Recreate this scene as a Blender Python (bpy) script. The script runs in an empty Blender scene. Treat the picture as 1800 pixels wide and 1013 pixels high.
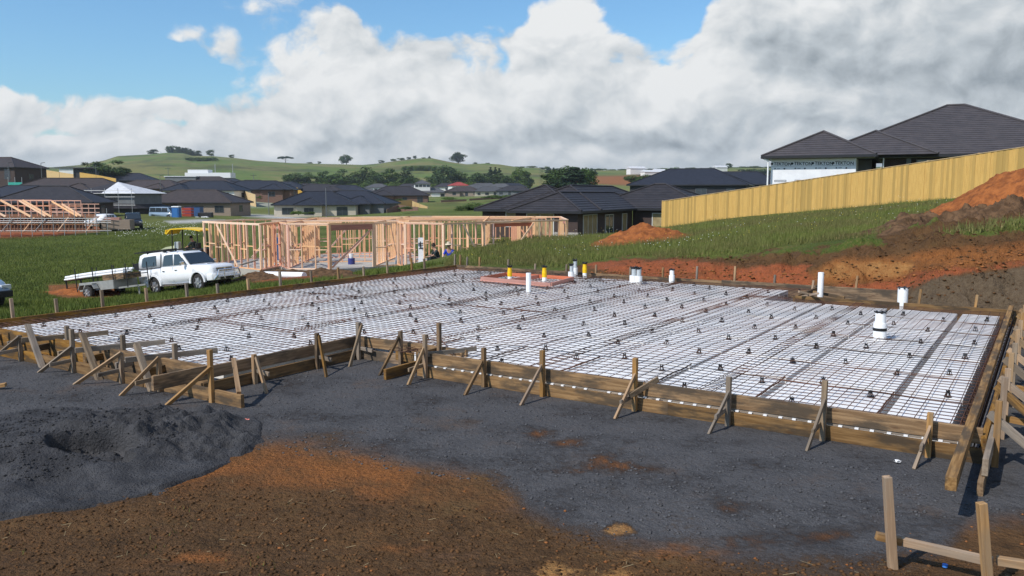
import bpy, bmesh, math, random
import numpy as np
from mathutils import Vector, Matrix
random.seed(7)
SC = bpy.context.scene
# ---------------------------------------------------------------- camera
FPX, CX, CY, EYE = 1445.0, 900.0, 506.5, 2.41
PITCH = math.atan((CY - 340) / FPX)
cam = bpy.data.cameras.new('camera'); cam.lens = 36 * FPX / 1800; cam.sensor_width = 36
cam.clip_start = 0.05; cam.clip_end = 20000
co = bpy.data.objects.new('camera', cam); SC.collection.objects.link(co)
co.location = (0, 0, EYE); co.rotation_euler = (math.pi / 2 - PITCH, 0, 0)
SC.camera = co
# ---------------------------------------------------------------- light
SUNDIR = Vector((-.78, -.62, 1.02)).normalized()
sun = bpy.data.lights.new('sun', 'SUN'); sun.energy = 4.5; sun.angle = math.radians(.5); sun.color = (1, .94, .86)
so = bpy.data.objects.new('sun', sun); SC.collection.objects.link(so)
so.rotation_euler = SUNDIR.to_track_quat('Z', 'Y').to_euler()
SC.view_settings.view_transform = 'Standard'; SC.view_settings.look = 'None'
SC.view_settings.exposure = 0.0; SC.view_settings.gamma = 1
SC.cycles.max_bounces = 6; SC.cycles.volume_bounces = 0

def pdir(u, v):
    "direction of a photo pixel"
    x = (u - CX) / FPX; y = -(v - CY) / FPX
    return Vector((x, math.cos(PITCH) + y * math.sin(PITCH), -math.sin(PITCH) + y * math.cos(PITCH)))
# ---------------------------------------------------------------- world: sky and cloud
world = bpy.data.worlds.new('World'); SC.world = world; world.use_nodes = True
nt = world.node_tree; nt.nodes.clear()
class NT:
    def __init__(s, t): s.t = t
    def n(s, ty, **k):
        x = s.t.nodes.new(ty)
        for a, b in k.items(): setattr(x, a, b)
        return x
    def put(s, inp, v):
        if isinstance(v, bpy.types.NodeSocket): s.t.links.new(v, inp)
        elif v is not None: inp.default_value = v
    def m(s, op, a, b=None, c=None, clamp=False):
        x = s.n('ShaderNodeMath', operation=op); x.use_clamp = clamp
        s.put(x.inputs[0], a); s.put(x.inputs[1], b); s.put(x.inputs[2], c)
        return x.outputs[0]
    def comb(s, a, b, c):
        x = s.n('ShaderNodeCombineXYZ'); s.put(x.inputs[0], a); s.put(x.inputs[1], b); s.put(x.inputs[2], c); return x.outputs[0]
    def noise(s, vec, scale, det=6, rough=.5, lac=2.0, dist=0.0):
        x = s.n('ShaderNodeTexNoise'); s.put(x.inputs['Vector'], vec); x.inputs['Scale'].default_value = scale
        x.inputs['Detail'].default_value = det; x.inputs['Roughness'].default_value = rough
        x.inputs['Lacunarity'].default_value = lac; x.inputs['Distortion'].default_value = dist
        return x.outputs['Fac']
    def ss(s, v, a, b, lo=0.0, hi=1.0):
        x = s.n('ShaderNodeMapRange', interpolation_type='SMOOTHSTEP'); s.put(x.inputs[0], v)
        s.put(x.inputs[1], a); s.put(x.inputs[2], b); s.put(x.inputs[3], lo); s.put(x.inputs[4], hi); return x.outputs[0]
    def mix(s, f, a, b, mode='MIX'):
        x = s.n('ShaderNodeMix', data_type='RGBA', blend_type=mode); s.put(x.inputs[0], f)
        s.put(x.inputs[6], a if isinstance(a, bpy.types.NodeSocket) else (*a, 1) if len(a) == 3 else a)
        s.put(x.inputs[7], b if isinstance(b, bpy.types.NodeSocket) else (*b, 1) if len(b) == 3 else b)
        return x.outputs[2]
    def vm(s, op, a, b):
        x = s.n('ShaderNodeVectorMath', operation=op); s.put(x.inputs[0], a); s.put(x.inputs[1], b); return x.outputs[0]
    def vs(s, a, k):
        x = s.n('ShaderNodeVectorMath', operation='SCALE'); s.put(x.inputs[0], a); s.put(x.inputs[3], k); return x.outputs[0]
w = NT(nt)
tc = w.n('ShaderNodeTexCoord'); sp = w.n('ShaderNodeSeparateXYZ'); nt.links.new(tc.outputs['Generated'], sp.inputs[0])
AZ = w.m('ARCTAN2', sp.outputs[0], sp.outputs[1]); EL = w.m('ARCSINE', sp.outputs[2])
def azel(u, v):
    d = pdir(u, v).normalized(); return math.atan2(d.x, d.y), math.asin(d.z)
P0 = w.comb(AZ, w.m('MULTIPLY', EL, 1.35), 0.0)
warp = w.n('ShaderNodeTexNoise'); nt.links.new(P0, warp.inputs['Vector']); warp.inputs['Scale'].default_value = 5; warp.inputs['Detail'].default_value = 4
wv = w.vs(w.vm('SUBTRACT', warp.outputs['Color'], (.5, .5, .5)), .10)
P1 = w.vm('ADD', P0, wv)
def blobsum(L, acc):
    for (u, v, ru, rv, amp) in L:
        a, e = azel(u, v)
        da = w.m('MULTIPLY', w.m('SUBTRACT', WA, a), FPX / ru); de = w.m('MULTIPLY', w.m('SUBTRACT', WE, e), FPX / rv)
        r2 = w.m('ADD', w.m('MULTIPLY', da, da), w.m('MULTIPLY', de, de))
        g = w.m('EXPONENT', w.m('MULTIPLY', r2, -1.0))
        acc = w.m('MULTIPLY_ADD', g, amp, acc)
    return acc
sw = w.n('ShaderNodeSeparateXYZ'); nt.links.new(w.vs(w.vm('SUBTRACT', warp.outputs['Color'], (.5, .5, .5)), .14), sw.inputs[0])
WA = w.m('ADD', AZ, sw.outputs[0]); WE = w.m('ADD', EL, sw.outputs[1])
def field(vec):
    vo = w.n('ShaderNodeTexVoronoi', feature='F1'); w.put(vo.inputs['Vector'], vec); vo.inputs['Scale'].default_value = 9; vo.inputs['Detail'].default_value = 2; vo.inputs['Roughness'].default_value = .55; vo.inputs['Lacunarity'].default_value = 2.2
    pf = w.m('MULTIPLY_ADD', vo.outputs['Distance'], -.62, .74)
    return w.m('ADD', w.m('MULTIPLY', w.noise(vec, 6.5, 11, .63), .68), w.m('MULTIPLY', pf, .42))
N1 = field(P1)
N2 = field(w.vm('ADD', P1, (-.009, .017, 0)))
base = w.m('MULTIPLY_ADD', EL, -0.55, .66)
base = w.m('MULTIPLY_ADD', AZ, .16, base)
base = w.m('ADD', base, w.ss(EL, .085, .165, .36, 0.0))
cov = blobsum([(60, 50, 330, 85, -.42), (270, 110, 200, 40, -.26), (380, 160, 150, 26, -.22), (670, 10, 90, 40, -.25), (1140, 20, 75, 60, -.55),
               (870, 5, 130, 45, -.45), (490, 30, 90, 60, .24), (380, 90, 90, 28, .34), (260, 60, 70, 16, .24), (650, 135, 170, 50, .22), (1000, 40, 70, 80, .40), (690, 120, 150, 60, .2),
               (330, 225, 60, 16, -.30), (90, 205, 90, 12, -.22), (200, 265, 500, 40, .25), (1500, 100, 450, 160, .4), (620, 60, 90, 40, .12)], base)
dens = w.m('ADD', w.m('MULTIPLY', w.m('SUBTRACT', N1, .5), 1.5), cov)
mask = w.ss(dens, .42, .57)
shade = w.m('MULTIPLY_ADD', w.m('SUBTRACT', N1, N2), 2.5, .77)
big = w.noise(P1, 2.6, 3, .5)
shade = w.m('MULTIPLY_ADD', w.m('SUBTRACT', big, .5), .55, shade)
shade = blobsum([(1650, 110, 330, 75, -.38), (1500, 215, 250, 35, -.16), (1050, 235, 330, 22, -.16), (1000, 35, 75, 55, .42), (1185, 140, 55, 50, .42), (1275, 150, 50, 45, .36),
                 (1390, 180, 110, 36, .25), (790, 180, 60, 40, .3), (580, 130, 100, 34, .22), (1730, 185, 120, 34, .3), (140, 215, 140, 34, .12), (940, 160, 110, 50, .2), (700, 215, 220, 30, -.12), (60, 240, 260, 20, -.14)], shade)
thick = w.ss(dens, .55, 1.1)
shade = w.m('MULTIPLY_ADD', thick, -.10, shade)
ramp = w.n('ShaderNodeValToRGB'); nt.links.new(shade, ramp.inputs[0])
cr = ramp.color_ramp; cr.elements[0].position = .1; cr.elements[0].color = (.31, .355, .395, 1); cr.elements[1].position = 1.0; cr.elements[1].color = (.86, .875, .88, 1)
e = cr.elements.new(.5); e.color = (.54, .59, .63, 1); e = cr.elements.new(.75); e.color = (.72, .75, .77, 1)
CLD = 11.0
sky = w.n('ShaderNodeTexSky', sky_type='NISHITA'); sky.sun_disc = False
sky.sun_elevation = math.asin(SUNDIR.z); sky.sun_rotation = math.atan2(SUNDIR.x, SUNDIR.y); sky.altitude = 50; sky.air_density = 1.2; sky.dust_density = .6; sky.ozone_density = 2.0
ccol = w.vs(ramp.outputs[0], CLD)
# near the horizon the cloud deck dissolves into pale air
hz = w.ss(EL, -.05, .035)
ccol = w.mix(hz, (.50 * CLD, .57 * CLD, .62 * CLD), ccol)
ccol = w.mix(w.ss(EL, .0, .05), (.50 * CLD, .57 * CLD, .62 * CLD), ccol)
skc = w.vm('MULTIPLY', sky.outputs[0], (.95, 1.36, 1.68))
allc = w.mix(mask, skc, ccol)
lpx = w.ss(EL, -.02, .0)
allc = w.mix(lpx, (.25 * CLD, .25 * CLD, .25 * CLD), allc)
bg = w.n('ShaderNodeBackground'); bg.inputs[1].default_value = .09; nt.links.new(allc, bg.inputs[0])
wo = w.n('ShaderNodeOutputWorld'); nt.links.new(bg.outputs[0], wo.inputs[0])

# ---------------------------------------------------------------- helpers
WM = {}
def link(o, parent=None, M=None):
    SC.collection.objects.link(o)
    M = M if M is not None else (WM[parent] if parent is not None else Matrix.Identity(4))
    WM[o] = M
    if parent is not None:
        o.parent = parent; o.matrix_basis = WM[parent].inverted() @ M
    else: o.matrix_basis = M
    return o
def TR(x, y, z, rz=0): return Matrix.Translation((x, y, z)) @ Matrix.Rotation(rz, 4, 'Z')
def tag(o, label, cat, group=None, kind=None):
    if label: o['label'] = label
    if cat: o['category'] = cat
    if group: o['group'] = group
    if kind: o['kind'] = kind
    return o
def thing(name, label, cat, M, group=None):
    o = bpy.data.objects.new(name, None); o.empty_display_size = .2
    link(o, None, M); return tag(o, label, cat, group)
class MB:
    def __init__(s): s.v = []; s.f = []; s.mi = []; s.sm = []
    def add(s, vs, fs, mi=0, sm=False):
        b = len(s.v); s.v += [tuple(x) for x in vs]
        for f in fs: s.f.append(tuple(b + i for i in f)); s.mi.append(mi); s.sm.append(sm)
        return s
    def box(s, c, d, M=None, mi=0):
        x, y, z = d[0] / 2, d[1] / 2, d[2] / 2; c = Vector(c)
        vs = [Vector((a * x, b * y, e * z)) for a in (-1, 1) for b in (-1, 1) for e in (-1, 1)]
        if M is not None: vs = [M @ q for q in vs]
        vs = [q + c for q in vs]
        return s.add(vs, [(0, 1, 3, 2), (4, 6, 7, 5), (0, 4, 5, 1), (2, 3, 7, 6), (0, 2, 6, 4), (1, 5, 7, 3)], mi)
    def bar(s, p0, p1, wd, h, mi=0, up=(0, 0, 1)):
        p0 = Vector(p0); p1 = Vector(p1); x = (p1 - p0); L = x.length; x.normalize(); up = Vector(up)
        if abs(x.dot(up)) > .98: up = Vector((0, 1, 0)) if abs(x.y) < .9 else Vector((1, 0, 0))
        y = up.cross(x).normalized(); z = x.cross(y)
        M = Matrix((x, y, z)).transposed()
        return s.box((p0 + p1) / 2, (L, wd, h), M, mi)
    def tube(s, p0, p1, r, n=6, r2=None, mi=0, cap=True, sm=True):
        p0 = Vector(p0); p1 = Vector(p1); x = (p1 - p0).normalized(); r2 = r if r2 is None else r2
        up = Vector((0, 0, 1)) if abs(x.z) < .9 else Vector((0, 1, 0))
        a = x.cross(up).normalized(); b = x.cross(a)
        vs = [p0 + (a * math.cos(t) + b * math.sin(t)) * r for t in [2 * math.pi * i / n for i in range(n)]] + \
             [p1 + (a * math.cos(t) + b * math.sin(t)) * r2 for t in [2 * math.pi * i / n for i in range(n)]]
        s.add(vs, [(i, (i + 1) % n, n + (i + 1) % n, n + i) for i in range(n)], mi, sm)
        if cap: s.add(vs[:n], [tuple(range(n))[::-1]], mi); s.add(vs[n:], [tuple(range(n))], mi)
        return s
    def prism(s, poly, y0, y1, mi=0):
        "poly in x,z extruded along y"
        n = len(poly); vs = [(a, y0, b) for a, b in poly] + [(a, y1, b) for a, b in poly]
        return s.add(vs, [(i, (i + 1) % n, n + (i + 1) % n, n + i) for i in range(n)] + [tuple(range(n))[::-1], tuple(range(n, 2 * n))], mi)
    def mesh(s, name, mats):
        me = bpy.data.meshes.new(name); me.from_pydata(s.v, [], s.f)
        for m in (mats if isinstance(mats, (list, tuple)) else [mats]): me.materials.append(m)
        me.polygons.foreach_set('material_index', s.mi); me.polygons.foreach_set('use_smooth', s.sm)
        me.update(); return me
    def build(s, name, mats, parent=None, M=None, bevel=0, fixn=True):
        me = s.mesh(name, mats)
        if fixn or bevel:
            bm = bmesh.new(); bm.from_mesh(me)
            bmesh.ops.recalc_face_normals(bm, faces=bm.faces)
            if bevel:
                bmesh.ops.bevel(bm, geom=[e for e in bm.edges if len(e.link_faces) == 2 and e.calc_face_angle(0) > .5], offset=bevel, segments=2, affect='EDGES', profile=.6)
            bm.to_mesh(me); bm.free()
        return link(bpy.data.objects.new(name, me), parent, M)
def kids(o): return [c for c in o.children]
def dup(o, M, label=None, group=None, parent=None):
    c = o.copy(); SC.collection.objects.link(c)
    if parent is None:
        c.matrix_basis = M; WM[c] = M
    else: c.parent = parent; WM[c] = WM[parent] @ c.matrix_basis
    if label: c['label'] = label
    if group: c['group'] = group
    for k in kids(o): dup(k, None, parent=c)
    return c
def xf(p0, p1, up=(0, 0, 1)):
    p0 = Vector(p0); p1 = Vector(p1); x = (p1 - p0).normalized(); up = Vector(up)
    if abs(x.dot(up)) > .97: up = Vector((.548, .836, 0))
    y = up.cross(x).normalized(); z = x.cross(y)
    M = Matrix((x, y, z)).transposed().to_4x4(); M.translation = (p0 + p1) / 2
    return M
def timber(name, p0, p1, wd, h, mat, parent=None, up=(0, 0, 1), bev=.003):
    "a length of sawn wood: local x along the grain, wd across (y), h up (z)"
    L = (Vector(p1) - Vector(p0)).length
    m = MB(); n = max(1, int(L / .6)); rr = random.Random(int(L * 977 + wd * 7919))
    # slightly uneven edges
    vs = []; fs = []
    for i in range(n + 1):
        x = -L / 2 + L * i / n; j = .0025
        for a, b in ((-1, -1), (1, -1), (1, 1), (-1, 1)):
            vs.append((x, a * wd / 2 + rr.uniform(-j, j), b * h / 2 + rr.uniform(-j, j)))
    for i in range(n):
        for k in range(4): fs.append((i * 4 + k, i * 4 + (k + 1) % 4, i * 4 + 4 + (k + 1) % 4, i * 4 + 4 + k))
    fs += [(0, 3, 2, 1), (n * 4, n * 4 + 1, n * 4 + 2, n * 4 + 3)]
    m.add(vs, fs)
    return m.build(name, mat, parent, xf(p0, p1, up), bevel=bev)

# ---------------------------------------------------------------- materials
def mat(name, col, col2=None, scale=4, rough=.7, bump=0, bscale=30, metal=0, coord='Object', rand=0, spec=.3, stretch=None, det=5, thr=(.35, .65), coat=0):
    m = bpy.data.materials.new(name); m.use_nodes = True; t = NT(m.node_tree); t.t.nodes.clear()
    out = t.n('ShaderNodeOutputMaterial'); b = t.n('ShaderNodeBsdfPrincipled'); t.t.links.new(b.outputs[0], out.inputs[0])
    b.inputs['Roughness'].default_value = rough; b.inputs['Metallic'].default_value = metal
    b.inputs['Specular IOR Level'].default_value = spec; b.inputs['Coat Weight'].default_value = coat
    c = t.n('ShaderNodeTexCoord'); v = c.outputs[coord]
    if stretch: v = t.vm('MULTIPLY', v, stretch)
    cc = None
    if col2 is not None:
        nz = t.noise(v, scale, det, .6)
        cc = t.mix(t.ss(nz, thr[0], thr[1]), col, col2)
    if rand:
        oi = t.n('ShaderNodeObjectInfo'); hsv = t.n('ShaderNodeHueSaturation')
        if cc is None: hsv.inputs['Color'].default_value = (*col, 1)
        else: t.t.links.new(cc, hsv.inputs['Color'])
        t.put(hsv.inputs['Value'], t.m('MULTIPLY_ADD', oi.outputs['Random'], 2 * rand, 1 - rand))
        r2 = t.m('FRACT', t.m('MULTIPLY', oi.outputs['Random'], 17.31))
        t.put(hsv.inputs['Saturation'], t.m('MULTIPLY_ADD', r2, rand, 1 - rand * .5))
        cc = hsv.outputs[0]
    if cc is None: b.inputs['Base Color'].default_value = (*col, 1)
    else: t.t.links.new(cc, b.inputs['Base Color'])
    if bump:
        bp = t.n('ShaderNodeBump'); bp.inputs['Strength'].default_value = 1; bp.inputs['Distance'].default_value = bump
        t.t.links.new(t.noise(v, bscale, 4, .6), bp.inputs['Height']); t.t.links.new(bp.outputs[0], b.inputs['Normal'])
    m['bsdf'] = b.name
    return m
def wood(name, c1, c2, c3, rand=.25, stain=.5, rough=.85):
    m = bpy.data.materials.new(name); m.use_nodes = True; t = NT(m.node_tree); t.t.nodes.clear()
    out = t.n('ShaderNodeOutputMaterial'); b = t.n('ShaderNodeBsdfPrincipled'); t.t.links.new(b.outputs[0], out.inputs[0])
    b.inputs['Roughness'].default_value = rough; b.inputs['Specular IOR Level'].default_value = .2
    c = t.n('ShaderNodeTexCoord'); oi = t.n('ShaderNodeObjectInfo')
    off = t.comb(t.m('MULTIPLY', oi.outputs['Random'], 37), t.m('MULTIPLY', oi.outputs['Random'], 11), t.m('MULTIPLY', oi.outputs['Random'], 23))
    v = t.vm('ADD', c.outputs['Object'], off)
    g = t.noise(t.vm('MULTIPLY', v, (1.2, 26, 26)), 1.6, 6, .62, dist=.3)
    s = t.noise(t.vm('MULTIPLY', v, (1.4, 5, 5)), 1.5, 5, .6)
    cc = t.mix(t.ss(g, .38, .62), c1, c2)
    cc = t.mix(t.m('MULTIPLY', t.ss(s, .42, .62), stain), cc, c3)
    vo = t.n('ShaderNodeTexVoronoi'); t.put(vo.inputs['Vector'], t.vm('MULTIPLY', v, (2.2, 9, 9))); vo.inputs['Scale'].default_value = 1
    kn = t.ss(vo.outputs['Distance'], .05, .16, 1.0, 0.0)
    cc = t.mix(t.m('MULTIPLY', kn, .75), cc, (c1[0] * .35, c1[1] * .28, c1[2] * .25))
    hsv = t.n('ShaderNodeHueSaturation'); t.t.links.new(cc, hsv.inputs['Color'])
    t.put(hsv.inputs['Value'], t.m('MULTIPLY_ADD', oi.outputs['Random'], 2 * rand, 1 - rand))
    t.put(hsv.inputs['Saturation'], t.m('MULTIPLY_ADD', t.m('FRACT', t.m('MULTIPLY', oi.outputs['Random'], 17.31)), .5, .7))
    t.t.links.new(hsv.outputs[0], b.inputs['Base Color'])
    bp = t.n('ShaderNodeBump'); bp.inputs['Strength'].default_value = .6; bp.inputs['Distance'].default_value = .004
    t.t.links.new(g, bp.inputs['Height']); t.t.links.new(bp.outputs[0], b.inputs['Normal'])
    return m
M = {}
M['board'] = wood('formwork_timber', (.28, .165, .068), (.165, .09, .034), (.065, .048, .032), .22, .9)
M['peg'] = wood('peg_timber', (.38, .235, .12), (.26, .155, .075), (.22, .175, .125), .22, .6)
M['greywood'] = wood('weathered_timber', (.27, .21, .15), (.20, .15, .105), (.13, .11, .09), .2, .6)
M['redwood'] = wood('pink_treated_timber', (.50, .19, .13), (.42, .15, .10), (.30, .13, .09), .12, .4)
M['pine'] = wood('fresh_framing_pine', (.86, .58, .36), (.78, .49, .30), (.80, .45, .31), .12, .4)
M['pinkpine'] = wood('pink_framing_pine', (.78, .43, .31), (.70, .36, .25), (.76, .46, .32), .12, .4)
M['paling'] = wood('fence_paling_timber', (.58, .37, .115), (.46, .275, .075), (.36, .25, .075), .13, .5)
def eps_material():
    m = bpy.data.materials.new('polystyrene'); m.use_nodes = True; t = NT(m.node_tree); b = t.t.nodes['Principled BSDF']; b.inputs['Roughness'].default_value = .6
    P = t.n('ShaderNodeTexCoord').outputs['Object']; oi = t.n('ShaderNodeObjectInfo'); P = t.vm('ADD', P, oi.outputs['Location'])
    c = t.mix(t.ss(t.noise(P, 1.1, 5, .6), .35, .7), (.80, .795, .785), (.72, .71, .70))
    c = t.mix(t.m('MULTIPLY', t.ss(t.noise(P, .55, 7, .72), .54, .70), .55), c, (.50, .41, .32))
    c = t.mix(t.m('MULTIPLY', t.ss(t.noise(P, 9, 5, .7), .62, .72), .45), c, (.45, .36, .28))
    t.t.links.new(c, b.inputs['Base Color']); return m
M['eps'] = eps_material()
M['rebar'] = mat('rusty_steel_wire', (.040, .024, .017), (.12, .050, .026), .8, .7, rand=.1)
M['blackp'] = mat('black_plastic', (.015, .015, .016), rough=.45)
M['pvc'] = mat('white_pvc', (.82, .83, .84), rough=.35, spec=.5)
M['pvcgrey'] = mat('grey_pvc', (.42, .46, .48), rough=.4)
M['yellow'] = mat('yellow_tape', (.85, .53, .01), (.75, .45, .01), 20, .5)
M['dpc'] = mat('black_polythene_sheet', (.10, .10, .11), (.15, .15, .16), 5, .35, .01, 12)
# ---------------------------------------------------------------- slab frame of reference (s right along the front, t back)
TH = math.radians(33.25)
SR = Vector((math.cos(TH), -math.sin(TH), 0)); SB = Vector((math.sin(TH), math.cos(TH), 0)); SO = Vector((-2.181, 11.960, 0))
def S(s, t, z=0): return SO + SR * s + SB * t + Vector((0, 0, z))
def pz(u, v, z):
    d = pdir(u, v); k = (z - EYE) / d.z; return Vector((0, 0, EYE)) + d * k
def py_(u, v, y):
    d = pdir(u, v); return Vector((0, 0, EYE)) + d * (y / d.y)
# ---------------------------------------------------------------- terrain
CP = [  # photo pixel and distance of a spot of ground
 (-500,640,14),(-500,560,24),(-500,470,50),(-500,400,110),
 (0,562,18),(100,556,20),(200,548,21),(300,531,22),(0,536,27),(160,527,37.5),(60,525,38),(275,518,40),(356,511,38.6),(440,500,37),(450,508,30),(520,484,38),
 (330,490,46),(300,470,52),(100,480,52),(0,480,50),(100,440,70),(0,425,85),(190,415,88),(300,440,66),(560,492,31),(600,497,24),(660,480,30),(700,481,25),(700,478,37),
 (458,486,42.8),(359,475,46.5),(575,486,43),(660,480,45),(780,474,43.6),(997,425,50.5),(600,440,60),(850,430,60),(450,455,58),
 (780,452,33),(830,438,35),(900,426,38),(970,420,41),(1018,421,62),(1160,398,72),(880,418,66),(940,410,52),(1300,385,75),
 (850,458,28),(1000,443,32),(1163,401,56),(1100,415,46),(1260,388,52),(1465,369,47),(1613,355,43.8),(1800,338,40.1),(1926,322,38),
 (1200,430,30),(1400,400,30),(1100,455,25.5),(1200,447,25),(1390,432,23.5),(1560,418,22),(1300,415,30),(1500,395,30),(1650,385,29),(1800,365,28),
 (1100,474,22.6),(1200,468,22.2),(1390,442,21.4),(1560,432,20.3),(1700,420,19.8),(1800,412,19.6),
 (1700,400,23),(1800,393,22),(1600,408,23),
 (1390,490,20.0),(1500,489,18.6),(1560,487,18.3),(1640,482,17.8),(1740,468,17.5),(1800,462,17.3),(1700,505,16.2),(1800,520,15.0),(1900,500,15),(2200,560,12),(2200,480,18),(2200,380,30),
 (1440,339,64),(1640,336,60),(1800,333,60),(1500,345,54),(1700,330,50),
 (340,375,170),(240,385,120),(150,388,118),(550,380,175),(700,372,185),(780,368,160),(500,392,120),(640,395,110),(760,392,115),(60,362,150),(430,350,260),(300,345,220),(210,352,200),
 (550,352,300),(700,350,310),(850,352,250),(950,350,240),(60,316,260),(0,310,260),(150,318,300),(230,330,300),(420,341,360),(600,346,430),(750,346,430),(900,345,430),
 (1200,346,170),(1320,340,180),(1100,340,300),(1300,338,300),(1500,330,260),(600,338,540),(750,338,540),(300,322,480),(900,337,540),(1100,326,520),(1300,323,520),(1500,318,520),(1800,315,520),(100,308,500),(-300,310,400),(0,303,520),(2200,310,400),(-300,330,200),(-300,370,120),
]
TP = np.array([tuple(py_(u, v, y)) for u, v, y in CP])
def _uv(x, y):
    r = np.sqrt(x * x + y * y); return np.arctan2(x, y) * 2.2, np.log(r + 4.0) * 1.6
cu, cv = _uv(TP[:, 0], TP[:, 1])
def _phi(r2): return np.sqrt(r2 + .02)
_A = _phi((cu[:, None] - cu[None]) ** 2 + (cv[:, None] - cv[None]) ** 2)
_n = len(cu); _K = np.zeros((_n + 1, _n + 1)); _K[:_n, :_n] = _A - .02 * np.eye(_n); _K[:_n, _n] = 1; _K[_n, :_n] = 1
# fit the apparent height (z/r) so far values do not swamp near ones
rr_ = np.sqrt(TP[:, 0] ** 2 + TP[:, 1] ** 2)
_W = np.linalg.solve(_K, np.append((TP[:, 2] - EYE) / rr_, 0))
SKY = [(-900,300),(-300,304),(0,306),(100,304),(150,300),(190,292),(215,284),(250,281),(280,278),(300,276),(330,276),(345,280),(380,280),(420,283),(460,287),(520,290),(600,291),(640,292),(670,289),(700,284),(740,280),(762,280),(790,286),(820,291),(850,290),(880,293),(915,299),(960,301),(1050,302),(1200,301),(1300,299),(1500,300),(1800,297),(2400,298),(3200,305)]
def vnoise(x, y, seed=0):
    xi = np.floor(x).astype(np.int64); yi = np.floor(y).astype(np.int64); fx = x - xi; fy = y - yi
    fx = fx * fx * (3 - 2 * fx); fy = fy * fy * (3 - 2 * fy)
    def h(a, b):
        n = (a * 374761393 + b * 668265263 + seed * 974711) & 0xffffffff
        n = ((n ^ (n >> 13)) * 1274126177) & 0xffffffff
        return ((n ^ (n >> 16)) & 0xffff) / 65535.0
    return (h(xi, yi) * (1 - fx) + h(xi + 1, yi) * fx) * (1 - fy) + (h(xi, yi + 1) * (1 - fx) + h(xi + 1, yi + 1) * fx) * fy
def fbm(x, y, o=4, seed=0, g=.5):
    a = 1; s = 0; t = 0
    for i in range(o):
        s = s + a * vnoise(x, y, seed + i); t += a; a *= g; x = x * 2.03 + 11.3; y = y * 2.03 + 5.7
    return s / t - .5
def sst(x, a, b):
    t = np.clip((x - a) / (b - a), 0, 1); return t * t * (3 - 2 * t)
BANK = [(1000,480),(1035,464),(1110,452),(1200,456),(1290,450),(1390,444),(1480,436),(1540,425),(1570,405),(1620,395),(1660,376),(1720,372),(1800,362),(2300,330),(2300,640),(1500,620),(1000,520)]
def toph(x, y, z):
    zc = z - EYE; wv = y * math.cos(PITCH) - zc * math.sin(PITCH); vv = y * math.sin(PITCH) + zc * math.cos(PITCH)
    wv = np.where(wv > .05, wv, .05); return CX + FPX * x / wv, CY - FPX * vv / wv
def polymask(px, pyy, poly, soft=6):
    "signed distance to polygon -> 0..1"
    d2 = np.full(len(px), 1e12); ins = np.zeros(len(px), bool); n = len(poly)
    for i in range(n):
        x0, y0 = poly[i]; x1, y1 = poly[(i + 1) % n]; ex, ey = x1 - x0, y1 - y0
        t = np.clip(((px - x0) * ex + (pyy - y0) * ey) / (ex * ex + ey * ey + 1e-9), 0, 1)
        d2 = np.minimum(d2, (px - x0 - ex * t) ** 2 + (pyy - y0 - ey * t) ** 2)
        c = ((y0 > pyy) != (y1 > pyy)) & (px < (x1 - x0) * (pyy - y0) / (y1 - y0 + 1e-12) + x0)
        ins ^= c
    d = np.sqrt(d2) * np.where(ins, 1, -1)
    return np.clip(d / soft * .5 + .5, 0, 1)
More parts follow.
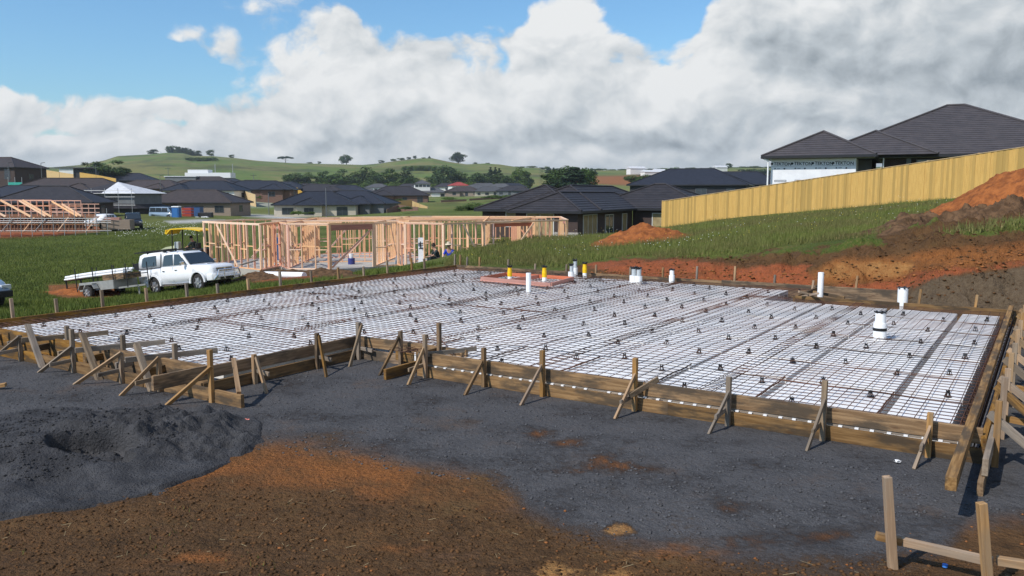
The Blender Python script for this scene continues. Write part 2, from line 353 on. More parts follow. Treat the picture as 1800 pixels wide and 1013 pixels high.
def height(x, y, rough=True):
    x = np.atleast_1d(np.asarray(x, float)); y = np.atleast_1d(np.asarray(y, float))
    r = np.sqrt(x * x + y * y) + 1e-6; az = np.arctan2(x, y)
    u, v = _uv(x, y); out = np.zeros(len(x))
    for i in range(0, len(x), 20000):
        sl = slice(i, i + 20000)
        out[sl] = _phi((u[sl, None] - cu[None]) ** 2 + (v[sl, None] - cv[None]) ** 2) @ _W[:_n] + _W[_n]
    z = out * np.minimum(r, 560) + EYE
    # the level pad of the building site
    s = (x - SO.x) * SR.x + (y - SO.y) * SR.y; t = (x - SO.x) * SB.x + (y - SO.y) * SB.y
    ds = np.maximum(np.maximum(-6.5 - s, s - 8.6 - sst(4 - t, 0, 4) * 8), 0)
    tlim = np.where(s > 4.4, 9.2, 10.9)
    tl = 10.9 - 1.7 * sst(s, 5.5, 6.5)
    dt = np.maximum(t - tl, 0)
    # in front of the slab everything is pad
    ds = np.where(t < -3.0, ds * 0.35, ds)
    dd = np.sqrt(ds * ds + dt * dt)
    k = 1 - sst(dd, 0.0, np.where(s > 0, 2.2, 4.0))
    z = z * (1 - k) + 0 * k
    k2 = sst(-y + 3.0, 0, 9) ; z = z * (1 - k2)          # behind the camera
    # the bank that the photographer stands on
    rise = .085 * np.clip(5.6 - y, 0, 6) ** 1.25 + .02 * np.clip(-x - .5, 0, 6) * sst(6.6 - y, 0, 2.5)
    z = z + rise
    # far hills up to the skyline
    cpx = CX + FPX * np.tan(np.clip(az, -1.2, 1.2))
    ysk = np.interp(cpx, [q[0] for q in SKY], [q[1] for q in SKY])
    D = 1300.0
    zs = EYE + (340 - ysk) / FPX * D * np.cos(az) / np.maximum(np.cos(az), .3)
    f = sst(r, 560, 1350) ** .85
    far = r > 560
    zb = z
    z = np.where(far, zb + (zs - zb) * f, z)
    z = np.where(r > 1350, zs - (r - 1350) * .06, z)
    z = z + np.where(far & (r < 1340), 16 * fbm(x / 210, y / 210, 4, 3) * sst(r, 560, 800) * sst(1340 - r, 0, 260) * np.where(cpx < 950, 1, .35), 0)
    if rough:
        inpad = sst(1.0 - dd, 0, 1) * sst(t, -4.5, -3.2)
        amp = np.where(r < 60, 1, 0)
        bank = sst(x, 2, 6) * sst(34 - y, 0, 6) * sst(dd, .2, 1.2) * sst(y, 9, 12)
        cpu, cpv = toph(x, y, z); bank = bank * polymask(cpu, cpv, BANK, 14)
        n_a = fbm(x / 1.1, y / 1.1, 4, 61); n_b = fbm(x / .33, y / .33, 4, 62, .6)
        z = z + bank * (.60 * n_a + .55 * np.abs(n_b) + .25 * n_b)
        z = z + sst(9.5 - r, 0, 3) * (t < -1) * (.035 * fbm(x / .3, y / .3, 5, 63, .65))
        z = z + amp * (1 - inpad) * (.10 * fbm(x / 2.2, y / 2.2, 3, 21) * sst(r, 9, 16) + .05 * fbm(x / .7, y / .7, 3, 22))
    return z
def gz(x, y): return float(height([x], [y], True)[0])
def G(u, y, dz=0):
    "ground point under photo column u at distance y"
    x = (u - CX) / FPX * (y * math.cos(PITCH) + EYE * math.sin(PITCH) * 0) ; return Vector((x, y, gz(x, y) + dz))
# one sheet of ground, finer towards the view
az = np.concatenate([np.linspace(-180, -46, 46)[:-1], np.linspace(-46, -40, 20)[:-1], np.linspace(-40, 40, 640), np.linspace(40, 46, 20)[1:], np.linspace(46, 180, 46)[1:-1]])
az = np.radians(az); rad = np.concatenate([[.25, .5, .8, 1.1, 1.5], np.exp(np.linspace(math.log(2.0), math.log(13), 210))[:-1], np.exp(np.linspace(math.log(13), math.log(27), 190))[:-1], np.exp(np.linspace(math.log(27), math.log(70), 110)), np.exp(np.linspace(math.log(72), math.log(560), 110)), np.exp(np.linspace(math.log(570), math.log(1500), 120)), [2000, 3000, 5000]])
AA, RR = np.meshgrid(az, rad); gx = (RR * np.sin(AA)).ravel(); gy = (RR * np.cos(AA)).ravel()
gzv = height(gx, gy); na = len(az); nr = len(rad)
gpx, gpy = toph(gx, gy, gzv)
s_ = (gx - SO.x) * SR.x + (gy - SO.y) * SR.y; t_ = (gx - SO.x) * SB.x + (gy - SO.y) * SB.y
front = (gy > .5)
nz = fbm(gx / .9, gy / .9, 5, 5) * 1.0
blot = fbm(gx / .35, gy / .35, 5, 15, .65)
# mask 1: gravel
line = np.interp(gpx, [-400, 0, 100, 200, 290, 310, 370, 440, 520, 600, 700, 780, 850, 900, 1000, 1100, 1300, 1500, 1650, 1700, 1800, 2200], [920, 905, 885, 862, 845, 825, 800, 780, 782, 792, 802, 826, 850, 882, 935, 965, 990, 1004, 985, 930, 915, 890])
gravel = np.clip((line - gpy + nz * 70) / 70 + .5, 0, 1) * front
gravel *= sst(s_, -7.2, -6.6) * sst(10.9 - t_, 0, .6) * np.where(s_ > 5.8, sst(9.3 - t_, 0, .5), 1)
gravel *= sst(11.5 - s_, 0, 1.5)
neargrav = (t_ < -3.2) | (s_ > -6.6)
soil = np.zeros_like(gx); orange = np.zeros_like(gx); clay = np.zeros_like(gx); greyb = np.zeros_like(gx); conc = np.zeros_like(gx); red = np.zeros_like(gx)
near = (gy < 12) & (t_ < 0) | (gy < 1)
soil = np.where(near, 1.0, soil)
wq = np.clip((RR.ravel() - 9) / 3, 0, 1) * (RR.ravel() < 36)
wpx = gpx + wq * (70 * fbm(gx / 1.3, gy / 1.3, 5, 71, .62)); wpy = gpy + wq * (26 * fbm(gx / 1.0, gy / 1.0, 5, 72, .62))
def pm(poly, soft=8, dmin=0, dmax=1e9): return polymask(wpx, wpy, poly, soft) * front * (RR.ravel() > dmin) * (RR.ravel() < dmax)
soil = np.maximum(soil, pm(BANK, 8, 13, 34))
soil = np.maximum(soil, np.where((s_ > -6.6) & (t_ > 9) & (t_ < 11.6) & (s_ > -1.5 ), 1, 0) * 1.0)
grassback = pm([(1640,408),(1720,398),(1800,388),(1900,380),(1900,402),(1800,405),(1700,413)], 5, 13, 34)
soil *= (1 - grassback)
orange = np.maximum(orange, pm([(1430,478),(1470,458),(1560,450),(1680,440),(1800,424),(1950,405),(1950,450),(1800,455),(1690,466),(1600,490),(1500,500),(1420,498)], 8, 13, 34))
orange = np.maximum(orange, .85 * pm([(280,850),(380,798),(470,780),(560,790),(660,800),(720,822),(850,850),(900,880),(800,880),(650,872),(560,860),(450,845),(360,860)], 30, 0, 12))
for (a, b, ra, rb, k) in ((1090,815,70,14,.8),(1000,780,30,8,.6),(940,762,30,7,.7),(1270,885,60,14,.6),(820,740,20,6,.5),(470,712,22,6,.5),(1150,775,30,8,.45),(1450,940,40,10,.6),(1780,930,60,22,.9),(1250,960,120,16,.6),(1000,830,30,10,.5),(1170,985,80,25,.7),(330,985,80,10,.8),(30,945,40,9,.5),(700,960,60,10,.5)):
    orange = np.maximum(orange, k * np.exp(-(((gpx - a) / ra) ** 2 + ((gpy - b) / rb) ** 2) * .8) * (RR.ravel() < 13) * np.clip(.75 + 3.2 * blot, 0, 1.6))
clay = np.maximum(clay, pm([(1440,470),(1500,456),(1600,452),(1600,478),(1540,492),(1440,496)], 10, 13, 34) * .55)
clay = np.maximum(clay, pm([(930,1013),(960,975),(1020,960),(1120,965),(1170,1000),(1120,1040),(950,1040)], 14, 0, 8) * np.clip(.45 + 2.2 * blot, 0, .9))
clay = np.maximum(clay, pm([(1055,935),(1080,918),(1110,925),(1120,938),(1080,942)], 8, 0, 9))
red = np.maximum(red, pm([(1420,512),(1560,492),(1620,478),(1700,466),(1800,455),(1800,463),(1700,476),(1660,490),(1600,508),(1560,516)], 8, 13, 30))
red = np.maximum(red, 1.0 * pm([(1020,466),(1100,458),(1200,462),(1420,470),(1440,512),(1300,500),(1100,484)], 10, 13, 30))
greyb = np.maximum(greyb, pm([(1590,515),(1640,492),(1720,476),(1800,464),(1990,440),(1990,560),(1800,560),(1600,530)], 8, 13, 26))
orange = np.where(RR.ravel() < 12, orange * np.clip(.85 + 2.4 * blot, 0, 1.2), orange)
# scraped earth at the sites behind
soil = np.maximum(soil, pm([(440,478),(470,474),(560,478),(640,484),(640,490),(560,492),(440,500)], 5, 26, 45)); red = np.maximum(red, .6 * pm([(440,478),(560,478),(560,492),(440,500)], 5, 26, 45))
soil = np.maximum(soil, pm([(85,500),(200,498),(215,524),(120,528),(85,520)], 6, 26, 60)); orange = np.maximum(orange, .8 * pm([(85,500),(200,498),(215,524),(120,528),(85,520)], 6, 26, 60))
soil = np.maximum(soil, pm([(-100,395),(180,390),(215,402),(120,414),(70,418),(-100,426)], 4, 60, 120)); red = np.maximum(red, .8 * pm([(-100,395),(150,390),(180,402),(120,412),(70,416),(-100,424)], 4, 60, 120))
# ploughed fields far right
for pl, kk in (([(1000,310),(1180,308),(1300,316),(1420,320),(1450,330),(1250,330),(1100,326),(1000,322)], 1), ([(1130,302),(1260,303),(1300,308),(1180,309)], .6), ([(1420,318),(1600,312),(1600,330),(1440,330)], .8)):
    soil = np.maximum(soil, kk * pm(pl, 3, 300, 1200)); orange = np.maximum(orange, .75 * kk * pm(pl, 3, 300, 1200))
conc = np.maximum(conc, pm([(425,377),(470,378),(600,388),(560,389),(470,383),(425,380)], 2, 100, 400))
conc = np.maximum(conc, pm([(290,389),(350,386),(395,387),(340,392),(300,393)], 2, 80, 300))
conc = np.maximum(conc, .6 * pm([(380,352),(480,356),(480,364),(400,364)], 3, 120, 500))
verts = np.stack([gx, gy, gzv], 1)
def gridfaces(nr, na):
    i = np.arange(nr - 1)[:, None] * na; j = np.arange(na)[None]; j2 = (np.arange(na)[None] + 1) % na
    return np.stack([i + j, i + j2, i + na + j2, i + na + j], -1).reshape(-1, 4)
def npmesh(name, v, f):
    me = bpy.data.meshes.new(name); k = f.shape[1]
    me.vertices.add(len(v)); me.vertices.foreach_set('co', np.ascontiguousarray(v, np.float32).ravel())
    me.loops.add(f.size); me.loops.foreach_set('vertex_index', f.astype(np.int32).ravel())
    me.polygons.add(len(f)); me.polygons.foreach_set('loop_start', np.arange(len(f), dtype=np.int32) * k)
    me.polygons.foreach_set('loop_total', np.full(len(f), k, np.int32))
    me.update(calc_edges=True); me.validate(); return me
gf = gridfaces(nr, na)[:, ::-1]
gme = npmesh('ground', verts, gf); gme.polygons.foreach_set('use_smooth', [True] * len(gme.polygons))
def vattr(me, name, a, b, c):
    at = me.color_attributes.new(name, 'FLOAT_COLOR', 'POINT'); n = len(a)
    at.data.foreach_set('color', np.stack([a, b, c, np.ones(n)], 1).astype(np.float32).ravel())
vattr(gme, 'm1', gravel, soil, orange); vattr(gme, 'm2', clay, greyb, conc); vattr(gme, 'm3', red, sst(RR.ravel(), 60, 300), np.zeros_like(gx))

def ground_material():
    m = bpy.data.materials.new('ground_cover'); m.use_nodes = True; t = NT(m.node_tree); t.t.nodes.clear()
    out = t.n('ShaderNodeOutputMaterial'); b = t.n('ShaderNodeBsdfPrincipled'); t.t.links.new(b.outputs[0], out.inputs[0])
    b.inputs['Roughness'].default_value = .95; b.inputs['Specular IOR Level'].default_value = .1
    P = t.n('ShaderNodeTexCoord').outputs['Object']
    def at(n):
        a = t.n('ShaderNodeAttribute', attribute_name=n); s = t.n('ShaderNodeSeparateColor'); t.t.links.new(a.outputs['Color'], s.inputs[0]); return s.outputs
    m1, m2, m3 = at('m1'), at('m2'), at('m3')
    n1 = t.noise(P, 1.3, 8, .65); n2 = t.noise(P, 14, 5, .7); n3 = t.noise(P, 90, 3, .7); nf = t.noise(P, .02, 6, .6); nm = t.noise(P, .25, 5, .6)
    def edge(v, w=.35):
        x = t.m('ADD', v, t.m('MULTIPLY', t.m('SUBTRACT', t.m('ADD', t.m('MULTIPLY', n3, .25), t.m('ADD', t.m('MULTIPLY', n1, .42), t.m('MULTIPLY', n2, .33))), .5), 3.2))
        return t.ss(x, .5 - w / 2, .5 + w / 2)
    # grass
    g = t.mix(t.ss(nm, .3, .7), (.105, .135, .028), (.068, .10, .020)); g = t.mix(t.ss(n2, .42, .7), g, (.15, .145, .045)); g = t.mix(t.m('MULTIPLY', t.ss(t.noise(P, .09, 6, .7), .45, .62), .6), g, (.045, .065, .014)); g = t.mix(t.m('MULTIPLY', t.ss(t.noise(P, .9, 6, .75), .55, .7), .6), g, (.16, .135, .05))
    fg = t.mix(t.ss(nf, .38, .62), (.10, .15, .035), (.175, .165, .06)); fg = t.mix(t.m('MULTIPLY', t.ss(t.noise(P, .008, 7, .7), .52, .62), .75), fg, (.05, .065, .03)); fg = t.mix(t.m('MULTIPLY', t.ss(t.noise(P, .05, 5, .75), .56, .66), .7), fg, (.055, .07, .03)); g = t.mix(m3[1], g, fg)
    # soil
    so_ = t.mix(t.ss(n1, .3, .7), (.145, .076, .033), (.082, .046, .022)); so_ = t.mix(t.ss(n2, .45, .8), so_, (.13, .078, .036)); so_ = t.mix(t.m('MULTIPLY', t.ss(t.noise(P, 3.2, 7, .75), .5, .68), .7), so_, (.045, .028, .015)); so_ = t.mix(t.m('MULTIPLY', t.ss(t.noise(P, 1.1, 6, .7), .54, .7), .5), so_, (.16, .10, .042))
    org = t.mix(t.ss(n2, .35, .7), (.31, .120, .036), (.20, .078, .027)); org = t.mix(t.ss(n3, .55, .8), org, (.45, .23, .095))
    stk = t.noise(t.vm('MULTIPLY', P, (1, 1, 5)), .9, 7, .7); st2 = t.noise(P, 2.6, 6, .75)
    def streak(col): return t.mix(t.m('MULTIPLY', t.ss(st2, .56, .70), .5), t.mix(t.m('MULTIPLY', t.ss(stk, .50, .66), .55), col, (.115, .055, .026)), (.062, .036, .02))
    org = streak(org)
    c = t.mix(edge(m1[1], .4), g, so_)
    c = t.mix(edge(m1[2], 1.0), c, org)
    c = t.mix(edge(m3[0], .5), c, streak(t.mix(t.ss(n2, .35, .7), (.36, .105, .042), (.22, .070, .032))))
    c = t.mix(edge(m2[0], .4), c, streak(t.mix(t.ss(n2, .35, .7), (.46, .25, .09), (.32, .15, .05))))
    c = t.mix(edge(m2[1], .5), c, t.mix(t.ss(n2, .35, .7), (.15, .11, .07), (.095, .065, .04)))
    gr = t.mix(t.ss(n1, .3, .7), (.078, .076, .078), (.050, .049, .051)); gr = t.mix(t.ss(n3, .4, .75), gr, (.12, .12, .125))
    gr = t.mix(t.m('MULTIPLY', t.ss(t.noise(P, .8, 7, .75), .52, .74), .55), gr, (.115, .07, .042))
    gm = t.m('MULTIPLY', edge(m1[0], .8), t.m('SUBTRACT', 1.0, t.m('MULTIPLY', edge(m1[2], .9), .85)))
    gm = t.m('MULTIPLY', gm, t.m('SUBTRACT', 1.0, t.m('MULTIPLY', edge(m2[0], .5), .9)))
    c = t.mix(gm, c, gr)
    c = t.mix(m2[2], c, (.42, .41, .39))
    t.t.links.new(c, b.inputs['Base Color'])
    def vor(sc_):
        vo = t.n('ShaderNodeTexVoronoi'); t.t.links.new(P, vo.inputs['Vector']); vo.inputs['Scale'].default_value = sc_; return t.m('SUBTRACT', 1.0, vo.outputs['Distance'])
    crumb = t.m('ADD', t.m('MULTIPLY', vor(22), .022), t.m('MULTIPLY', vor(75), .008))
    hh = t.m('ADD', crumb, t.m('ADD', t.m('ADD', t.m('MULTIPLY', n2, .045), t.m('MULTIPLY', n3, .015)), t.m('MULTIPLY', t.noise(P, 34, 4, .75), .03)))
    bp = t.n('ShaderNodeBump'); bp.inputs['Strength'].default_value = 1.0; bp.inputs['Distance'].default_value = 1.0
    hs = t.m('MULTIPLY', hh, t.m('SUBTRACT', 1.0, t.m('MULTIPLY', gm, .55)))
    t.t.links.new(hs, bp.inputs['Height']); t.t.links.new(bp.outputs[0], b.inputs['Normal'])
    return m
M['ground'] = ground_material()
gme.materials.append(M['ground'])
gob = link(bpy.data.objects.new('ground', gme)); tag(gob, 'gravel pad, bare soil and green fields of the building site and valley', 'ground', kind='structure')
# ---------------------------------------------------------------- gravel heap, soil heaps
def heap(name, label, cat, fn, x0, x1, y0, y1, n, mt, kind=None, sink=.05, ny=None):
    ny = ny or n
    xs = np.linspace(x0, x1, n); ys = np.linspace(y0, y1, ny); X, Y = np.meshgrid(xs, ys); X = X.ravel(); Y = Y.ravel()
    gzz = height(X, Y, True); h = fn(X, Y); Z = gzz + h
    e = np.minimum(np.minimum(X - x0, x1 - X), np.minimum(Y - y0, y1 - Y)); Z = np.where(e < 1e-3, gzz - .15, Z)
    me = npmesh(name, np.stack([X, Y, Z], 1), gridfaces_open(ny, n)); me.polygons.foreach_set('use_smooth', [True] * len(me.polygons)); me.materials.append(mt)
    o = link(bpy.data.objects.new(name, me)); tag(o, label, cat, None, kind); return o
def gridfaces_open(nr, na):
    i = np.arange(nr - 1)[:, None] * na; j = np.arange(na - 1)[None]
    return np.stack([i + j, i + j + 1, i + na + j + 1, i + na + j], -1).reshape(-1, 4)
def gauss(X, Y, cx, cy, rx, ry, rot=0, p=2):
    c, s = math.cos(rot), math.sin(rot); dx = (X - cx) * c + (Y - cy) * s; dy = -(X - cx) * s + (Y - cy) * c
    return np.exp(-((dx / rx) ** 2 + (dy / ry) ** 2) ** (p / 2))
M['gravelheap'] = mat('crushed_gravel', (.045, .045, .048), (.070, .070, .074), 3, .95, .03, 45, spec=.1, thr=(.35, .7))
M['earth'] = mat('orange_earth', (.33, .115, .036), (.19, .065, .024), 3, .95, .06, 9, spec=.1)
M['topsoil'] = mat('brown_topsoil', (.14, .082, .045), (.07, .042, .024), 4, .95, .06, 8, spec=.1)
def f_gravel(X, Y):
    b = .62 * gauss(X, Y, -4.3, 7.6, 1.25, 1.05, -.35, 2.0) + .30 * gauss(X, Y, -3.5, 7.9, .7, .6, -.3) + .30 * gauss(X, Y, -4.9, 7.0, 1.5, 1.1, -.2)
    b += .22 * gauss(X, Y, -3.35, 8.35, .55, .35) * (1 + fbm(X / .2, Y / .2, 3, 31)) + .12 * gauss(X, Y, -3.9, 8.5, .3, .25)
    m = sst(b, .02, .2)
    rough = sst(gauss(X, Y, -3.3, 7.85, 1.3, .7, -.2), .2, .8)
    b = b * .34 - .26 * sst(gauss(X, Y, -3.82, 7.28, .44, .25, .1) + .5 * fbm(X / .3, Y / .3, 3, 34), .42, .62) - .16 * sst(gauss(X, Y, -3.5, 7.05, .2, .15, 0) + .4 * fbm(X / .2, Y / .2, 3, 35), .45, .6) + .09 * gauss(X, Y, -3.95, 7.56, .5, .10, .1) + .07 * gauss(X, Y, -3.35, 8.3, .5, .3) * (1 + 2 * fbm(X / .2, Y / .2, 3, 31))
    b = np.where(m > .5, np.maximum(b, .065 + .03 * fbm(X / .2, Y / .2, 2, 36)), b)
    b = b + .07 * fbm(X / .5, Y / .5, 4, 37) - .01 + m * (.14 * fbm(X / .55, Y / .55, 4, 32) + (.05 + .15 * rough) * fbm(X / .13, Y / .13, 4, 33, .6)) - .045
    return b
heap('gravel_pile', 'heap of dark crushed gravel with a dug hollow in front of the left formwork', 'gravel pile', f_gravel, -8.2, -.4, 5.0, 10.4, 420, M['gravelheap'], ny=300)
def f_soilR(X, Y):
    b = 1.22 * gauss(X, Y, 17.9, 29.0, 2.3, 2.2, -.2, 2.2) + .5 * gauss(X, Y, 21, 29, 3, 2.4)
    return b * (1 + .35 * fbm(X / 1.6, Y / 1.6, 4, 41)) + sst(b, .05, .4) * (.32 * fbm(X / .5, Y / .5, 5, 42, .65)) - .07
heap('soil_pile', 'large mound of orange earth piled against the right end of the fence', 'soil pile', f_soilR, 11.5, 28, 20.5, 34, 230, M['earth'])
def f_soilM(X, Y):
    b = .62 * gauss(X, Y, 5.6, 35.0, 1.5, 1.3, 0, 2.2) + .2 * gauss(X, Y, 4.2, 33.6, 1.0, .9)
    return b * (1 + .6 * fbm(X / .9, Y / .9, 4, 43)) + sst(b, .05, .3) * .30 * fbm(X / .35, Y / .35, 4, 44, .65) - .07
heap('soil_pile', 'low heap of loose orange earth in long grass below the left fence end', 'soil pile', f_soilM, 1.0, 9.5, 29, 38.5, 150, M['earth'])
def f_turf(X, Y):
    b = .30 * gauss(X, Y, 14.6, 24.4, 3.8, 1.0, .05) + .28 * gauss(X, Y, 11.6, 23.6, 1.7, .8, .35) + .26 * gauss(X, Y, 16.6, 24.6, 2.2, 1.2)
    return b * (.85 + 1.3 * fbm(X / .8, Y / .8, 4, 45)) + sst(b, .05, .3) * .28 * fbm(X / .22, Y / .22, 4, 46, .6) - .07
heap('topsoil_pile', 'long low windrow of lumpy brown topsoil above the orange cut bank', 'soil pile', f_turf, 7.8, 22, 20.8, 27.5, 210, M['topsoil'])
def f_t(X, Y):
    b = .35 * gauss(X, Y, -21.6, 41.2, 1.7, .9)
    return b * (1 + .5 * fbm(X / .5, Y / .5, 4, 47)) + sst(b, .05, .3) * .14 * fbm(X / .2, Y / .2, 3, 48) - .06
heap('soil_pile', 'small heap of orange earth on the grass behind the trailer of pipes', 'soil pile', f_t, -24, -16, 36.5, 41.5, 90, M['earth'])
def f_t2(X, Y):
    b = .42 * gauss(X, Y, -12.6, 40.6, 1.6, .8) + .4 * gauss(X, Y, -9.7, 41.2, 2.2, .7)
    return b * (1 + .7 * fbm(X / .5, Y / .5, 4, 49)) + sst(b, .05, .3) * .16 * fbm(X / .2, Y / .2, 3, 50) - .06
heap('soil_pile', 'dark reddish heap of dug earth between the white pickup and the timber house frame', 'soil pile', f_t2, -15.5, -6, 38.3, 43, 110, M['topsoil'])

# ---------------------------------------------------------------- clods, stones, straw (uncountable)
def scatter(name, label, cat, pts, size, mt, seed, flat=.6, kind='stuff', tet=False):
    rs = np.random.RandomState(seed); n = len(pts)
    ico = np.array([(0, 0, 1), (.9, 0, .2), (.28, .86, .15), (-.73, .53, .25), (-.73, -.53, .1), (.28, -.86, .2), (0, 0, -.6)])
    fc = np.array([(0, 1, 2), (0, 2, 3), (0, 3, 4), (0, 4, 5), (0, 5, 1), (6, 2, 1), (6, 3, 2), (6, 4, 3), (6, 5, 4), (6, 1, 5)])
    sc = size * (rs.rand(n) ** 4 * 2.2 + .25)
    a = rs.rand(n) * 6.28; V = ico[None] * (1 + .5 * (rs.rand(n, 7, 1) - .5)) * sc[:, None, None] * np.array([1, 1, flat])
    c, s = np.cos(a)[:, None], np.sin(a)[:, None]
    X = V[..., 0] * c - V[..., 1] * s; Y = V[..., 0] * s + V[..., 1] * c
    V = np.stack([X, Y, V[..., 2]], -1) + np.asarray(pts)[:, None]
    F = fc[None] + (np.arange(n) * 7)[:, None, None]
    me = npmesh(name, V.reshape(-1, 3), F.reshape(-1, 3)); me.materials.append(mt)
    o = link(bpy.data.objects.new(name, me)); tag(o, label, cat, None, kind); return o
M['clod'] = mat('earth_clods', (.13, .065, .028), (.055, .032, .016), 9, .95, spec=.1)
M['clodo'] = mat('orange_clods', (.30, .12, .04), (.18, .07, .028), 9, .95, spec=.1)
M['stone'] = mat('gravel_stones', (.055, .055, .058), (.10, .10, .105), 25, .9, spec=.15)
rs = np.random.RandomState(3)
def photo_pts(n, poly, y0, y1, test=None, lift=0):
    "random ground points inside a patch"
    out = []
    ys = np.exp(rs.uniform(math.log(y0), math.log(y1), n * 14))
    xs = (rs.rand(n * 14) - .5) * 1.4 * ys
    zs = height(xs, ys, True); px, py = toph(xs, ys, zs); k = polymask(px, py, poly, 1) > .5
    if test is not None: k &= test(xs, ys)
    xs, ys, zs = xs[k][:n], ys[k][:n], zs[k][:n]
    return np.stack([xs, ys, zs + lift], 1)
BR = [(-50, 930), (200, 880), (300, 850), (450, 850), (700, 880), (900, 900), (1100, 965), (1300, 985), (1850, 985), (1850, 1060), (-50, 1060)]
scatter('earth_clods', 'loose clods of brown earth scattered over the bare soil in the foreground', 'clods', photo_pts(9000, BR, 3.2, 9), .010, M['clod'], 1)
scatter('orange_clods', 'loose bits of orange clay scattered across the soil and gravel', 'clods', photo_pts(350, [(250, 860), (380, 795), (520, 780), (700, 800), (900, 870), (1100, 930), (1300, 960), (1800, 900), (1850, 1020), (300, 1020)], 3.6, 9), .008, M['clodo'], 2)
scatter('gravel_stones', 'loose stones lying on the dark gravel pad', 'gravel', photo_pts(9000, [(-30, 640), (300, 700), (620, 620), (1000, 720), (1700, 850), (1800, 900), (1100, 950), (850, 850), (450, 790), (300, 830), (-30, 900)], 4.5, 13), .009, M['stone'], 3)
scatter('bank_clods', 'lumps of orange and brown earth on the cut bank behind the slab', 'clods', photo_pts(2200, [(1020, 480), (1100, 458), (1400, 444), (1560, 430), (1700, 400), (1800, 385), (1800, 540), (1400, 510)], 15, 30), .024, M['clod'], 4)
scatter('bank_clods', 'pale orange crumbs of clay spilled at the foot of the cut bank', 'clods', photo_pts(3500, [(1020, 480), (1200, 470), (1440, 480), (1640, 470), (1800, 440), (1800, 470), (1560, 505), (1400, 505)], 15, 26), .03, M['clodo'], 5)
_hp = photo_pts(5000, [(-30, 720), (150, 690), (290, 700), (350, 740), (300, 800), (200, 830), (-30, 880)], 5.2, 9.5)
_hp[:, 2] += f_gravel(_hp[:, 0], _hp[:, 1])
scatter('gravel_lumps', 'clumped lumps of damp gravel on the dug heap', 'gravel', _hp, .009, M['gravelheap'], 8, .8)
# straws
mb = MB()
sp_ = photo_pts(110, BR, 3.3, 9)
for q in sp_:
    a = random.random() * 6.28; L = random.uniform(.015, .08); q = Vector(q) + Vector((0, 0, .006))
    mb.tube(q, q + Vector((math.cos(a) * L, math.sin(a) * L, random.uniform(0, .03))), .0012, 3, cap=False)
o = mb.build('dry_straw', mat('dry_straw', (.45, .36, .2), rough=.8), fixn=False); tag(o, 'bits of dry straw and root lying on the bare soil', 'straw', kind='stuff')

# ---------------------------------------------------------------- polystyrene pods
GRP_POD = 'polystyrene pods laid under the mesh'
def rbox(L, W_, H, name, mt, bev=.012):
    return MB().box((0, 0, H / 2), (L, W_, H)).mesh(name, mt)
podm = {}
def pod(s0, s1, t0, t1):
    key = (round(s1 - s0, 2), round(t1 - t0, 2))
    if key not in podm:
        podm[key] = MB().box((0, 0, .11), (key[0], key[1], .22)).mesh('polystyrene_pod', M['eps'])
    o = bpy.data.objects.new('polystyrene_pod', podm[key]); c = S((s0 + s1) / 2, (t0 + t1) / 2, 0)
    link(o, None, Matrix.Translation(c + Vector((0, 0, random.uniform(-.003, .003)))) @ Matrix.Rotation(-TH + random.uniform(-.002, .002), 4, 'Z'))
    tag(o, 'white polystyrene pod lying flat under the reinforcing mesh', 'polystyrene pod', GRP_POD)
ribs = [7.08 - 1.2 * i for i in range(12)]          # rib centre lines
cols = [(7.10, 7.70)] + [(r - 1.15, r - .05) for r in ribs if r - 1.15 > -6.0]
WIDE = (7.08, 5.88, 4.68, -.12)
cols = [(7.12, 7.70)]
for r in ribs:
    g1 = (.05 if r > 7 else .034) if any(abs(r - q) < .1 for q in WIDE) else .018; g0 = .034 if any(abs(r - 1.2 - q) < .1 for q in WIDE) else .018
    a, b = r - 1.2 + g0, r - g1
    if a > -5.9: cols.append((a, b))
    elif b > -5.6: cols.append((-5.95, b))
trow = [-.17 + 1.2 * j for j in range(9)]
for a, b in cols:
    mid = (a + b) / 2
    rows = list(trow)
    if mid < -.4: rows = [-2.36, -.17 - 1.02] + rows
    for t0 in rows:
        t1 = t0 + 1.14
        if mid > 4.0: t1 = min(t1, 8.15)
        t1 = min(t1, 10.15)
        if -.4 < mid < 1.5: t0 = max(t0, .06)
        if t1 - t0 > .25: pod(a, b, t0, t1)
# black sheet under the pods
def sheet(poly, z, name, mt, th=.004):
    m = MB(); n = len(poly); vs = [S(s, t, z) for s, t in poly] + [S(s, t, z - th) for s, t in poly]
    m.add(vs, [tuple(range(n))] + [(i, (i + 1) % n, n + (i + 1) % n, n + i) for i in range(n)])
    return m.build(name, mt)
PLAN = [(-6.16, -2.5), (-.15, -2.5), (-.15, 0.02), (1.5, .02), (1.5, -.44), (7.93, -.44), (7.93, 8.4), (4.0, 8.4), (4.0, 10.4), (-6.16, 10.4)]
o = sheet(PLAN, .010, 'ground_sheet', M['dpc']); tag(o, 'black polythene sheet spread under the polystyrene pods', 'plastic sheet')
o = sheet([(4.05, 8.55), (5.75, 8.55), (5.75, 10.45), (4.05, 10.45)], .03, 'ground_sheet', M['dpc']); tag(o, 'black polythene lining the empty recess behind the back formwork', 'plastic sheet')
# grey strips between pods
for r in ribs:
    if r < -6: continue
    m = MB()
    t_a, t_b = (-2.5 if r < -.3 else -.4), (8.35 if r > 4 else 10.3)
    for k in range(int((t_b - t_a) / 1.2)):
        m.box(S(r, t_a + .6 + k * 1.2, .135), (.09, .06, .012), Matrix.Rotation(-TH, 3, 'Z'))
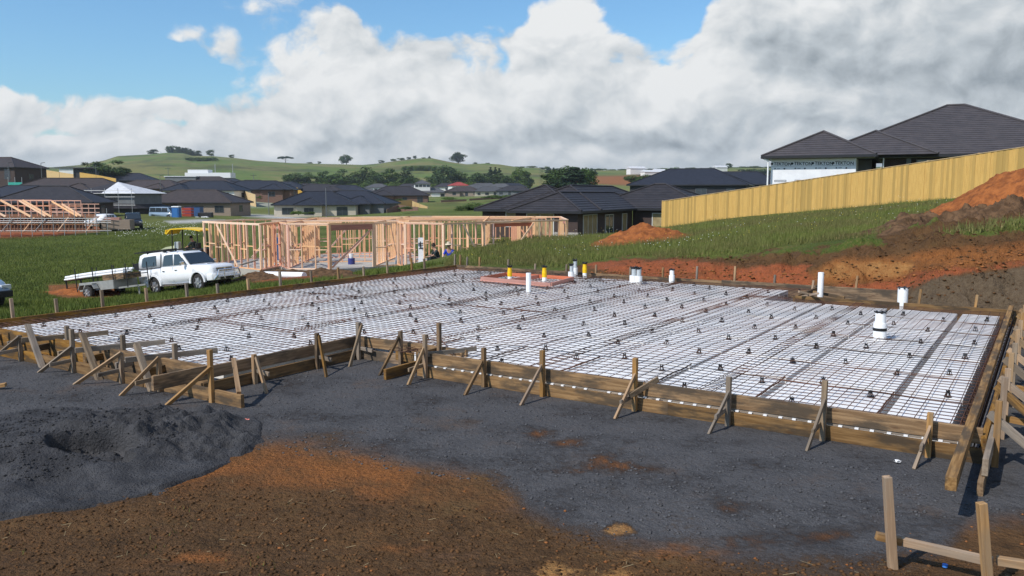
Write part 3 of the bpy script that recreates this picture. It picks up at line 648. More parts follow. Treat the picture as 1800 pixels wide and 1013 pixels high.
# ---------------------------------------------------------------- reinforcing mesh
GRP_MESH = 'sheets of steel reinforcing mesh'
def meshsheet(s0, s1, t0, t1, z, label, sp=.15, r=.0048, red=False):
    m = MB(); n = int((s1 - s0) / sp); k = int((t1 - t0) / sp); rr = random.Random(int(s0 * 100 + t0))
    def wav(a, b): return z + .010 * math.sin(a * 2.3 + b * 1.1 + s0) + .006 * math.sin(a * 5.1 - b * 3.7)
    for i in range(n + 1):
        s = s0 + (s1 - s0) * i / n; q = [S(s, t0 + (t1 - t0) * j / 5, wav(s, t0 + (t1 - t0) * j / 5) + .006) for j in range(6)]
        for a, b in zip(q, q[1:]): m.tube(a, b, r, 3, cap=False, sm=False)
    for i in range(k + 1):
        t = t0 + (t1 - t0) * i / k; q = [S(s0 + (s1 - s0) * j / 5, t, wav(s0 + (s1 - s0) * j / 5, t)) for j in range(6)]
        for a, b in zip(q, q[1:]): m.tube(a, b, r, 3, cap=False, sm=False)
    o = m.build('reinforcing_mesh', M['rebar'], fixn=False); tag(o, label, 'steel mesh', GRP_MESH)
MS = [(-6.1, -3.6, -2.45, 3.7, 'at the front of the left wing beside its outer edge'), (-3.75, -.15, -2.45, 0, 'at the front of the left wing beside the inner corner'),
      (-3.75, -1.4, -.1, 3.8, 'in the left part, behind the inner corner of the formwork'), (-1.55, 1.0, .05, 3.8, 'behind the jog at the left end of the front formwork'),
      (.85, 3.2, -.4, 4.2, 'along the front formwork, left of its middle'), (3.05, 5.4, -.4, 4.2, 'along the front formwork, right of its middle'), (5.25, 7.85, -.4, 4.1, 'in the front right corner of the slab'),
      (-6.1, -3.6, 3.55, 10.3, 'along the left edge running to the far left corner'), (-3.75, -1.3, 3.65, 10.3, 'around the pink timber boxing at the back left'), (-1.45, 1.0, 3.65, 10.3, 'in the middle of the back edge, right of the pink boxing'),
      (.85, 3.2, 4.05, 10.3, 'at the back edge, left of the recess'), (3.05, 5.4, 4.05, 8.3, 'in front of the recess in the back edge'), (5.25, 7.85, 3.95, 8.3, 'in the back right corner of the slab'), (3.05, 3.95, 8.1, 10.3, 'in the narrow strip left of the dark recess')]
for i, (a, b, c, d, l) in enumerate(MS): meshsheet(a, b, c, d, .262 + .006 * (i % 2), 'rusty steel mesh sheet ' + l)
# loose reinforcing bars
GRP_BAR = 'reinforcing bars laid on the mesh'
def rbar(a, b, z, label, r=.0068):
    m = MB(); n = 8; q = [S(a[0] + (b[0] - a[0]) * i / n, a[1] + (b[1] - a[1]) * i / n, z + .006 * math.sin(i * 1.7)) for i in range(n + 1)]
    for p, e in zip(q, q[1:]): m.tube(p, e, r, 5, cap=False)
    o = m.build('reinforcing_bar', M['rebar'], fixn=False); tag(o, label, 'steel bar', GRP_BAR)
for k, r in enumerate(ribs[:6]):
    if r > 1: rbar((r - .03, -.4), (r - .03, .85 + .1 * (k % 3)), .245, 'short dark steel bar at the front formwork in the %s rib gap from the right' % ['first', 'second', 'third', 'fourth', 'fifth', 'sixth'][k], .009)
w_ = ['nearest', 'second nearest', 'third nearest', 'fourth nearest', 'fifth nearest', 'farthest']
for k in range(6): rbar((5.35 + .1 * k, .55 + 1.2 * k + (.1 if k else .15)), (7.85, .6 + 1.2 * k), .275, 'long straight steel bar running to the right edge, %s to the camera' % w_[k], .0055)
for k, (a, b, l) in enumerate([((-1.9, 10.1), (-.2, 8.6), 'of the crossed pair by the back white pipes, left one'), ((-1.6, 8.4), (.2, 9.9), 'right one of the crossed bars beside the white pipes at the back'), ((-4.6, 9.4), (-3.1, 7.4), 'running slantwise to the near left corner of the pink timber boxing'), ((-3.6, 9.3), (-1.2, 9.3), 'lying along the far side of the pink timber boxing'), ((-3.3, 7.25), (-.6, 7.25), 'lying along the near side of the pink timber boxing'),
    ((.7, .3), (1.9, -.3), 'lower slanting bar crossing the mesh at the jog in the front formwork'), ((.3, 1.2), (1.8, -.2), 'upper slanting bar crossing the mesh at the jog in the front formwork'), ((-1.3, 3.7), (1.1, 3.8), 'in the lap of the mesh sheets near the middle of the slab'), ((.2, 10.2), (.1, 3.9), 'along the lap in the mesh behind the short grey strip')]):
    rbar(a, b, .285, 'dark steel bar ' + l, .007)
# starter cage along the right edge
m = MB()
for t in np.arange(-.3, 8.3, .3):
    m.tube(S(7.76, t, .03), S(7.78, t, .27), .005, 4); m.tube(S(7.78, t, .27), S(7.92, t + .02, .26), .005, 4); m.tube(S(7.92, t + .02, .26), S(7.9, t, .05), .005, 4)
for q in ((7.76, .05), (7.9, .06), (7.78, .27), (7.92, .27)): m.tube(S(q[0], -.4, q[1]), S(q[0], 8.3, q[1]), .007, 5)
o = m.build('rebar_cage', M['rebar'], fixn=False); tag(o, 'long rusty steel cage lying in the trench along the right edge of the slab', 'rebar cage')
# ---------------------------------------------------------------- bar chairs
def chair_mesh():
    m = MB()
    for a in range(4):
        t = math.pi / 4 + a * math.pi / 2; c, s = math.cos(t), math.sin(t)
        m.tube((c * .042, s * .042, 0), (c * .02, s * .02, .062), .0075, 4)
        m.tube((c * .02, s * .02, .06), (c * .022, s * .022, .092), .008, 4)
    m.tube((0, 0, .052), (0, 0, .068), .028, 8)
    m.tube((0, 0, 0), (0, 0, .006), .055, 8)
    return m.mesh('bar_chair', M['blackp'])
cm = chair_mesh(); nch = 0
for k in range(-9, 13):
    s = .62 * k + .06
    for j in range(-3, 9):
        t = (.66 if k % 2 else 1.05) + 1.26 * j + random.uniform(-.07, .07); ss_ = s + random.uniform(-.06, .06)
        if s < -.3: ok = -2.35 < t < 10.0 and s > -6
        elif s < 4.0: ok = (.2 if s < 1.5 else -.2) < t < 10.0
        else: ok = -.2 < t < 8.1
        if not ok or s > 7.65 or (-3.5 < s < -1.3 and 7.6 < t < 9.0): continue
        o = bpy.data.objects.new('bar_chair', cm)
        link(o, None, Matrix.Translation(S(ss_, t, .222)) @ Matrix.Rotation(random.uniform(-1.5, 1.5), 4, 'Z') @ Matrix.Rotation(random.gauss(0, .12), 4, 'X') @ Matrix.Scale(random.uniform(.70, .84), 4)); nch += 1
        tag(o, 'small black plastic chair spacing the mesh above the white pods', 'bar chair', 'black bar chairs under the mesh')
# ---------------------------------------------------------------- formwork boards
GB = 'formwork boards round the slab'
def board(a, b, z0, z1, label, out, mt='board', th=.045, name='formwork_board'):
    "board on edge from slab point a to b; out = +1 thickness to the right of a->b"
    m_ = (Vector((b[0] - a[0], b[1] - a[1], 0))).normalized(); nrm = Vector((m_.y, -m_.x, 0)) * out * th / 2
    p0 = S(a[0] + nrm.x, a[1] + nrm.y, (z0 + z1) / 2); p1 = S(b[0] + nrm.x, b[1] + nrm.y, (z0 + z1) / 2)
    o = timber(name, p0, p1, th, z1 - z0, M[mt]); tag(o, label, 'formwork board', GB); return o
# main front, two boards high
board((1.5, -.45), (4.7, -.45), .168, .315, 'upper brown board of the front formwork, left length', 1)
board((4.7, -.45), (7.98, -.45), .168, .313, 'upper brown board of the front formwork, right length ending at the plank', 1)
board((1.45, -.49), (5.0, -.50), .0, .142, 'lower brown board of the front formwork, left length on the gravel', 1)
board((5.0, -.50), (8.02, -.50), .0, .140, 'lower brown board of the front formwork, right length on the gravel', 1)
# jog at the left end
board((-.12, .0), (1.9, .0), .168, .316, 'short upper board between the inner corner and the jog of the front formwork', 1)
board((-.12, -.06), (1.1, -.06), .0, .142, 'short lower board between the inner corner and the jog of the front formwork', 1)
board((.75, -.12), (1.5, -.12), .07, .20, 'packing board doubled over the join left of the jog', 1)
board((1.45, -.5), (1.45, .0), .168, .312, 'end-on board turning the jog in the front formwork', -1)
board((1.28, -.95), (1.28, -.12), .0, .142, 'dark board sticking out of the jog towards the camera', -1)
# left wing, inner side
board((-.14, -2.62), (-.14, .0), .168, .315, 'upper board on the shaded inner side of the left wing', 1)
board((-.06, -2.75), (-.06, -.0), .0, .142, 'lower board on the shaded inner side of the left wing', 1)
# left wing, front: stepped back upper board, lower board further out
board((-6.25, -2.56), (-2.9, -2.56), .02, .315, 'upper board of the left wing front, outer left length', 1)
board((-2.9, -2.56), (-.1, -2.56), .02, .313, 'upper board of the left wing front, length by the corner', 1)
board((-6.6, -2.86), (-3.5, -2.86), .0, .150, 'lower board of the left wing front, far left length on the gravel', 1)
board((-3.5, -2.87), (-1.0, -2.87), .0, .148, 'lower board of the left wing front, middle length on the gravel', 1)
board((-1.0, -2.86), (.86, -2.86), .0, .152, 'lower board poking past the corner of the left wing', 1)
board((-.14, -3.35), (-.14, -2.62), .16, .33, 'dark upper board overshooting the corner of the left wing towards the camera', 1)
# far and side boards
board((-6.2, -2.6), (-6.2, 4.2), .0, .315, 'long dark board on the left edge of the slab, near length', -1, 'board')
board((-6.2, 4.2), (-6.2, 10.5), .0, .313, 'long dark board on the left edge of the slab, far length', -1, 'board')
board((-6.2, 10.45), (-1.4, 10.45), .0, .315, 'far edge board running right from the back left corner', -1)
board((-1.4, 10.45), (1.8, 10.45), .0, .312, 'far edge board behind the white pipes', -1)
board((1.8, 10.45), (5.8, 10.5), .02, .33, 'far edge board running on behind the dark recess', -1)
board((4.05, 8.45), (8.4, 8.45), .02, .315, 'back board on the near side of the dark recess', -1)
board((4.0, 8.45), (4.0, 10.45), .0, .30, 'board on the left side of the dark recess', 1)
board((7.97, -.5), (7.97, 4.1), .0, .25, 'right edge board under the plank, near length', 1)
board((7.97, 4.1), (7.97, 8.45), .0, .25, 'right edge board under the plank, far length', 1)
board((8.01, -1.45), (8.01, -.6), .0, .12, 'stub of board end pointing at the camera beside the plank', 1)
o = timber('plank', S(7.88, -2.2, .30), S(7.86, 8.35, .36), .075, .10, M['board']); tag(o, 'long heavy plank resting along the right edge and jutting out over the gravel', 'plank')
o = timber('plank', S(8.05, -1.3, .20), S(8.05, -.1, .20), .045, .14, M['greywood']); tag(o, 'short plank standing on edge with a pale cut end beside the long plank', 'plank')
# white blocks standing in for light that shows through the front board gap
GT = 'white blocks for light through the front boards'
tm = MB().box((0, 0, 0), (.036, .03, .014)).mesh('light_fleck', M['pvc'])
k = 0; s = 1.75
while s < 7.9:
    if random.random() < .93:
        o = bpy.data.objects.new('light_fleck', tm); link(o, None, Matrix.Translation(S(s, -.503, .151)) @ Matrix.Rotation(-TH, 4, 'Z')); tag(o, 'tiny white block standing in for light through the gap between the front boards', 'light_fleck', GT)
    s += .145 + random.uniform(-.012, .012)
o = timber('packing_strip', S(1.55, -.47, .155), S(7.9, -.47, .155), .03, .034, M['greywood']); tag(o, 'thin dark strip in the gap between the upper and lower front boards', 'timber strip')

# ---------------------------------------------------------------- braces: peg, strut, cleat
def brace(label, s, t, h, foot, sth=.66, mt='peg', cleat=1, lean=(0, 0), w=.05, group='peg braces along the formwork', strut2=None, along=(0, -1)):
    b = S(s, t, 0); r = thing('formwork_brace', label, 'brace', Matrix.Translation(b), group)
    lz = gz(b.x, b.y)
    top = S(s + lean[0], t + lean[1], h)
    timber('peg', b + Vector((0, 0, lz - .03)), top, w, w, M[mt], r, up=tuple(SR), bev=.002)
    if foot is not None:
        f = S(foot[0], foot[1], 0); f.z = gz(f.x, f.y) - .01
        k = sth; q = S(s + lean[0] * k + along[0] * .05, t + lean[1] * k + along[1] * .05, h * k)
        d = (q - f).normalized(); timber('strut', f, q + d * .07, w * .95, w * .5, M[mt], r, up=tuple(SR), bev=.002)
    if cleat:
        c0 = S(s - .03 + along[1] * 0, t + .02, .17); c1 = S(s - .03 + along[0] * .3, t + along[1] * .3, .155)
        timber('cleat', c0, c1, w * .5, w, M['greywood'], r, bev=.002)
    return r
FR = [(1.62, -.57, .58, (1.69, -1.0), 'second'), (2.56, -.57, .50, (2.61, -1.04), 'third'), (3.42, -.58, .56, (3.43, -1.08), 'fourth'), (4.62, -.58, .60, (4.58, -.99), 'fifth'),
      (5.68, -.58, .52, (5.62, -.98), 'sixth'), (6.63, -.58, .60, (6.58, -1.00), 'seventh'), (7.56, -.58, .42, (7.50, -1.02), 'last of eight, farthest')]
for i, (s, t, h, f, nm) in enumerate(FR):
    brace('peg with slanting strut on the front formwork, %s from the inner corner' % nm, s, t, h, f, .62, ['peg', 'board', 'peg', 'peg', 'greywood', 'greywood', 'peg'][i], 1 if i in (0, 3, 4, 5, 6) else 0, group='peg braces along the front formwork')
brace('first peg of the front formwork, by the inner corner, with an orange-brown strut', .86, -.18, .50, (1.02, -.80), .8, 'board', 0, group='peg braces along the front formwork')
r = brace('peg close behind the second front peg where the board jogs', 1.50, -.12, .66, None, mt='board', cleat=0, group='peg braces along the front formwork')
o = timber('cross_cleat', S(1.55, -.62, .30), S(1.95, .12, .315), .03, .06, M['greywood']); tag(o, 'short cross piece lying over the jog in the front formwork', 'timber piece')
o = timber('cross_cleat', S(4.62, -.72, .20), S(4.80, -.36, .345), .03, .06, M['greywood']); tag(o, 'grey cleat resting over the top board at the tallest front peg', 'timber piece')
# inner corner and inner side of the wing
IN = [(0.04, -.16, .55, (.30, -.62), 'grey peg with strut standing in the inner corner of the formwork', 'greywood', (1, 0)),
      (0.02, -.95, .50, (.50, -1.25), 'peg with crossed struts on the shaded wing side, next to the inner corner', 'board', (1, 0)),
      (0.02, -2.02, .38, (.55, -2.28), 'peg with crossed struts halfway along the shaded wing side', 'peg', (1, 0))]
for s, t, h, f, l, mt, al in IN: brace(l, s, t, h, f, .85, mt, 1, along=al, group='peg braces on the inner side of the wing')
brace('pegs and strut holding the overshooting corner of the left wing', .36, -2.92, .62, (.02, -3.28), .62, 'peg', 0, group='peg braces along the left wing')
o = timber('corner_strut', S(.80, -2.88, .16), S(.30, -2.55, .44), .05, .045, M['peg']); tag(o, 'slanting strut tying the wing corner peg to the overshooting lower board', 'strut')
brace('low peg with a strut splayed towards the gravel heap, nearest to the wing corner', -.62, -2.93, .40, (-.83, -3.32), .95, 'peg', 1, group='peg braces along the left wing')
WP = [(-1.42, -2.93, .40, (-1.88, -3.30), 'low peg and pale strut in the middle of the left wing front', 'peg', .92), (-2.55, -2.93, .60, (-2.98, -3.18), 'tall grey peg and thin strut in the left wing front', 'greywood', .55),
      (-3.95, -2.93, .38, (-4.32, -3.2), 'low peg and grey strut towards the left end of the wing front', 'greywood', .85), (-5.05, -2.93, .60, (-4.9, -3.35), 'big grey peg at the far left end of the wing front', 'greywood', .4)]
for s, t, h, f, l, mt, k in WP: brace(l, s, t, h, f, k, mt, 1, group='peg braces along the left wing')
# tall leaning braces that hold rails across the wing front
for i, (s, top, l) in enumerate([(-3.25, (-3.85, .53), 'left'), (-1.85, (-2.42, .54), 'middle'), (-.35 - .35, (-1.18, .52), 'right')]):
    r = thing('leaning_brace', '%s one of three tall braces leaning over the wing front with a rail' % l, 'brace', Matrix.Translation(S(s, -2.95, 0)), 'leaning braces over the left wing')
    timber('leaning_post', S(s, -2.98, -.02), S(top[0], -2.86, top[1]), .05, .075, M['greywood'], r, up=tuple(SB))
    timber('upright', S(s - .22, -2.5, 0), S(s - .22, -2.5, .50), .05, .05, M['greywood'], r, up=tuple(SR))
    timber('rail', S(s - .55, -2.98, .33), S(s - .1, -1.95, .335), .045, .07, M['greywood'], r)
# rebate blocks between the two wing boards
for i, s in enumerate([-5.9, -5.2, -4.5, -3.8, -3.1, -2.4, -1.7, -1.0, -.45]):
    o = timber('rebate_block', S(s, -2.84, .175), S(s, -2.6, .19), .045, .09, M['board' if i % 2 else 'greywood']); tag(o, 'short block bridging the stepped boards of the left wing front', 'timber block', 'blocks between the stepped wing boards')
# far side pegs
GP = 'marker pegs along the far edges of the slab'
def peg(p, h, lean, mt, label, w=.05, group=GP):
    p = Vector(p); o = timber('peg', p + Vector((0, 0, -.05)), p + Vector((lean[0], lean[1], h)), w, w * .9, M[mt], up=tuple(SR)); tag(o, label, 'peg', group); return o
FP = [(30, 566, 530, .1), (103, 555, 530, .0), (185, 537, 515, 0), (262, 527, 511, 0), (332, 520, 502, 0), (388, 514, 503, 0), (440, 506, 494, 0), (497, 499, 481, 0), (550, 492, 480, 0), (598, 486, 474, 0), (643, 481, 472, 0), (684, 475, 461, 0), (726, 471, 457, 0), (748, 470, 458, 0)]
ordn = ['first', 'second', 'third', 'fourth', 'fifth', 'sixth', 'seventh', 'eighth', 'ninth', 'tenth', 'eleventh', 'twelfth', 'thirteenth', 'fourteenth']
for i, (u, v0, v1, ln) in enumerate(FP):
    # walk along a line 12 cm outside the left edge until the column matches
    best = min((abs(toph(np.array([S(-6.34, t).x]), np.array([S(-6.34, t).y]), np.array([.0]))[0][0] - u), t) for t in np.arange(-2.4, 10.6, .05))[1]
    p = S(-6.36, best, 0); ytop = py_(u, v1, p.y).z
    peg(p, max(.2, ytop + .05), (-.03, 0), 'greywood' if i % 3 else 'peg', '%s peg from the near end outside the left edge of the slab' % ordn[i].capitalize() if i else 'nearest peg outside the left edge of the slab, leaning')
BP = [(795, 450), (807, 451), (819, 455), (842, 455), (892, 459), (940, 467), (993, 468), (1045, 469), (1105, 473), (1162, 474), (1222, 472), (1290, 472), (1358, 487)]
for i, (u, v1) in enumerate(BP):
    best = min((abs(toph(np.array([S(s, 10.6).x]), np.array([S(s, 10.6).y]), np.array([.2]))[0][0] - u), s) for s in np.arange(-6.4, 5, .05))[1]
    p = S(best, 10.62, 0); peg(p, max(.34, py_(u, v1, p.y).z + .05), (.02, 0), 'peg' if i % 2 else 'greywood', '%s peg from the left behind the far edge of the slab' % ordn[i])
for i, (u, v0, v1, l) in enumerate([(1425, 515, 497, 'peg rising just left of the tall white pipe at the recess'), (1502, 512, 489, 'leaning peg behind the dark recess'), (1613, 533, 513, 'leaning peg behind the back board, right of the widest white pipe'), (1712, 540, 523, 'pale peg behind the back right board')]):
    p = pz(u, v0 + 6, .1); p.z = 0; peg(p, py_(u, v1, p.y).z + .05, (.06, .02), 'peg', l)
# crossed braces at the recess
for a, b, l in [((4.05, 8.9), (4.55, 8.2), 'left'), ((4.6, 8.9), (4.15, 8.3), 'right')]:
    o = timber('cross_brace', S(a[0], a[1], .24), S(b[0], b[1], .42), .05, .045, M['peg']); tag(o, '%s stick of the crossed pair by the tall white pipe' % l, 'brace')
o = timber('cross_cleat', S(4.3, 8.9, .36), S(4.95, 8.75, .30), .05, .06, M['board']); tag(o, 'loose timber offcut lying behind the tall white pipe', 'timber piece')
# right edge braces
RG = 'peg braces along the right edge'
RT = [(-.55, .60, 'nearest'), (.45, .62, 'second nearest'), (1.15, .58, 'third nearest'), (2.05, .60, 'fourth nearest'), (3.05, .56, 'fifth nearest'), (4.0, .60, 'sixth nearest'), (5.1, .58, 'seventh nearest'), (6.2, .56, 'second farthest'), (7.3, .55, 'farthest')]
for i, (t, h, l) in enumerate(RT):
    mt = ['peg', 'peg', 'board', 'peg', 'greywood', 'peg', 'board', 'peg', 'peg'][i]
    b = S(8.09, t, 0); r = thing('formwork_brace', '%s of the braces standing outside the right edge of the slab' % l, 'brace', Matrix.Translation(b), RG)
    timber('peg', b - Vector((0, 0, .03)), S(8.09, t, h), .05, .055, M['peg' if i != 4 else 'greywood'], r, up=tuple(SR))
    timber('strut', S(8.72, t - .30, -.01), S(8.02, t + .06, .46 + .05 * (i % 2)), .045, .07, M[['greywood', 'board', 'peg', 'greywood', 'peg', 'peg', 'greywood', 'peg', 'peg'][i]], r)
    if i: timber('rail', S(7.98, t + .12, .19), S(8.85, t + .0, .15), .045, .06, M['peg'], r)
peg(S(8.9, 7.4, 0), .5, (0, 0), 'peg', 'peg standing at the back right corner outside the slab')
o = timber('offcut', S(8.5, 8.3, .08), S(9.3, 8.4, .12), .09, .04, M['board']); tag(o, 'orange-brown offcut lying outside the back right corner', 'timber piece')
# profile (batter board) in the bottom right corner
pa = pz(1573, 1002, .03); pb = pz(1745, 1045, .05)
r = thing('profile_board', 'pale batter board of leaning pegs and a nailed rail in the near right corner', 'batter board', Matrix.Translation(pa))
ta = py_(1559, 838, pa.y - .02); tb = py_(1725, 884, pb.y)
timber('peg', pa - Vector((0, 0, .12)), ta, .050, .045, M['peg'], r, up=(0, 1, 0)); timber('peg', pb - Vector((0, 0, .15)), tb, .048, .045, M['peg'], r, up=(0, 1, 0))
ra = py_(1537, 940, pa.y + .06); rb_ = py_(1660, 975, pb.y + .10); rc = py_(1850, 1003, pb.y + .05)
timber('rail', py_(1540, 942, pa.y + .07), py_(1584, 952, pa.y + .05), .045, .05, M['peg'], r)
timber('rail', py_(1585, 952, pa.y + .06), py_(1745, 988, pb.y + .06), .045, .05, M['peg'], r)
timber('rail', py_(1752, 985, pb.y + .07), py_(1900, 1008, pb.y - .1), .045, .05, M['peg'], r)
timber('peg', Vector((3.45, 5.0, 0)), py_(1812, 905, 5.0), .045, .045, M['peg'], r, up=(0, 1, 0))
# ---------------------------------------------------------------- drain pipes
def pipe(s, t, top, r, label, kind='plain', group='drain pipes rising through the slab', z0=.0, base=None):
    p = S(s, t, 0); P_ = thing('drain_pipe', label, 'pipe', Matrix.Translation(p), group)
    n = 20
    if kind == 'plain':
        m = MB(); m.tube(p + Vector((0, 0, z0)), p + Vector((0, 0, top)), r, n); m.build('tube', M['pvc'], P_, Matrix.Identity(4))
    elif kind == 'collar':
        m = MB(); m.tube(p + Vector((0, 0, z0)), p + Vector((0, 0, top * .74)), r * 1.28, n); m.build('sleeve', M['pvc'], P_, Matrix.Identity(4))
        m = MB(); m.tube(p + Vector((0, 0, top * .7)), p + Vector((0, 0, top - .01)), r, n); m.build('tube', M['pvc'], P_, Matrix.Identity(4))
    elif kind == 'yellow':
        m = MB(); m.tube(p + Vector((0, 0, z0)), p + Vector((0, 0, top * .62)), r, n); m.build('tube', M['pvc'], P_, Matrix.Identity(4))
        m = MB(); zz = [(.56, 1.03), (.72, 1.09), (.80, 1.0), (.90, .88), (.985, .92)]
        for (a, ra_), (b, rb2) in zip(zz, zz[1:]): m.tube(p + Vector((0, 0, top * a)), p + Vector((0, 0, top * b)), r * ra_, n, r * rb2)
        m.build('yellow_wrap', M['yellow'], P_, Matrix.Identity(4))
    elif kind == 'grey':
        m = MB(); m.tube(p + Vector((0, 0, z0)), p + Vector((0, 0, top * .68)), r * 1.3, n); m.build('sleeve', M['pvc'], P_, Matrix.Identity(4))
        m = MB(); m.tube(p + Vector((.01, 0, top * .6)), p + Vector((.01, 0, top - .01)), r * .8, n); m.build('tube', M['pvcgrey'], P_, Matrix.Identity(4))
    if kind != 'plain' or label.startswith('widest'):
        m = MB(); rr = random.Random(int(s * 100)); rt = r * (.95 if kind != 'grey' else .85)
        for k in range(7):
            a = k * .9; m.bar(p + Vector((math.cos(a) * rt * .8, math.sin(a) * rt * .8, top - .03)), p + Vector((math.cos(a) * rt * 1.35, math.sin(a) * rt * 1.35, top + rr.uniform(0, .03))), .03, .012)
        m.tube(p + Vector((0, 0, top - .035)), p + Vector((0, 0, top + .006)), rt * 1.04, n)
        m.build('black_tape_cap', M['blackp'], P_, Matrix.Identity(4))
    return P_
def topz(v, s, t): return py_(900, v, S(s, t).y).z
PG = [(-2.94, 8.36, 468, .055, 'yellow', 'leftmost yellow wrapped pipe inside the pink boxing'), (-1.11, 6.33, 480, .055, 'plain', 'bare white pipe standing in front of the pink boxing'), (-2.01, 8.5, 468, .055, 'yellow', 'middle yellow wrapped pipe at the right part of the pink boxing'),
      (-2.01 + .12, 9.64, 465, .06, 'grey', 'white sleeve with grey pipe, left one of the pair behind the boxing'), (-2.22 + .1, 10.25, 457, .06, 'grey', 'white sleeve with grey pipe, taller one of the pair at the far edge'), (-1.82 + .05, 10.15, 462, .055, 'yellow', 'rightmost yellow wrapped pipe, beside the far edge board'),
      (-.02, 9.38, 470, .075, 'grey', 'left half of the fat double pipe left of the lone collared pipe'), (.10, 9.40, 471, .07, 'grey', 'right half of the fat double pipe left of the lone collared pipe'), (.63, 10.2, 474, .055, 'collar', 'lone short collared pipe near the far edge right of the double pipe'),
      (4.5, 8.62, 479, .058, 'plain', 'tall slim white pipe at the corner of the dark recess'), (6.05, 8.54, 506, .095, 'plain', 'widest short white pipe in front of the back board')]
for s, t, v, r, k, l in PG: pipe(s, t, topz(v, s, t), r, l, k)
P_ = pipe(6.31, 4.46, topz(549, 6.31, 4.46), .075, 'white two-stage pipe with a black band standing alone on the right of the slab', 'collar')
p = S(6.31, 4.46, 0); tz = topz(549, 6.31, 4.46)
m = MB(); m.tube(p + Vector((0, 0, tz * .56)), p + Vector((0, 0, tz * .63)), .075 * 1.33, 20); m.build('black_band', M['blackp'], P_, Matrix.Identity(4))
# pink boxing
r = thing('pink_boxing', 'rectangular frame of pink treated timber round two yellow pipes on the mesh', 'timber boxing', Matrix.Translation(S(-2.3, 8.2, .27)))
q = [(-3.35, 7.7), (-1.2, 7.45), (-1.45, 8.95), (-3.45, 8.95)]
for a, b in zip(q, q[1:] + q[:1]): timber('rail', S(a[0], a[1], .315), S(b[0], b[1], .315), .045, .09, M['redwood'], r)
timber('rail', S(-2.5, 7.6, .31), S(-2.45, 8.95, .31), .045, .09, M['redwood'], r); timber('bottom_batten', S(-3.3, 7.62, .285), S(-1.25, 7.38, .285), .07, .03, M['redwood'], r)
# litter
for u, v, mt, l, nm in ((432, 740, (.8, .25, .2), 'scrap of pink tape lying on the gravel right of the heap', 'tape_scrap'), (1577, 813, (.85, .85, .85), 'scrap of white paper on the gravel in front of the last front peg', 'paper_scrap'), (1660, 1012, (.05, .2, .6), 'blue bottle cap pressed in the soil under the batter board', 'bottle_cap')):
    p = pz(u, v, .01); p.z = gz(p.x, p.y) + .012; m = MB(); n = 9
    if nm == 'bottle_cap': m.tube(p, p + Vector((0, 0, .018)), .016, 14)
    else:
        for k in range(5): m.add([p + Vector((random.uniform(-.04, .04), random.uniform(-.03, .03), random.uniform(0, .02))) for _ in range(4)], [(0, 1, 2, 3)])
    o = m.build(nm, mat(nm, mt, rough=.6)); tag(o, l, 'litter')
p = pz(2, 682, .03); o = timber('offcut', p + Vector((-.15, 0, gz(p.x, p.y))), p + Vector((.03, .05, .03)), .08, .04, M['peg']); tag(o, 'pale timber offcut on the gravel at the far left of the picture', 'timber piece')
# ---------------------------------------------------------------- paling fence on the right
M['paling2'] = M['paling']
F0 = Vector((10.2, 56, 0)); F1 = Vector((30.0, 34.8, 0)); FD = (F1 - F0).normalized(); FN = Vector((-FD.y, FD.x, 0)) * -1
FL = (F1 - F0).length
fr = thing('paling_fence', 'long new yellow timber paling fence climbing the grassy slope on the right', 'fence', Matrix.Translation(F0))
def fbase(k): return .05 + 2.80 * k / ((Vector((25, 40.1, 0)) - F0).length) 
def ftop(k): return fbase(k) + 1.82
Mf = Matrix((FD, FN, Vector((0, 0, 1)))).transposed().to_4x4(); Mf.translation = F0
nb = int(FL / .135); rr = random.Random(5)
cuts = list(range(0, nb, 18)) + [nb]
vmat = []
for ci, (a, b) in enumerate(zip(cuts, cuts[1:])):
    m = MB()
    for i in range(a, b):
        k = (i + .5) * .135; z0 = fbase(k) - .35; z1 = ftop(k) + rr.uniform(-.018, .016); off = rr.choice((0, .010, .018)) + rr.uniform(0, .004)
        sl = 2.8 / 22.6 * .067
        x0, x1 = k - .067, k + .067; y0, y1 = off, off + .02
        vs = [(x0, y0, z0), (x1, y0, z0), (x1, y1, z0), (x0, y1, z0), (x0, y0, z1 - sl), (x1, y0, z1 + sl), (x1, y1, z1 + sl), (x0, y1, z1 - sl)]
        m.add(vs, [(0, 1, 5, 4), (1, 2, 6, 5), (2, 3, 7, 6), (3, 0, 4, 7), (4, 5, 6, 7)])
    pass
    o = m.build('paling_panel', None, fr, Mf)
    vmat.append(o)
def paling_material():
    m = bpy.data.materials.new('fence_palings'); m.use_nodes = True; t = NT(m.node_tree); t.t.nodes.clear()
    out = t.n('ShaderNodeOutputMaterial'); b = t.n('ShaderNodeBsdfPrincipled'); t.t.links.new(b.outputs[0], out.inputs[0]); b.inputs['Roughness'].default_value = .8; b.inputs['Specular IOR Level'].default_value = .2
    P = t.n('ShaderNodeTexCoord').outputs['Object']; sx = t.n('ShaderNodeSeparateXYZ'); t.t.links.new(P, sx.inputs[0])
    pid = t.m('FLOOR', t.m('DIVIDE', sx.outputs[0], .135)); wn = t.n('ShaderNodeTexWhiteNoise', noise_dimensions='1D'); t.t.links.new(pid, wn.inputs['W'])
    g = t.noise(t.vm('MULTIPLY', P, (22, 22, 1.2)), 1.5, 5, .6)
    c = t.mix(t.ss(g, .3, .7), (.58, .37, .115), (.48, .29, .085)); c = t.mix(t.m('MULTIPLY', t.ss(wn.outputs['Value'], .3, 1.0), .85), c, (.33, .22, .07))
    n = t.noise(P, .9, 5, .6); c = t.mix(t.m('MULTIPLY', t.ss(n, .55, .75), .4), c, (.36, .25, .09))
    t.t.links.new(c, b.inputs['Base Color']); return m
M['palings'] = paling_material()
for o in vmat: o.data.materials.clear(); o.data.materials.append(M['palings'])
k = 0
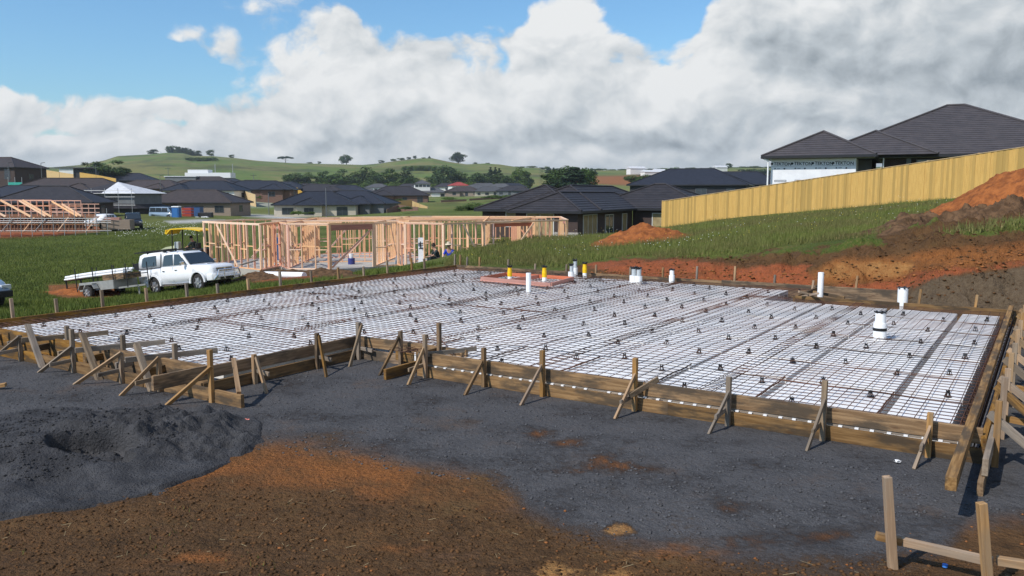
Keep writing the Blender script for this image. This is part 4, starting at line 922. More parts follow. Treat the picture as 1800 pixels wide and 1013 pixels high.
while k < FL:
    m = MB(); m.box((k, -.03, (fbase(k) + ftop(k)) / 2), (.10, .10, ftop(k) - fbase(k) + .10)); m.build('post', M['paling'], fr, Mf); k += 2.43
m = MB(); n_ = 20
for i in range(n_):
    a, b = FL * i / n_, FL * (i + 1) / n_; m.bar((a, .01, ftop(a) + .015), (b, .01, ftop(b) + .015), .10, .03)
m.build('capping', M['paling'], fr, Mf)
# ---------------------------------------------------------------- houses
def roofmat(name, c, c2):
    return mat(name, c, c2, 1.5, .65, .008, 20, spec=.35, rand=.08)
M['roof'] = roofmat('charcoal_roof_tiles', (.038, .034, .037), (.026, .024, .027)); M['roofblue'] = roofmat('blue_black_roofing', (.022, .025, .036), (.016, .018, .026))
M['roofbrown'] = roofmat('brown_roof_tiles', (.055, .042, .038), (.040, .031, .029)); M['roofgrey'] = roofmat('grey_roof_tiles', (.085, .085, .09), (.065, .066, .07)); M['roofwhite'] = mat('pale_roof_underlay', (.62, .63, .65), (.5, .51, .53), 2, .6)
M['roofred'] = mat('red_iron_roof', (.35, .06, .05), (.28, .05, .04), 2, .6)
def brick(name, c1, c2, mort, sc=1):
    m = bpy.data.materials.new(name); m.use_nodes = True; t = NT(m.node_tree); b = t.t.nodes['Principled BSDF']; b.inputs['Roughness'].default_value = .9
    P = t.n('ShaderNodeTexCoord').outputs['Object']; s = t.n('ShaderNodeSeparateXYZ'); t.t.links.new(P, s.inputs[0])
    v = t.comb(t.m('ADD', s.outputs[0], s.outputs[1]), s.outputs[2], 0.0)
    k = t.n('ShaderNodeTexBrick'); t.t.links.new(v, k.inputs['Vector']); k.inputs['Scale'].default_value = 1 / sc
    k.inputs['Brick Width'].default_value = .24; k.inputs['Row Height'].default_value = .086; k.inputs['Mortar Size'].default_value = .010
    k.inputs['Color1'].default_value = (*c1, 1); k.inputs['Color2'].default_value = (*c2, 1); k.inputs['Mortar'].default_value = (*mort, 1)
    t.t.links.new(k.outputs[0], b.inputs['Base Color']); return m
M['bdark'] = brick('dark_brown_brick', (.050, .028, .024), (.038, .022, .020), (.075, .06, .055)); M['bred'] = brick('red_brick', (.17, .075, .05), (.13, .06, .042), (.22, .18, .15))
M['btan'] = brick('tan_brick', (.26, .19, .14), (.22, .16, .12), (.3, .27, .23)); M['cream'] = mat('cream_plaster', (.52, .47, .38), (.47, .42, .34), 1, .8); M['whitew'] = mat('white_plaster', (.72, .72, .70), (.66, .66, .64), 1, .8)
M['greyw'] = mat('grey_cladding', (.16, .17, .18), (.13, .14, .15), 1, .7); M['darkw'] = mat('dark_cladding', (.035, .036, .042), (.03, .03, .034), 1, .7)
M['block'] = brick('concrete_block', (.36, .33, .30), (.32, .29, .27), (.22, .2, .18), 2.3)
M['glass'] = mat('dark_window_glass', (.03, .04, .05), rough=.08, spec=.8); M['alu'] = mat('window_frame_metal', (.10, .10, .11), rough=.5); M['aluw'] = mat('pale_window_frame', (.55, .55, .53), rough=.5)
M['ply'] = mat('boarded_window_sheet', (.33, .26, .14), (.25, .19, .10), 2, .8); M['facia'] = mat('black_gutter', (.025, .025, .028), rough=.4); M['soffit'] = mat('soffit_board', (.30, .30, .30), rough=.8)
def clipz(poly, z, keep_above):
    out = []
    for i in range(len(poly)):
        a, b = poly[i], poly[(i + 1) % len(poly)]; ia = (a.z >= z) == keep_above; ib = (b.z >= z) == keep_above
        if ia: out.append(a)
        if ia != ib and abs(a.z - b.z) > 1e-9: out.append(a.lerp(b, (z - a.z) / (b.z - a.z)))
    return out
def slope(m, poly, course=None, lift=.03):
    poly = [Vector(p) for p in poly]; n = (poly[1] - poly[0]).cross(poly[2] - poly[0]).normalized()
    if n.z < 0: poly = poly[::-1]; n = -n
    if not course: m.add(poly, [tuple(range(len(poly)))]); return
    z0 = min(p.z for p in poly); z1 = max(p.z for p in poly); dz = course * math.sqrt(max(1e-6, 1 - n.z ** 2)); k = max(1, int((z1 - z0) / dz)); dz = (z1 - z0) / k
    for i in range(k):
        a = z0 + i * dz; b = a + dz; q = clipz(clipz(poly, a, True) if i else poly, b, False) if i < k - 1 else clipz(poly, a, True)
        if len(q) < 3: continue
        qq = [p + n * lift * (1 - (p.z - a) / dz) for p in q]; m.add(qq, [tuple(range(len(qq)))])
        for j in range(len(q)):
            p, r = q[j], q[(j + 1) % len(q)]
            if abs(p.z - a) < 1e-4 and abs(r.z - a) < 1e-4 and (p - r).length > .02:
                pp, r2 = p + n * lift, r + n * lift; m.add([p, r, r2, pp], [(0, 1, 2, 3)])
def hip(m, x0, x1, y0, y1, ez, pitch, course=None, capm=None, gable=None):
    "hip roof over rectangle (eaves), eave height ez"
    W = x1 - x0; D = y1 - y0; tp = math.tan(pitch); r = min(W, D) / 2; rz = ez + r * tp
    c = [Vector((x0, y0, ez)), Vector((x1, y0, ez)), Vector((x1, y1, ez)), Vector((x0, y1, ez))]
    if W >= D: a = Vector((x0 + (0 if gable else r), (y0 + y1) / 2, rz)); b = Vector((x1 - (0 if gable else r), (y0 + y1) / 2, rz)); F = [(c[0], c[1], b, a), (c[2], c[3], a, b), (c[1], c[2], b), (c[3], c[0], a)]; H = [(c[0], a), (c[3], a), (c[1], b), (c[2], b), (a, b)]
    else: a = Vector(((x0 + x1) / 2, y0 + (0 if gable else r), rz)); b = Vector(((x0 + x1) / 2, y1 - (0 if gable else r), rz)); F = [(c[1], c[2], b, a), (c[3], c[0], a, b), (c[0], c[1], a), (c[2], c[3], b)]; H = [(c[0], a), (c[1], a), (c[2], b), (c[3], b), (a, b)]
    for f in F:
        if W == D and len(f) == 4: f = f[:3]
        slope(m, f, course)
    if capm is not None:
        for p, q in H:
            if (p - q).length > .1: capm.tube(p + Vector((0, 0, .05)), q + Vector((0, 0, .05)), .085, 5)
    return rz
def eavebox(m, x0, x1, y0, y1, ez):
    for a, b in (((x0, y0), (x1, y0)), ((x1, y0), (x1, y1)), ((x1, y1), (x0, y1)), ((x0, y1), (x0, y0))):
        m.bar((a[0], a[1], ez - .07), (b[0], b[1], ez - .07), .11, .17)
def window(root, x, y, z, wd, h, face, glass='glass', frame='alu', mull=1, name='window'):
    "face: 'f' -y, 'b' +y, 'r' +x, 'l' -x"
    ax = {'f': (Vector((1, 0, 0)), Vector((0, -1, 0))), 'b': (Vector((1, 0, 0)), Vector((0, 1, 0))), 'r': (Vector((0, 1, 0)), Vector((1, 0, 0))), 'l': (Vector((0, 1, 0)), Vector((-1, 0, 0)))}[face]
    u, n = ax; c = Vector((x, y, z)) + n * .03; m = MB(); t = .07
    for a, b in ((-wd / 2, -wd / 2), (wd / 2, wd / 2)): m.bar(c + u * a - Vector((0, 0, h / 2)), c + u * a + Vector((0, 0, h / 2)), t, t, up=tuple(n))
    for zz in (-h / 2, h / 2): m.bar(c - u * (wd / 2 + .035) + Vector((0, 0, zz)), c + u * (wd / 2 + .035) + Vector((0, 0, zz)), t, t * .9)
    for k in range(1, mull + 1): x_ = -wd / 2 + wd * k / (mull + 1); m.bar(c + u * x_ - Vector((0, 0, h / 2)), c + u * x_ + Vector((0, 0, h / 2)), .05, .05, up=tuple(n))
    fo = m.build(name, M[frame], root)
    g = MB(); g.bar(c - u * wd / 2 + n * -.01, c + u * wd / 2 + n * -.01, .02, h - .03) if True else 0
    g.build('pane', M[glass], fo)
    return fo
def frame_of(C, e1, z=0):
    e1 = Vector((e1[0], e1[1], 0)).normalized(); e2 = Vector((-e1.y, e1.x, 0)); m = Matrix((e1, e2, Vector((0, 0, 1)))).transposed().to_4x4(); m.translation = Vector((C[0], C[1], z)); return m
# --- centre dark brick house; local x runs from the near corner to the left, so mirror: origin at left front
e1 = Vector((.9, -.43, 0)).normalized(); e2 = Vector((.43, .9, 0)).normalized(); K = Vector((5.07, 60, 0))
Lc = K - e1 * 11.1
gzc = -1.42; EZ = 1.08
Mh = frame_of((Lc.x, Lc.y), e1, gzc); ez = EZ - gzc
hs = thing('brick_house', 'dark brown brick house with black tiled hip roof beside the left end of the fence', 'house', Mh)
m = MB(); cp = MB()
hip(m, 5.1, 11.1, 0, 19, ez, math.radians(24.5), .38, cp); hip(m, 2.4, 11.12, 4.3, 24, ez + .005, math.radians(24), .38, cp); hip(m, 0, 9, 4.2, 13, ez + .01, math.radians(24), .38, cp)
hip(m, 6, 17.5, 13.5, 24, ez + .015, math.radians(22), .38, cp)
m.build('roof', M['roof'], hs, fixn=False); ro = cp.build('ridge_capping', M['roof'], hs)
g = MB(); eavebox(g, 5.1, 11.1, 0, 13.5, ez); eavebox(g, 0, 5.1, 4.2, 13, ez - .003); eavebox(g, 11.15, 17.5, 13.5, 24, ez - .006); g.build('gutter', M['facia'], hs)
wl = MB(); hb = -1.2
for (a, b, c, d) in ((5.55, 10.6, .5, 13.9), (.5, 5.6, 4.7, 12.5), (10.6, 16.9, 14.0, 23.5)): wl.box(((a + b) / 2, (c + d) / 2, (ez - .1 + hb) / 2), (b - a, d - c, ez - .1 - hb))
wl.build('wall', M['bdark'], hs)
bw = MB(); bw.box((9.75, .38, -.2 + .0), (1.9, .2, 2.3)); bw.build('block_wall', M['block'], hs)
window(hs, 7.6, .5, 1.35, 2.2, 1.9, 'f', 'ply', 'aluw', 1); window(hs, 3.2, 4.7, 1.7, 1.0, 1.2, 'f', 'ply', 'aluw', 0)
window(hs, 10.6, 3.1, 1.15, 3.0, 2.1, 'r', 'ply', 'aluw', 2, 'door'); window(hs, 10.6, 7.6, 1.25, 2.0, 1.7, 'r', 'glass', 'aluw', 1); window(hs, 10.6, 11.6, 1.25, 1.2, 1.7, 'r', 'ply', 'aluw', 0)
window(hs, 13.2, 14.0, 1.15, 1.6, 1.9, 'f', 'ply', 'aluw', 0)
# --- right house with building wrap
C = Vector((18, 60, 0)); gR = 2.45; EZR = 5.05; Mr = frame_of((C.x, C.y), e1, gR); er = EZR - gR
hr = thing('unfinished_house', 'part built house behind the fence with grey tiled hip roof and white wall wrap', 'house', Mr)
m = MB(); cp = MB()
hip(m, 0, 7.6, 0, 12, er, math.radians(26.3), .38, cp); hip(m, 3.2, 11.4, 1.3, 15, er + .01, math.radians(24.8), .38, cp); hip(m, 3.4, 21.9, 2.2, 19.5, er + .02, math.radians(25), .38, cp)
M['roofR'] = roofmat('dark_grey_roof_tiles', (.075, .066, .068), (.058, .052, .055))
m.build('roof', M['roofR'], hr, fixn=False); cp.build('ridge_capping', M['roofR'], hr)
g = MB(); eavebox(g, 0, 7.6, 0, 12, er); eavebox(g, 7.7, 21.9, 2.2, 19.5, er - .004); g.build('gutter', M['facia'], hr)
so_ = MB(); so_.box((3.8, 6, er - .16), (7.4, 11.8, .02)); so_.box((15.5, 10.8, er - .17), (15.6, 17, .02)); so_.build('soffit', M['soffit'], hr)
M['wrap'] = mat('white_building_wrap', (.78, .79, .82), (.70, .71, .75), 1.5, .5, .01, 3)
M['ink'] = mat('black_print', (.02, .02, .025), rough=.6)
wl = MB(); wl.box((3.45, 6.4, er / 2 - .3), (5.7, 11.5, er + .2)); wr_ = wl.build('wrapped_wall', M['wrap'], hr)
wl = MB(); wl.box((15.4, 10.9, er / 2 - .3), (15, 16, er + .2)); wl.build('wall', M['bdark'], hr)
def text(body, size, Mx, parent, mt, name='lettering', ext=.004):
    cu_ = bpy.data.curves.new(name, 'FONT'); cu_.body = body; cu_.size = size; cu_.extrude = ext; cu_.offset = size * .012
    tmp = bpy.data.objects.new('tmp', cu_); SC.collection.objects.link(tmp)
    dg = bpy.context.evaluated_depsgraph_get(); me = bpy.data.meshes.new_from_object(tmp.evaluated_get(dg)); bpy.data.objects.remove(tmp)
    me.name = name; me.materials.clear(); me.materials.append(mt)
    return link(bpy.data.objects.new(name, me), parent, Mx)
Rx = Matrix.Rotation(math.pi / 2, 4, 'X')
for i, x in enumerate((.78, 2.18, 3.58, 4.93)):
    body = 'TEKTON' if i < 3 else 'TEKTON'
    text(body, .31, Mr @ Matrix.Translation((x + .0, .64, er - .62 - .0 * i)) @ Matrix.Rotation(math.radians(2), 4, 'Y') @ Rx, wr_, M['ink'])
    mm = MB(); mm.tube((x - .13, .645, er - .52), (x - .13, .637, er - .52), .085, 12); mm.tube((x + .1, .645, er - .86), (x + .1, .638, er - .86), .05, 10); mm.box((x + .35, .642, er - .86), (.22, .012, .03)); mm.tube((x + .75, .645, er - .88), (x + .75, .638, er - .88), .06, 10); mm.build('emblem', M['ink'], wr_)
    mm = MB(); [mm.box((x + .5 + a, .642, er - 1.75 + b), (c_, .012, d_)) for a, b, c_, d_ in ((0, .06, .8, .02), (0, -.06, .8, .02), (-.4, 0, .02, .14), (.4, 0, .02, .14), (0, 0, .8, .012))]; mm.build('printed_box', M['ink'], wr_)
mm = MB(); mm.box((3.45, .642, er - .70), (5.6, .006, .010)); mm.build('printed_line', M['ink'], wr_)
m = MB(); m.tube((.45, .18, er - .28), (-.15 + .35, .05, er - .2), .05, 8); m.tube((.45, .2, er - .3), (.45, .2, -1), .055, 10); m.build('downpipe', M['pvc'], hr)
m = MB(); m.tube((8.0, 2.0, er - .2), (8.0, 2.0, .8), .05, 8); m.build('downpipe', M['pvc'], hr)
m = MB()
for x in (8.6, 10.2, 12.5, 15.5): m.box((x, 2.75, er / 2), (.25, .25, er - .1))
m.build('pillar', M['btan'], hr) if False else None
m = MB(); m.box((6.75, 8, er / 2 - .3), (.9, 9, er + .15)); m.build('side_wall', M['greyw'], hr)
for x in (9.6, 12.2, 15.2):
    m = MB(); m.box((x, 2.7, er / 2), (.3, .2, er - .1)); m.build('pillar', M['greyw'], hr)
window(hr, 11, 2.9, 1.5, 1.8, 1.6, 'f'); window(hr, 13.8, 2.9, 1.5, 1.8, 1.6, 'f', 'ply'); window(hr, 18, 2.9, 1.5, 2.4, 1.6, 'f')
# --- generic distant houses
def house(u, y, Wd, Dp, rot, roof, wall, label, ez=2.5, pitch=24, zoff=0, wing=None, garage=False, detail=1, gable=False, base=None, name='house', group='houses of the new estate'):
    p = G(u, y); zb = (p.z if base is None else py_(u, base, y).z) + zoff
    Mx = Matrix.Translation((p.x, p.y, zb)) @ Matrix.Rotation(math.radians(rot), 4, 'Z')
    r = thing(name, label, 'house', Mx, group)
    m = MB(); cp = MB(); x0, x1, y0, y1 = -Wd / 2, Wd / 2, -Dp / 2, Dp / 2
    hip(m, x0 - .5, x1 + .5, y0 - .5, y1 + .5, ez, math.radians(pitch), None, cp, gable)
    if wing:
        wx, ww, wd2 = wing; hip(m, wx - ww / 2 - .5, wx + ww / 2 + .5, y0 - wd2 - .5, y0 + Dp * .5, ez + .01, math.radians(pitch), None, cp, gable)
    m.build('roof', M[roof], r, fixn=False)
    if detail > 0: cp.build('ridge_capping', M[roof], r)
    g = MB(); eavebox(g, x0 - .5, x1 + .5, y0 - .5, y1 + .5, ez)
    if wing: eavebox(g, wx - ww / 2 - .5, wx + ww / 2 + .5, y0 - wd2 - .5, y0, ez - .004)
    g.build('gutter', M['facia'], r)
    w_ = MB(); w_.box((0, 0, ez / 2 - .8), (Wd, Dp, ez + 1.5))
    if wing: w_.box((wx, y0 - wd2 / 2 + .2, ez / 2 - .8), (ww, wd2, ez + 1.49))
    w_.build('wall', M[wall], r)
    rr = random.Random(label); n = max(2, int(Wd / 4.2))
    for i in range(n):
        x = x0 + Wd * (i + .5) / n; yf = y0
        if wing and abs(x - wx) < ww / 2 + .6: continue
        big = rr.random() < .35
        window(r, x, yf, 1.25 if not big else 1.1, 1.3 + rr.random() * .9, 1.25 if not big else 1.95, 'f', mull=1)
    if wing:
        if garage:
            m = MB(); m.box((wx, y0 - wd2 + .19 - .03, 1.05), (2.6 if ww < 5 else 4.6, .05, 2.1)); m.build('garage_door', M['whitew' if wall != 'whitew' else 'greyw'], r)
        else: window(r, wx, y0 - wd2 + .2, 1.25, 1.8, 1.3, 'f')
    window(r, x1, 0, 1.3, 1.6, 1.2, 'r'); window(r, x0, 0, 1.3, 1.6, 1.2, 'l')
    return r
H_ = [  # column, distance, width, depth, turn, roof, wall, label, wing, garage
 (345, 165, 18, 10, -4, 'roofbrown', 'btan', 'long low brown roofed brick house with white porch posts behind the parked van', None, 0, 378),
 (365, 215, 19, 10, -6, 'roofblue', 'whitew', 'white walled house with blue-black roof behind the long brown roofed house', (-5, 6, 3), 1, 352),
 (455, 235, 20, 10, 4, 'roofblue', 'bred', 'blue-black roofed brick house above the yellow retaining fence left of the road', (5, 6, 2), 0, 349),
 (270, 260, 22, 11, -5, 'roofbrown', 'bred', 'brown roofed red brick house above the silver roof being built', (4, 6, 2), 0, 346),
 (365, 300, 20, 11, 3, 'roofbrown', 'cream', 'brown roofed cream house below the white truck yard on the slope', None, 0, 336),
 (225, 300, 20, 11, 6, 'roofblue', 'darkw', 'dark roofed house right of the big dark tree on the left', (-5, 7, 2), 0, 330),
 (560, 170, 16, 11, 5, 'roofblue', 'cream', 'wide black roofed house with cream panel beside the green lawn and street', (-1, 5, 1.5), 0, 381),
 (620, 178, 17, 11, -8, 'roofblue', 'greyw', 'black roofed house joined behind the wide house on the lawn', (3, 6, 2), 0, 378),
 (700, 250, 18, 11, 4, 'roof', 'bred', 'charcoal roofed house above the red-brown earth terraces, left one', (-4, 6, 2), 0, 358),
 (560, 300, 17, 10, 10, 'roof', 'bred', 'charcoal roofed house behind the small retaining walls left of centre', None, 0, 348),
 (500, 300, 16, 10, -8, 'roofblue', 'bred', 'dark roofed house stepping down the slope left of the tree belt', (3, 6, 2), 0, 344),
 (640, 440, 17, 10, 3, 'roofgrey', 'greyw', 'pale grey roofed house in the front row of the far village', None, 0, 348),
 (690, 440, 15, 10, -12, 'roofgrey', 'cream', 'small grey roofed house left of the tiny white two storey house', None, 0, 345),
 (755, 440, 18, 10, 8, 'roofgrey', 'cream', 'grey roofed cream house just right of the tiny white two storey house', (3, 5, 2), 1, 347),
 (815, 440, 18, 10, -5, 'roofbrown', 'btan', 'brown roofed house below the red roof in the far village', (-4, 6, 2), 0, 345),
 (860, 440, 17, 10, 12, 'roofgrey', 'cream', 'grey roofed cream house near the right end of the far village', None, 0, 345),
 (905, 440, 18, 11, -6, 'roof', 'greyw', 'charcoal roofed house half hidden by the roof of the dark brick house', (3, 6, 2), 0, 344),
 (720, 530, 18, 10, 5, 'roof', 'bred', 'charcoal roofed house in the back row, under the darkest trees', None, 0, 337),
 (785, 530, 16, 10, 4, 'roof', 'whitew', 'charcoal roofed white house in the back row left of the red roof', None, 0, 336),
 (850, 530, 20, 10, -6, 'roofgrey', 'whitew', 'pale flat looking roof in the back row right of the red roof', None, 0, 336),
 (900, 530, 18, 10, 8, 'roofblue', 'whitew', 'bluish roof at the right end of the back row', None, 0, 336),
 (665, 530, 15, 10, -8, 'roofgrey', 'whitew', 'pale roof at the left end of the back row', None, 0, 337),
 (1215, 150, 20, 12, -20, 'roofblue', 'darkw', 'blue-black tiled roof right behind the dark brick house', None, 0, 350),
 (1290, 190, 22, 12, -24, 'roofblue', 'darkw', 'blue-black roof showing over the middle of the fence', None, 0, 344),
 (1345, 240, 20, 12, -15, 'roofblue', 'darkw', 'farthest blue-black roof over the fence beside the wrapped wall', None, 0, 341),
 (60, 150, 21, 11, -4, 'roofblue', 'bred', 'blue-black roofed brick house behind the skeleton roof at far left', (-5, 6, 2), 0, 377),
 (130, 178, 24, 12, 6, 'roofbrown', 'bred', 'long brown-grey roofed house above the blue-black roof at left', (3, 7, 2), 0, 358),
 (95, 128, 14, 10, 8, 'roof', 'bdark', 'charcoal hip roof directly behind the skeleton roof', None, 0, 384),
 (400, 380, 17, 10, 5, 'roofblue', 'btan', 'dark blue roofed house in the upper row right of the white shed', None, 0, 333),
 (445, 360, 17, 10, -7, 'roof', 'bred', 'charcoal roofed house under the tree belt, first of the upper row', (3, 6, 2), 0, 337),
 (415, 300, 17, 10, 8, 'roofblue', 'bred', 'blue-black roofed house between the two upper rows left of the road', None, 0, 343),
 (505, 380, 18, 10, 4, 'roofblue', 'greyw', 'blue-black roofed house stepping behind the stepped yellow wall', None, 0, 340),
 (545, 400, 17, 10, -6, 'roof', 'cream', 'charcoal roofed cream house tight under the tree belt', None, 0, 341),
 (590, 430, 16, 10, 5, 'roof', 'greyw', 'small charcoal roof tucked between the dark roofs and the tree belt', None, 0, 342),
 (610, 330, 17, 10, -4, 'roofblue', 'bred', 'blue-black roofed brick house behind the wide lawn house', (-3, 6, 2), 0, 348),
 (740, 500, 15, 10, 9, 'roofgrey', 'cream', 'pale little house between the white two storey and red roofed houses', None, 0, 339),
 (835, 480, 15, 10, 7, 'roofgrey', 'whitew', 'pale white walled house right of the brown roofed village house', None, 0, 340),
 (880, 520, 16, 10, -9, 'roofgrey', 'btan', 'small grey roof at the foot of the feathery conifers', None, 0, 337),
 (190, 330, 18, 10, 2, 'roofgrey', 'greyw', 'long low pale roof under the big dark spreading tree', None, 0, 325),
 (150, 340, 18, 10, 3, 'roofblue', 'darkw', 'low dark roof left of the big dark tree behind yellow fence', None, 0, 324),
]
for i, (u, y, Wd, Dp, rot, rf, wl_, lab, wing, gar, base) in enumerate(H_):
    house(u, y, Wd, Dp, rot, rf, wl_, lab, wing=wing, garage=bool(gar), base=base, zoff=0)
# two storey at far left
def two_storey(u, y, base, label, roof, wall, rot, Wd=17, Dp=11, ez=5.2, grp='houses of the new estate'):
    r = house(u, y, Wd, Dp, rot, roof, wall, label, ez=ez, base=base, group=grp)
    for i in range(4): window(r, -Wd / 2 + Wd * (i + .5) / 4, -Dp / 2, ez - 1.1, 1.6, 1.2, 'f')
    return r
two_storey(6, 215, 320, 'two storey brown brick house on the hill at the top left corner of the estate', 'roofbrown', 'bdark', -10, 17, 11, 3.6)
two_storey(742, 440, 342, 'tiny white two storey house standing in the far village', 'roofgrey', 'whitew', 10, 8, 8, 5.6)
r = house(806, 520, 11, 9, 20, 'roofred', 'whitew', 'far house with the only bright red roof', ez=4.0, base=338)
# white mono-pitch house far left
p = py_(140, 322, 300); r = thing('flat_roof_house', 'white and dark flat roofed house on the left skyline between two yellow fences', 'house', Matrix.Translation(p), 'houses of the new estate')
m = MB(); m.box((-2.5, 0, 2.2), (5, 8, 6)); m.build('white_wall', M['whitew'], r); m = MB(); m.box((4.5, .5, 2), (9, 8, 5.6)); m.build('wall', M['darkw'], r); m = MB(); m.box((1.2, 0, 5.35), (15.5, 9, .3)); m.build('roof', M['roofgrey'], r)
# house being roofed with silver underlay + scaffold
p = py_(207, 388, 150); Mx = TR(p.x, p.y, p.z, math.radians(-8)); r = thing('two_storey_house', 'two storey dark house being built with half silver pyramid roof inside scaffolding', 'house', Mx, 'houses of the new estate')
m = MB(); m.box((0, 0, .9), (14.5, 11, 3)); m.build('wall', M['darkw'], r); m = MB(); hip(m, -8, 8, -6.3, 6.3, 2.3, math.radians(18), .38); m.build('lower_roof', M['roof'], r, fixn=False)
m = MB(); m.box((.2, .5, 3.6), (11.4, 8.6, 2.6)); m.build('upper_wall', M['greyw'], r)
a = Vector((.1, .5, 7.0)); c = [Vector((-6.4, -4.6, 4.9)), Vector((6.6, -4.6, 4.9)), Vector((6.6, 5.6, 4.9)), Vector((-6.4, 5.6, 4.9))]
m = MB(); slope(m, [c[1], c[2], a]); slope(m, [c[0].lerp(c[1], .5), c[1], a]); m.build('silver_roof', M['roofwhite'], r, fixn=False)
m = MB(); slope(m, [c[0], c[0].lerp(c[1], .5), a]); slope(m, [c[3], c[0], a]); slope(m, [c[2], c[3], a]); m.build('roof', M['roof'], r, fixn=False)
window(r, -3.5, -5.5, 1.2, 2.2, 1.5, 'f', 'ply'); window(r, 2.5, -5.5, 1.1, 2.6, 2.0, 'f'); window(r, 2, -3.8, 4.1, 1.6, 1.0, 'f'); window(r, -2, -3.8, 4.1, 1.6, 1.0, 'f')
M['steel'] = mat('galvanised_scaffold_tube', (.42, .43, .44), rough=.4, metal=.5)
sc = thing('scaffolding', 'pale tube scaffolding rails round the silver pyramid roof', 'scaffolding', Mx)
for x in np.arange(-7.6, 7.9, 2.5):
    m = MB(); m.tube((x, -6.9, -.5), (x, -6.9, 5.8), .045, 5); m.build('standard', M['steel'], sc)
for z in (2.9, 4.3, 4.9, 5.4):
    m = MB(); m.tube((-8, -6.9, z), (8, -6.9, z), .045, 5); m.build('ledger', M['steel'], sc)
# yellow retaining fences far off
def lowfence(pts, h, label, mt='paling', name='paling_fence', group='yellow fences in the estate'):
    P_ = [py_(u, v, y) for u, v, y in pts]; r = thing(name, label, 'fence', Matrix.Translation(P_[0]), group); m = MB()
    for a, b in zip(P_, P_[1:]):
        d = b - a; n = Vector((-d.y, d.x, 0)).normalized() * .05
        m.add([a - n + Vector((0, 0, -1)), b - n + Vector((0, 0, -1)), b - n + Vector((0, 0, h)), a - n + Vector((0, 0, h)), a + n + Vector((0, 0, -1)), b + n + Vector((0, 0, -1)), b + n + Vector((0, 0, h)), a + n + Vector((0, 0, h))], [(0, 1, 2, 3), (5, 4, 7, 6), (3, 2, 6, 7), (0, 3, 7, 4), (1, 5, 6, 2)])
    m.build('paling_panel', M[mt], r, Matrix.Identity(4))
    for q in P_:
        k = MB(); k.box(q + Vector((0, 0, h / 2)), (.14, .2, h + .1)); k.build('post', M['greywood'], r, Matrix.Identity(4))
lowfence([(80, 308, 290), (105, 312, 285), (130, 316, 280)], 1.8, 'yellow fence on the left skyline, left of the white flat roofed house')
lowfence([(141, 318, 260), (170, 323, 250), (205, 330, 240)], 2.6, 'yellow fence on the left skyline, right of the white flat roofed house')
lowfence([(292, 350, 225), (305, 350, 225), (318, 350, 225)], 2.2, 'short yellow fence left of the white walled house')
lowfence([(402, 350, 225), (430, 351, 215), (450, 358, 205)], 2.2, 'yellow fence falling towards the grey road')
lowfence([(470, 338, 280), (492, 341, 270), (505, 350, 260)], 2.4, 'bright yellow stepped wall below the dark roofs left of centre')
lowfence([(522, 342, 290), (532, 350, 280)], 2.4, 'tiny yellow fence end right of the stepped wall')
lowfence([(665, 366, 200), (700, 364, 205), (724, 362, 210)], 1.5, 'tan timber retaining wall above the lawn right of the black roofs')
lowfence([(636, 368, 190), (668, 368, 190)], 1.7, 'red-brown timber fence joined to the tan retaining wall', 'bred')
lowfence([(724, 360, 215), (738, 366, 205), (752, 371, 195)], 1.0, 'low tan board fence running down the lawn')
lowfence([(680, 380, 170), (700, 372, 178), (735, 376, 175)], 1.4, 'dark red-brown boarding round the dug plot below the black roofs', 'bred')
lowfence([(825, 358, 250), (870, 354, 260), (905, 352, 265)], 1.4, 'reddish boarding in front of the village houses right of centre', 'bred')
lowfence([(775, 362, 240), (820, 360, 245)], 1.6, 'reddish boarding in front of the village houses, left stretch', 'bred')
# white machinery yard on the hill
M['truckw'] = mat('white_paint', (.75, .76, .78), rough=.4)
p = py_(370, 313, 330); r = thing('shed', 'bright white low shed with masts on the hillside behind the brown roofs', 'shed', Matrix.Translation(p)); m = MB(); m.box((0, 0, 1), (18, 6, 2)); m.box((-4, 0, 2.6), (8, 5, 1.2)); m.build('wall', M['truckw'], r)
for x in (2, 9): m = MB(); m.tube((x, 0, 2), (x, 0, 5.5), .12, 5); m.build('mast', M['steel'], r)
p = py_(323, 318, 300); r = thing('shed', 'flat pale grey shed roof left of the white hillside shed', 'shed', Matrix.Translation(p)); m = MB(); m.box((0, 0, .5), (11, 6, 1.6)); m.build('wall', M['greyw'], r); m = MB(); m.box((0, 0, 1.5), (11.6, 6.6, .3)); m.build('roof', M['roofwhite'], r)
for u, v, y, w1, h1, lab in ((1118, 305, 700, 14, 5, 'white gabled farm shed on the far plain left of the field'), (1158, 306, 720, 10, 3.5, 'small pale farm building right of the white gabled shed'), (1145, 307, 690, 16, 3, 'long low greenhouse between the far farm sheds'), (1265, 302, 800, 12, 5, 'white farmhouse among the far trees above the field')):
    p = py_(u, v, y); r = thing('farm_shed', lab, 'shed', TR(p.x, p.y, p.z - 1, .3), 'far farm sheds'); m = MB(); m.box((0, 0, h1 / 2), (w1, 8, h1)); m.build('wall', M['whitew'], r); m = MB(); hip(m, -w1 / 2 - .4, w1 / 2 + .4, -4.4, 4.4, h1, math.radians(22), gable=True); m.build('roof', M['roofwhite'], r, fixn=False)
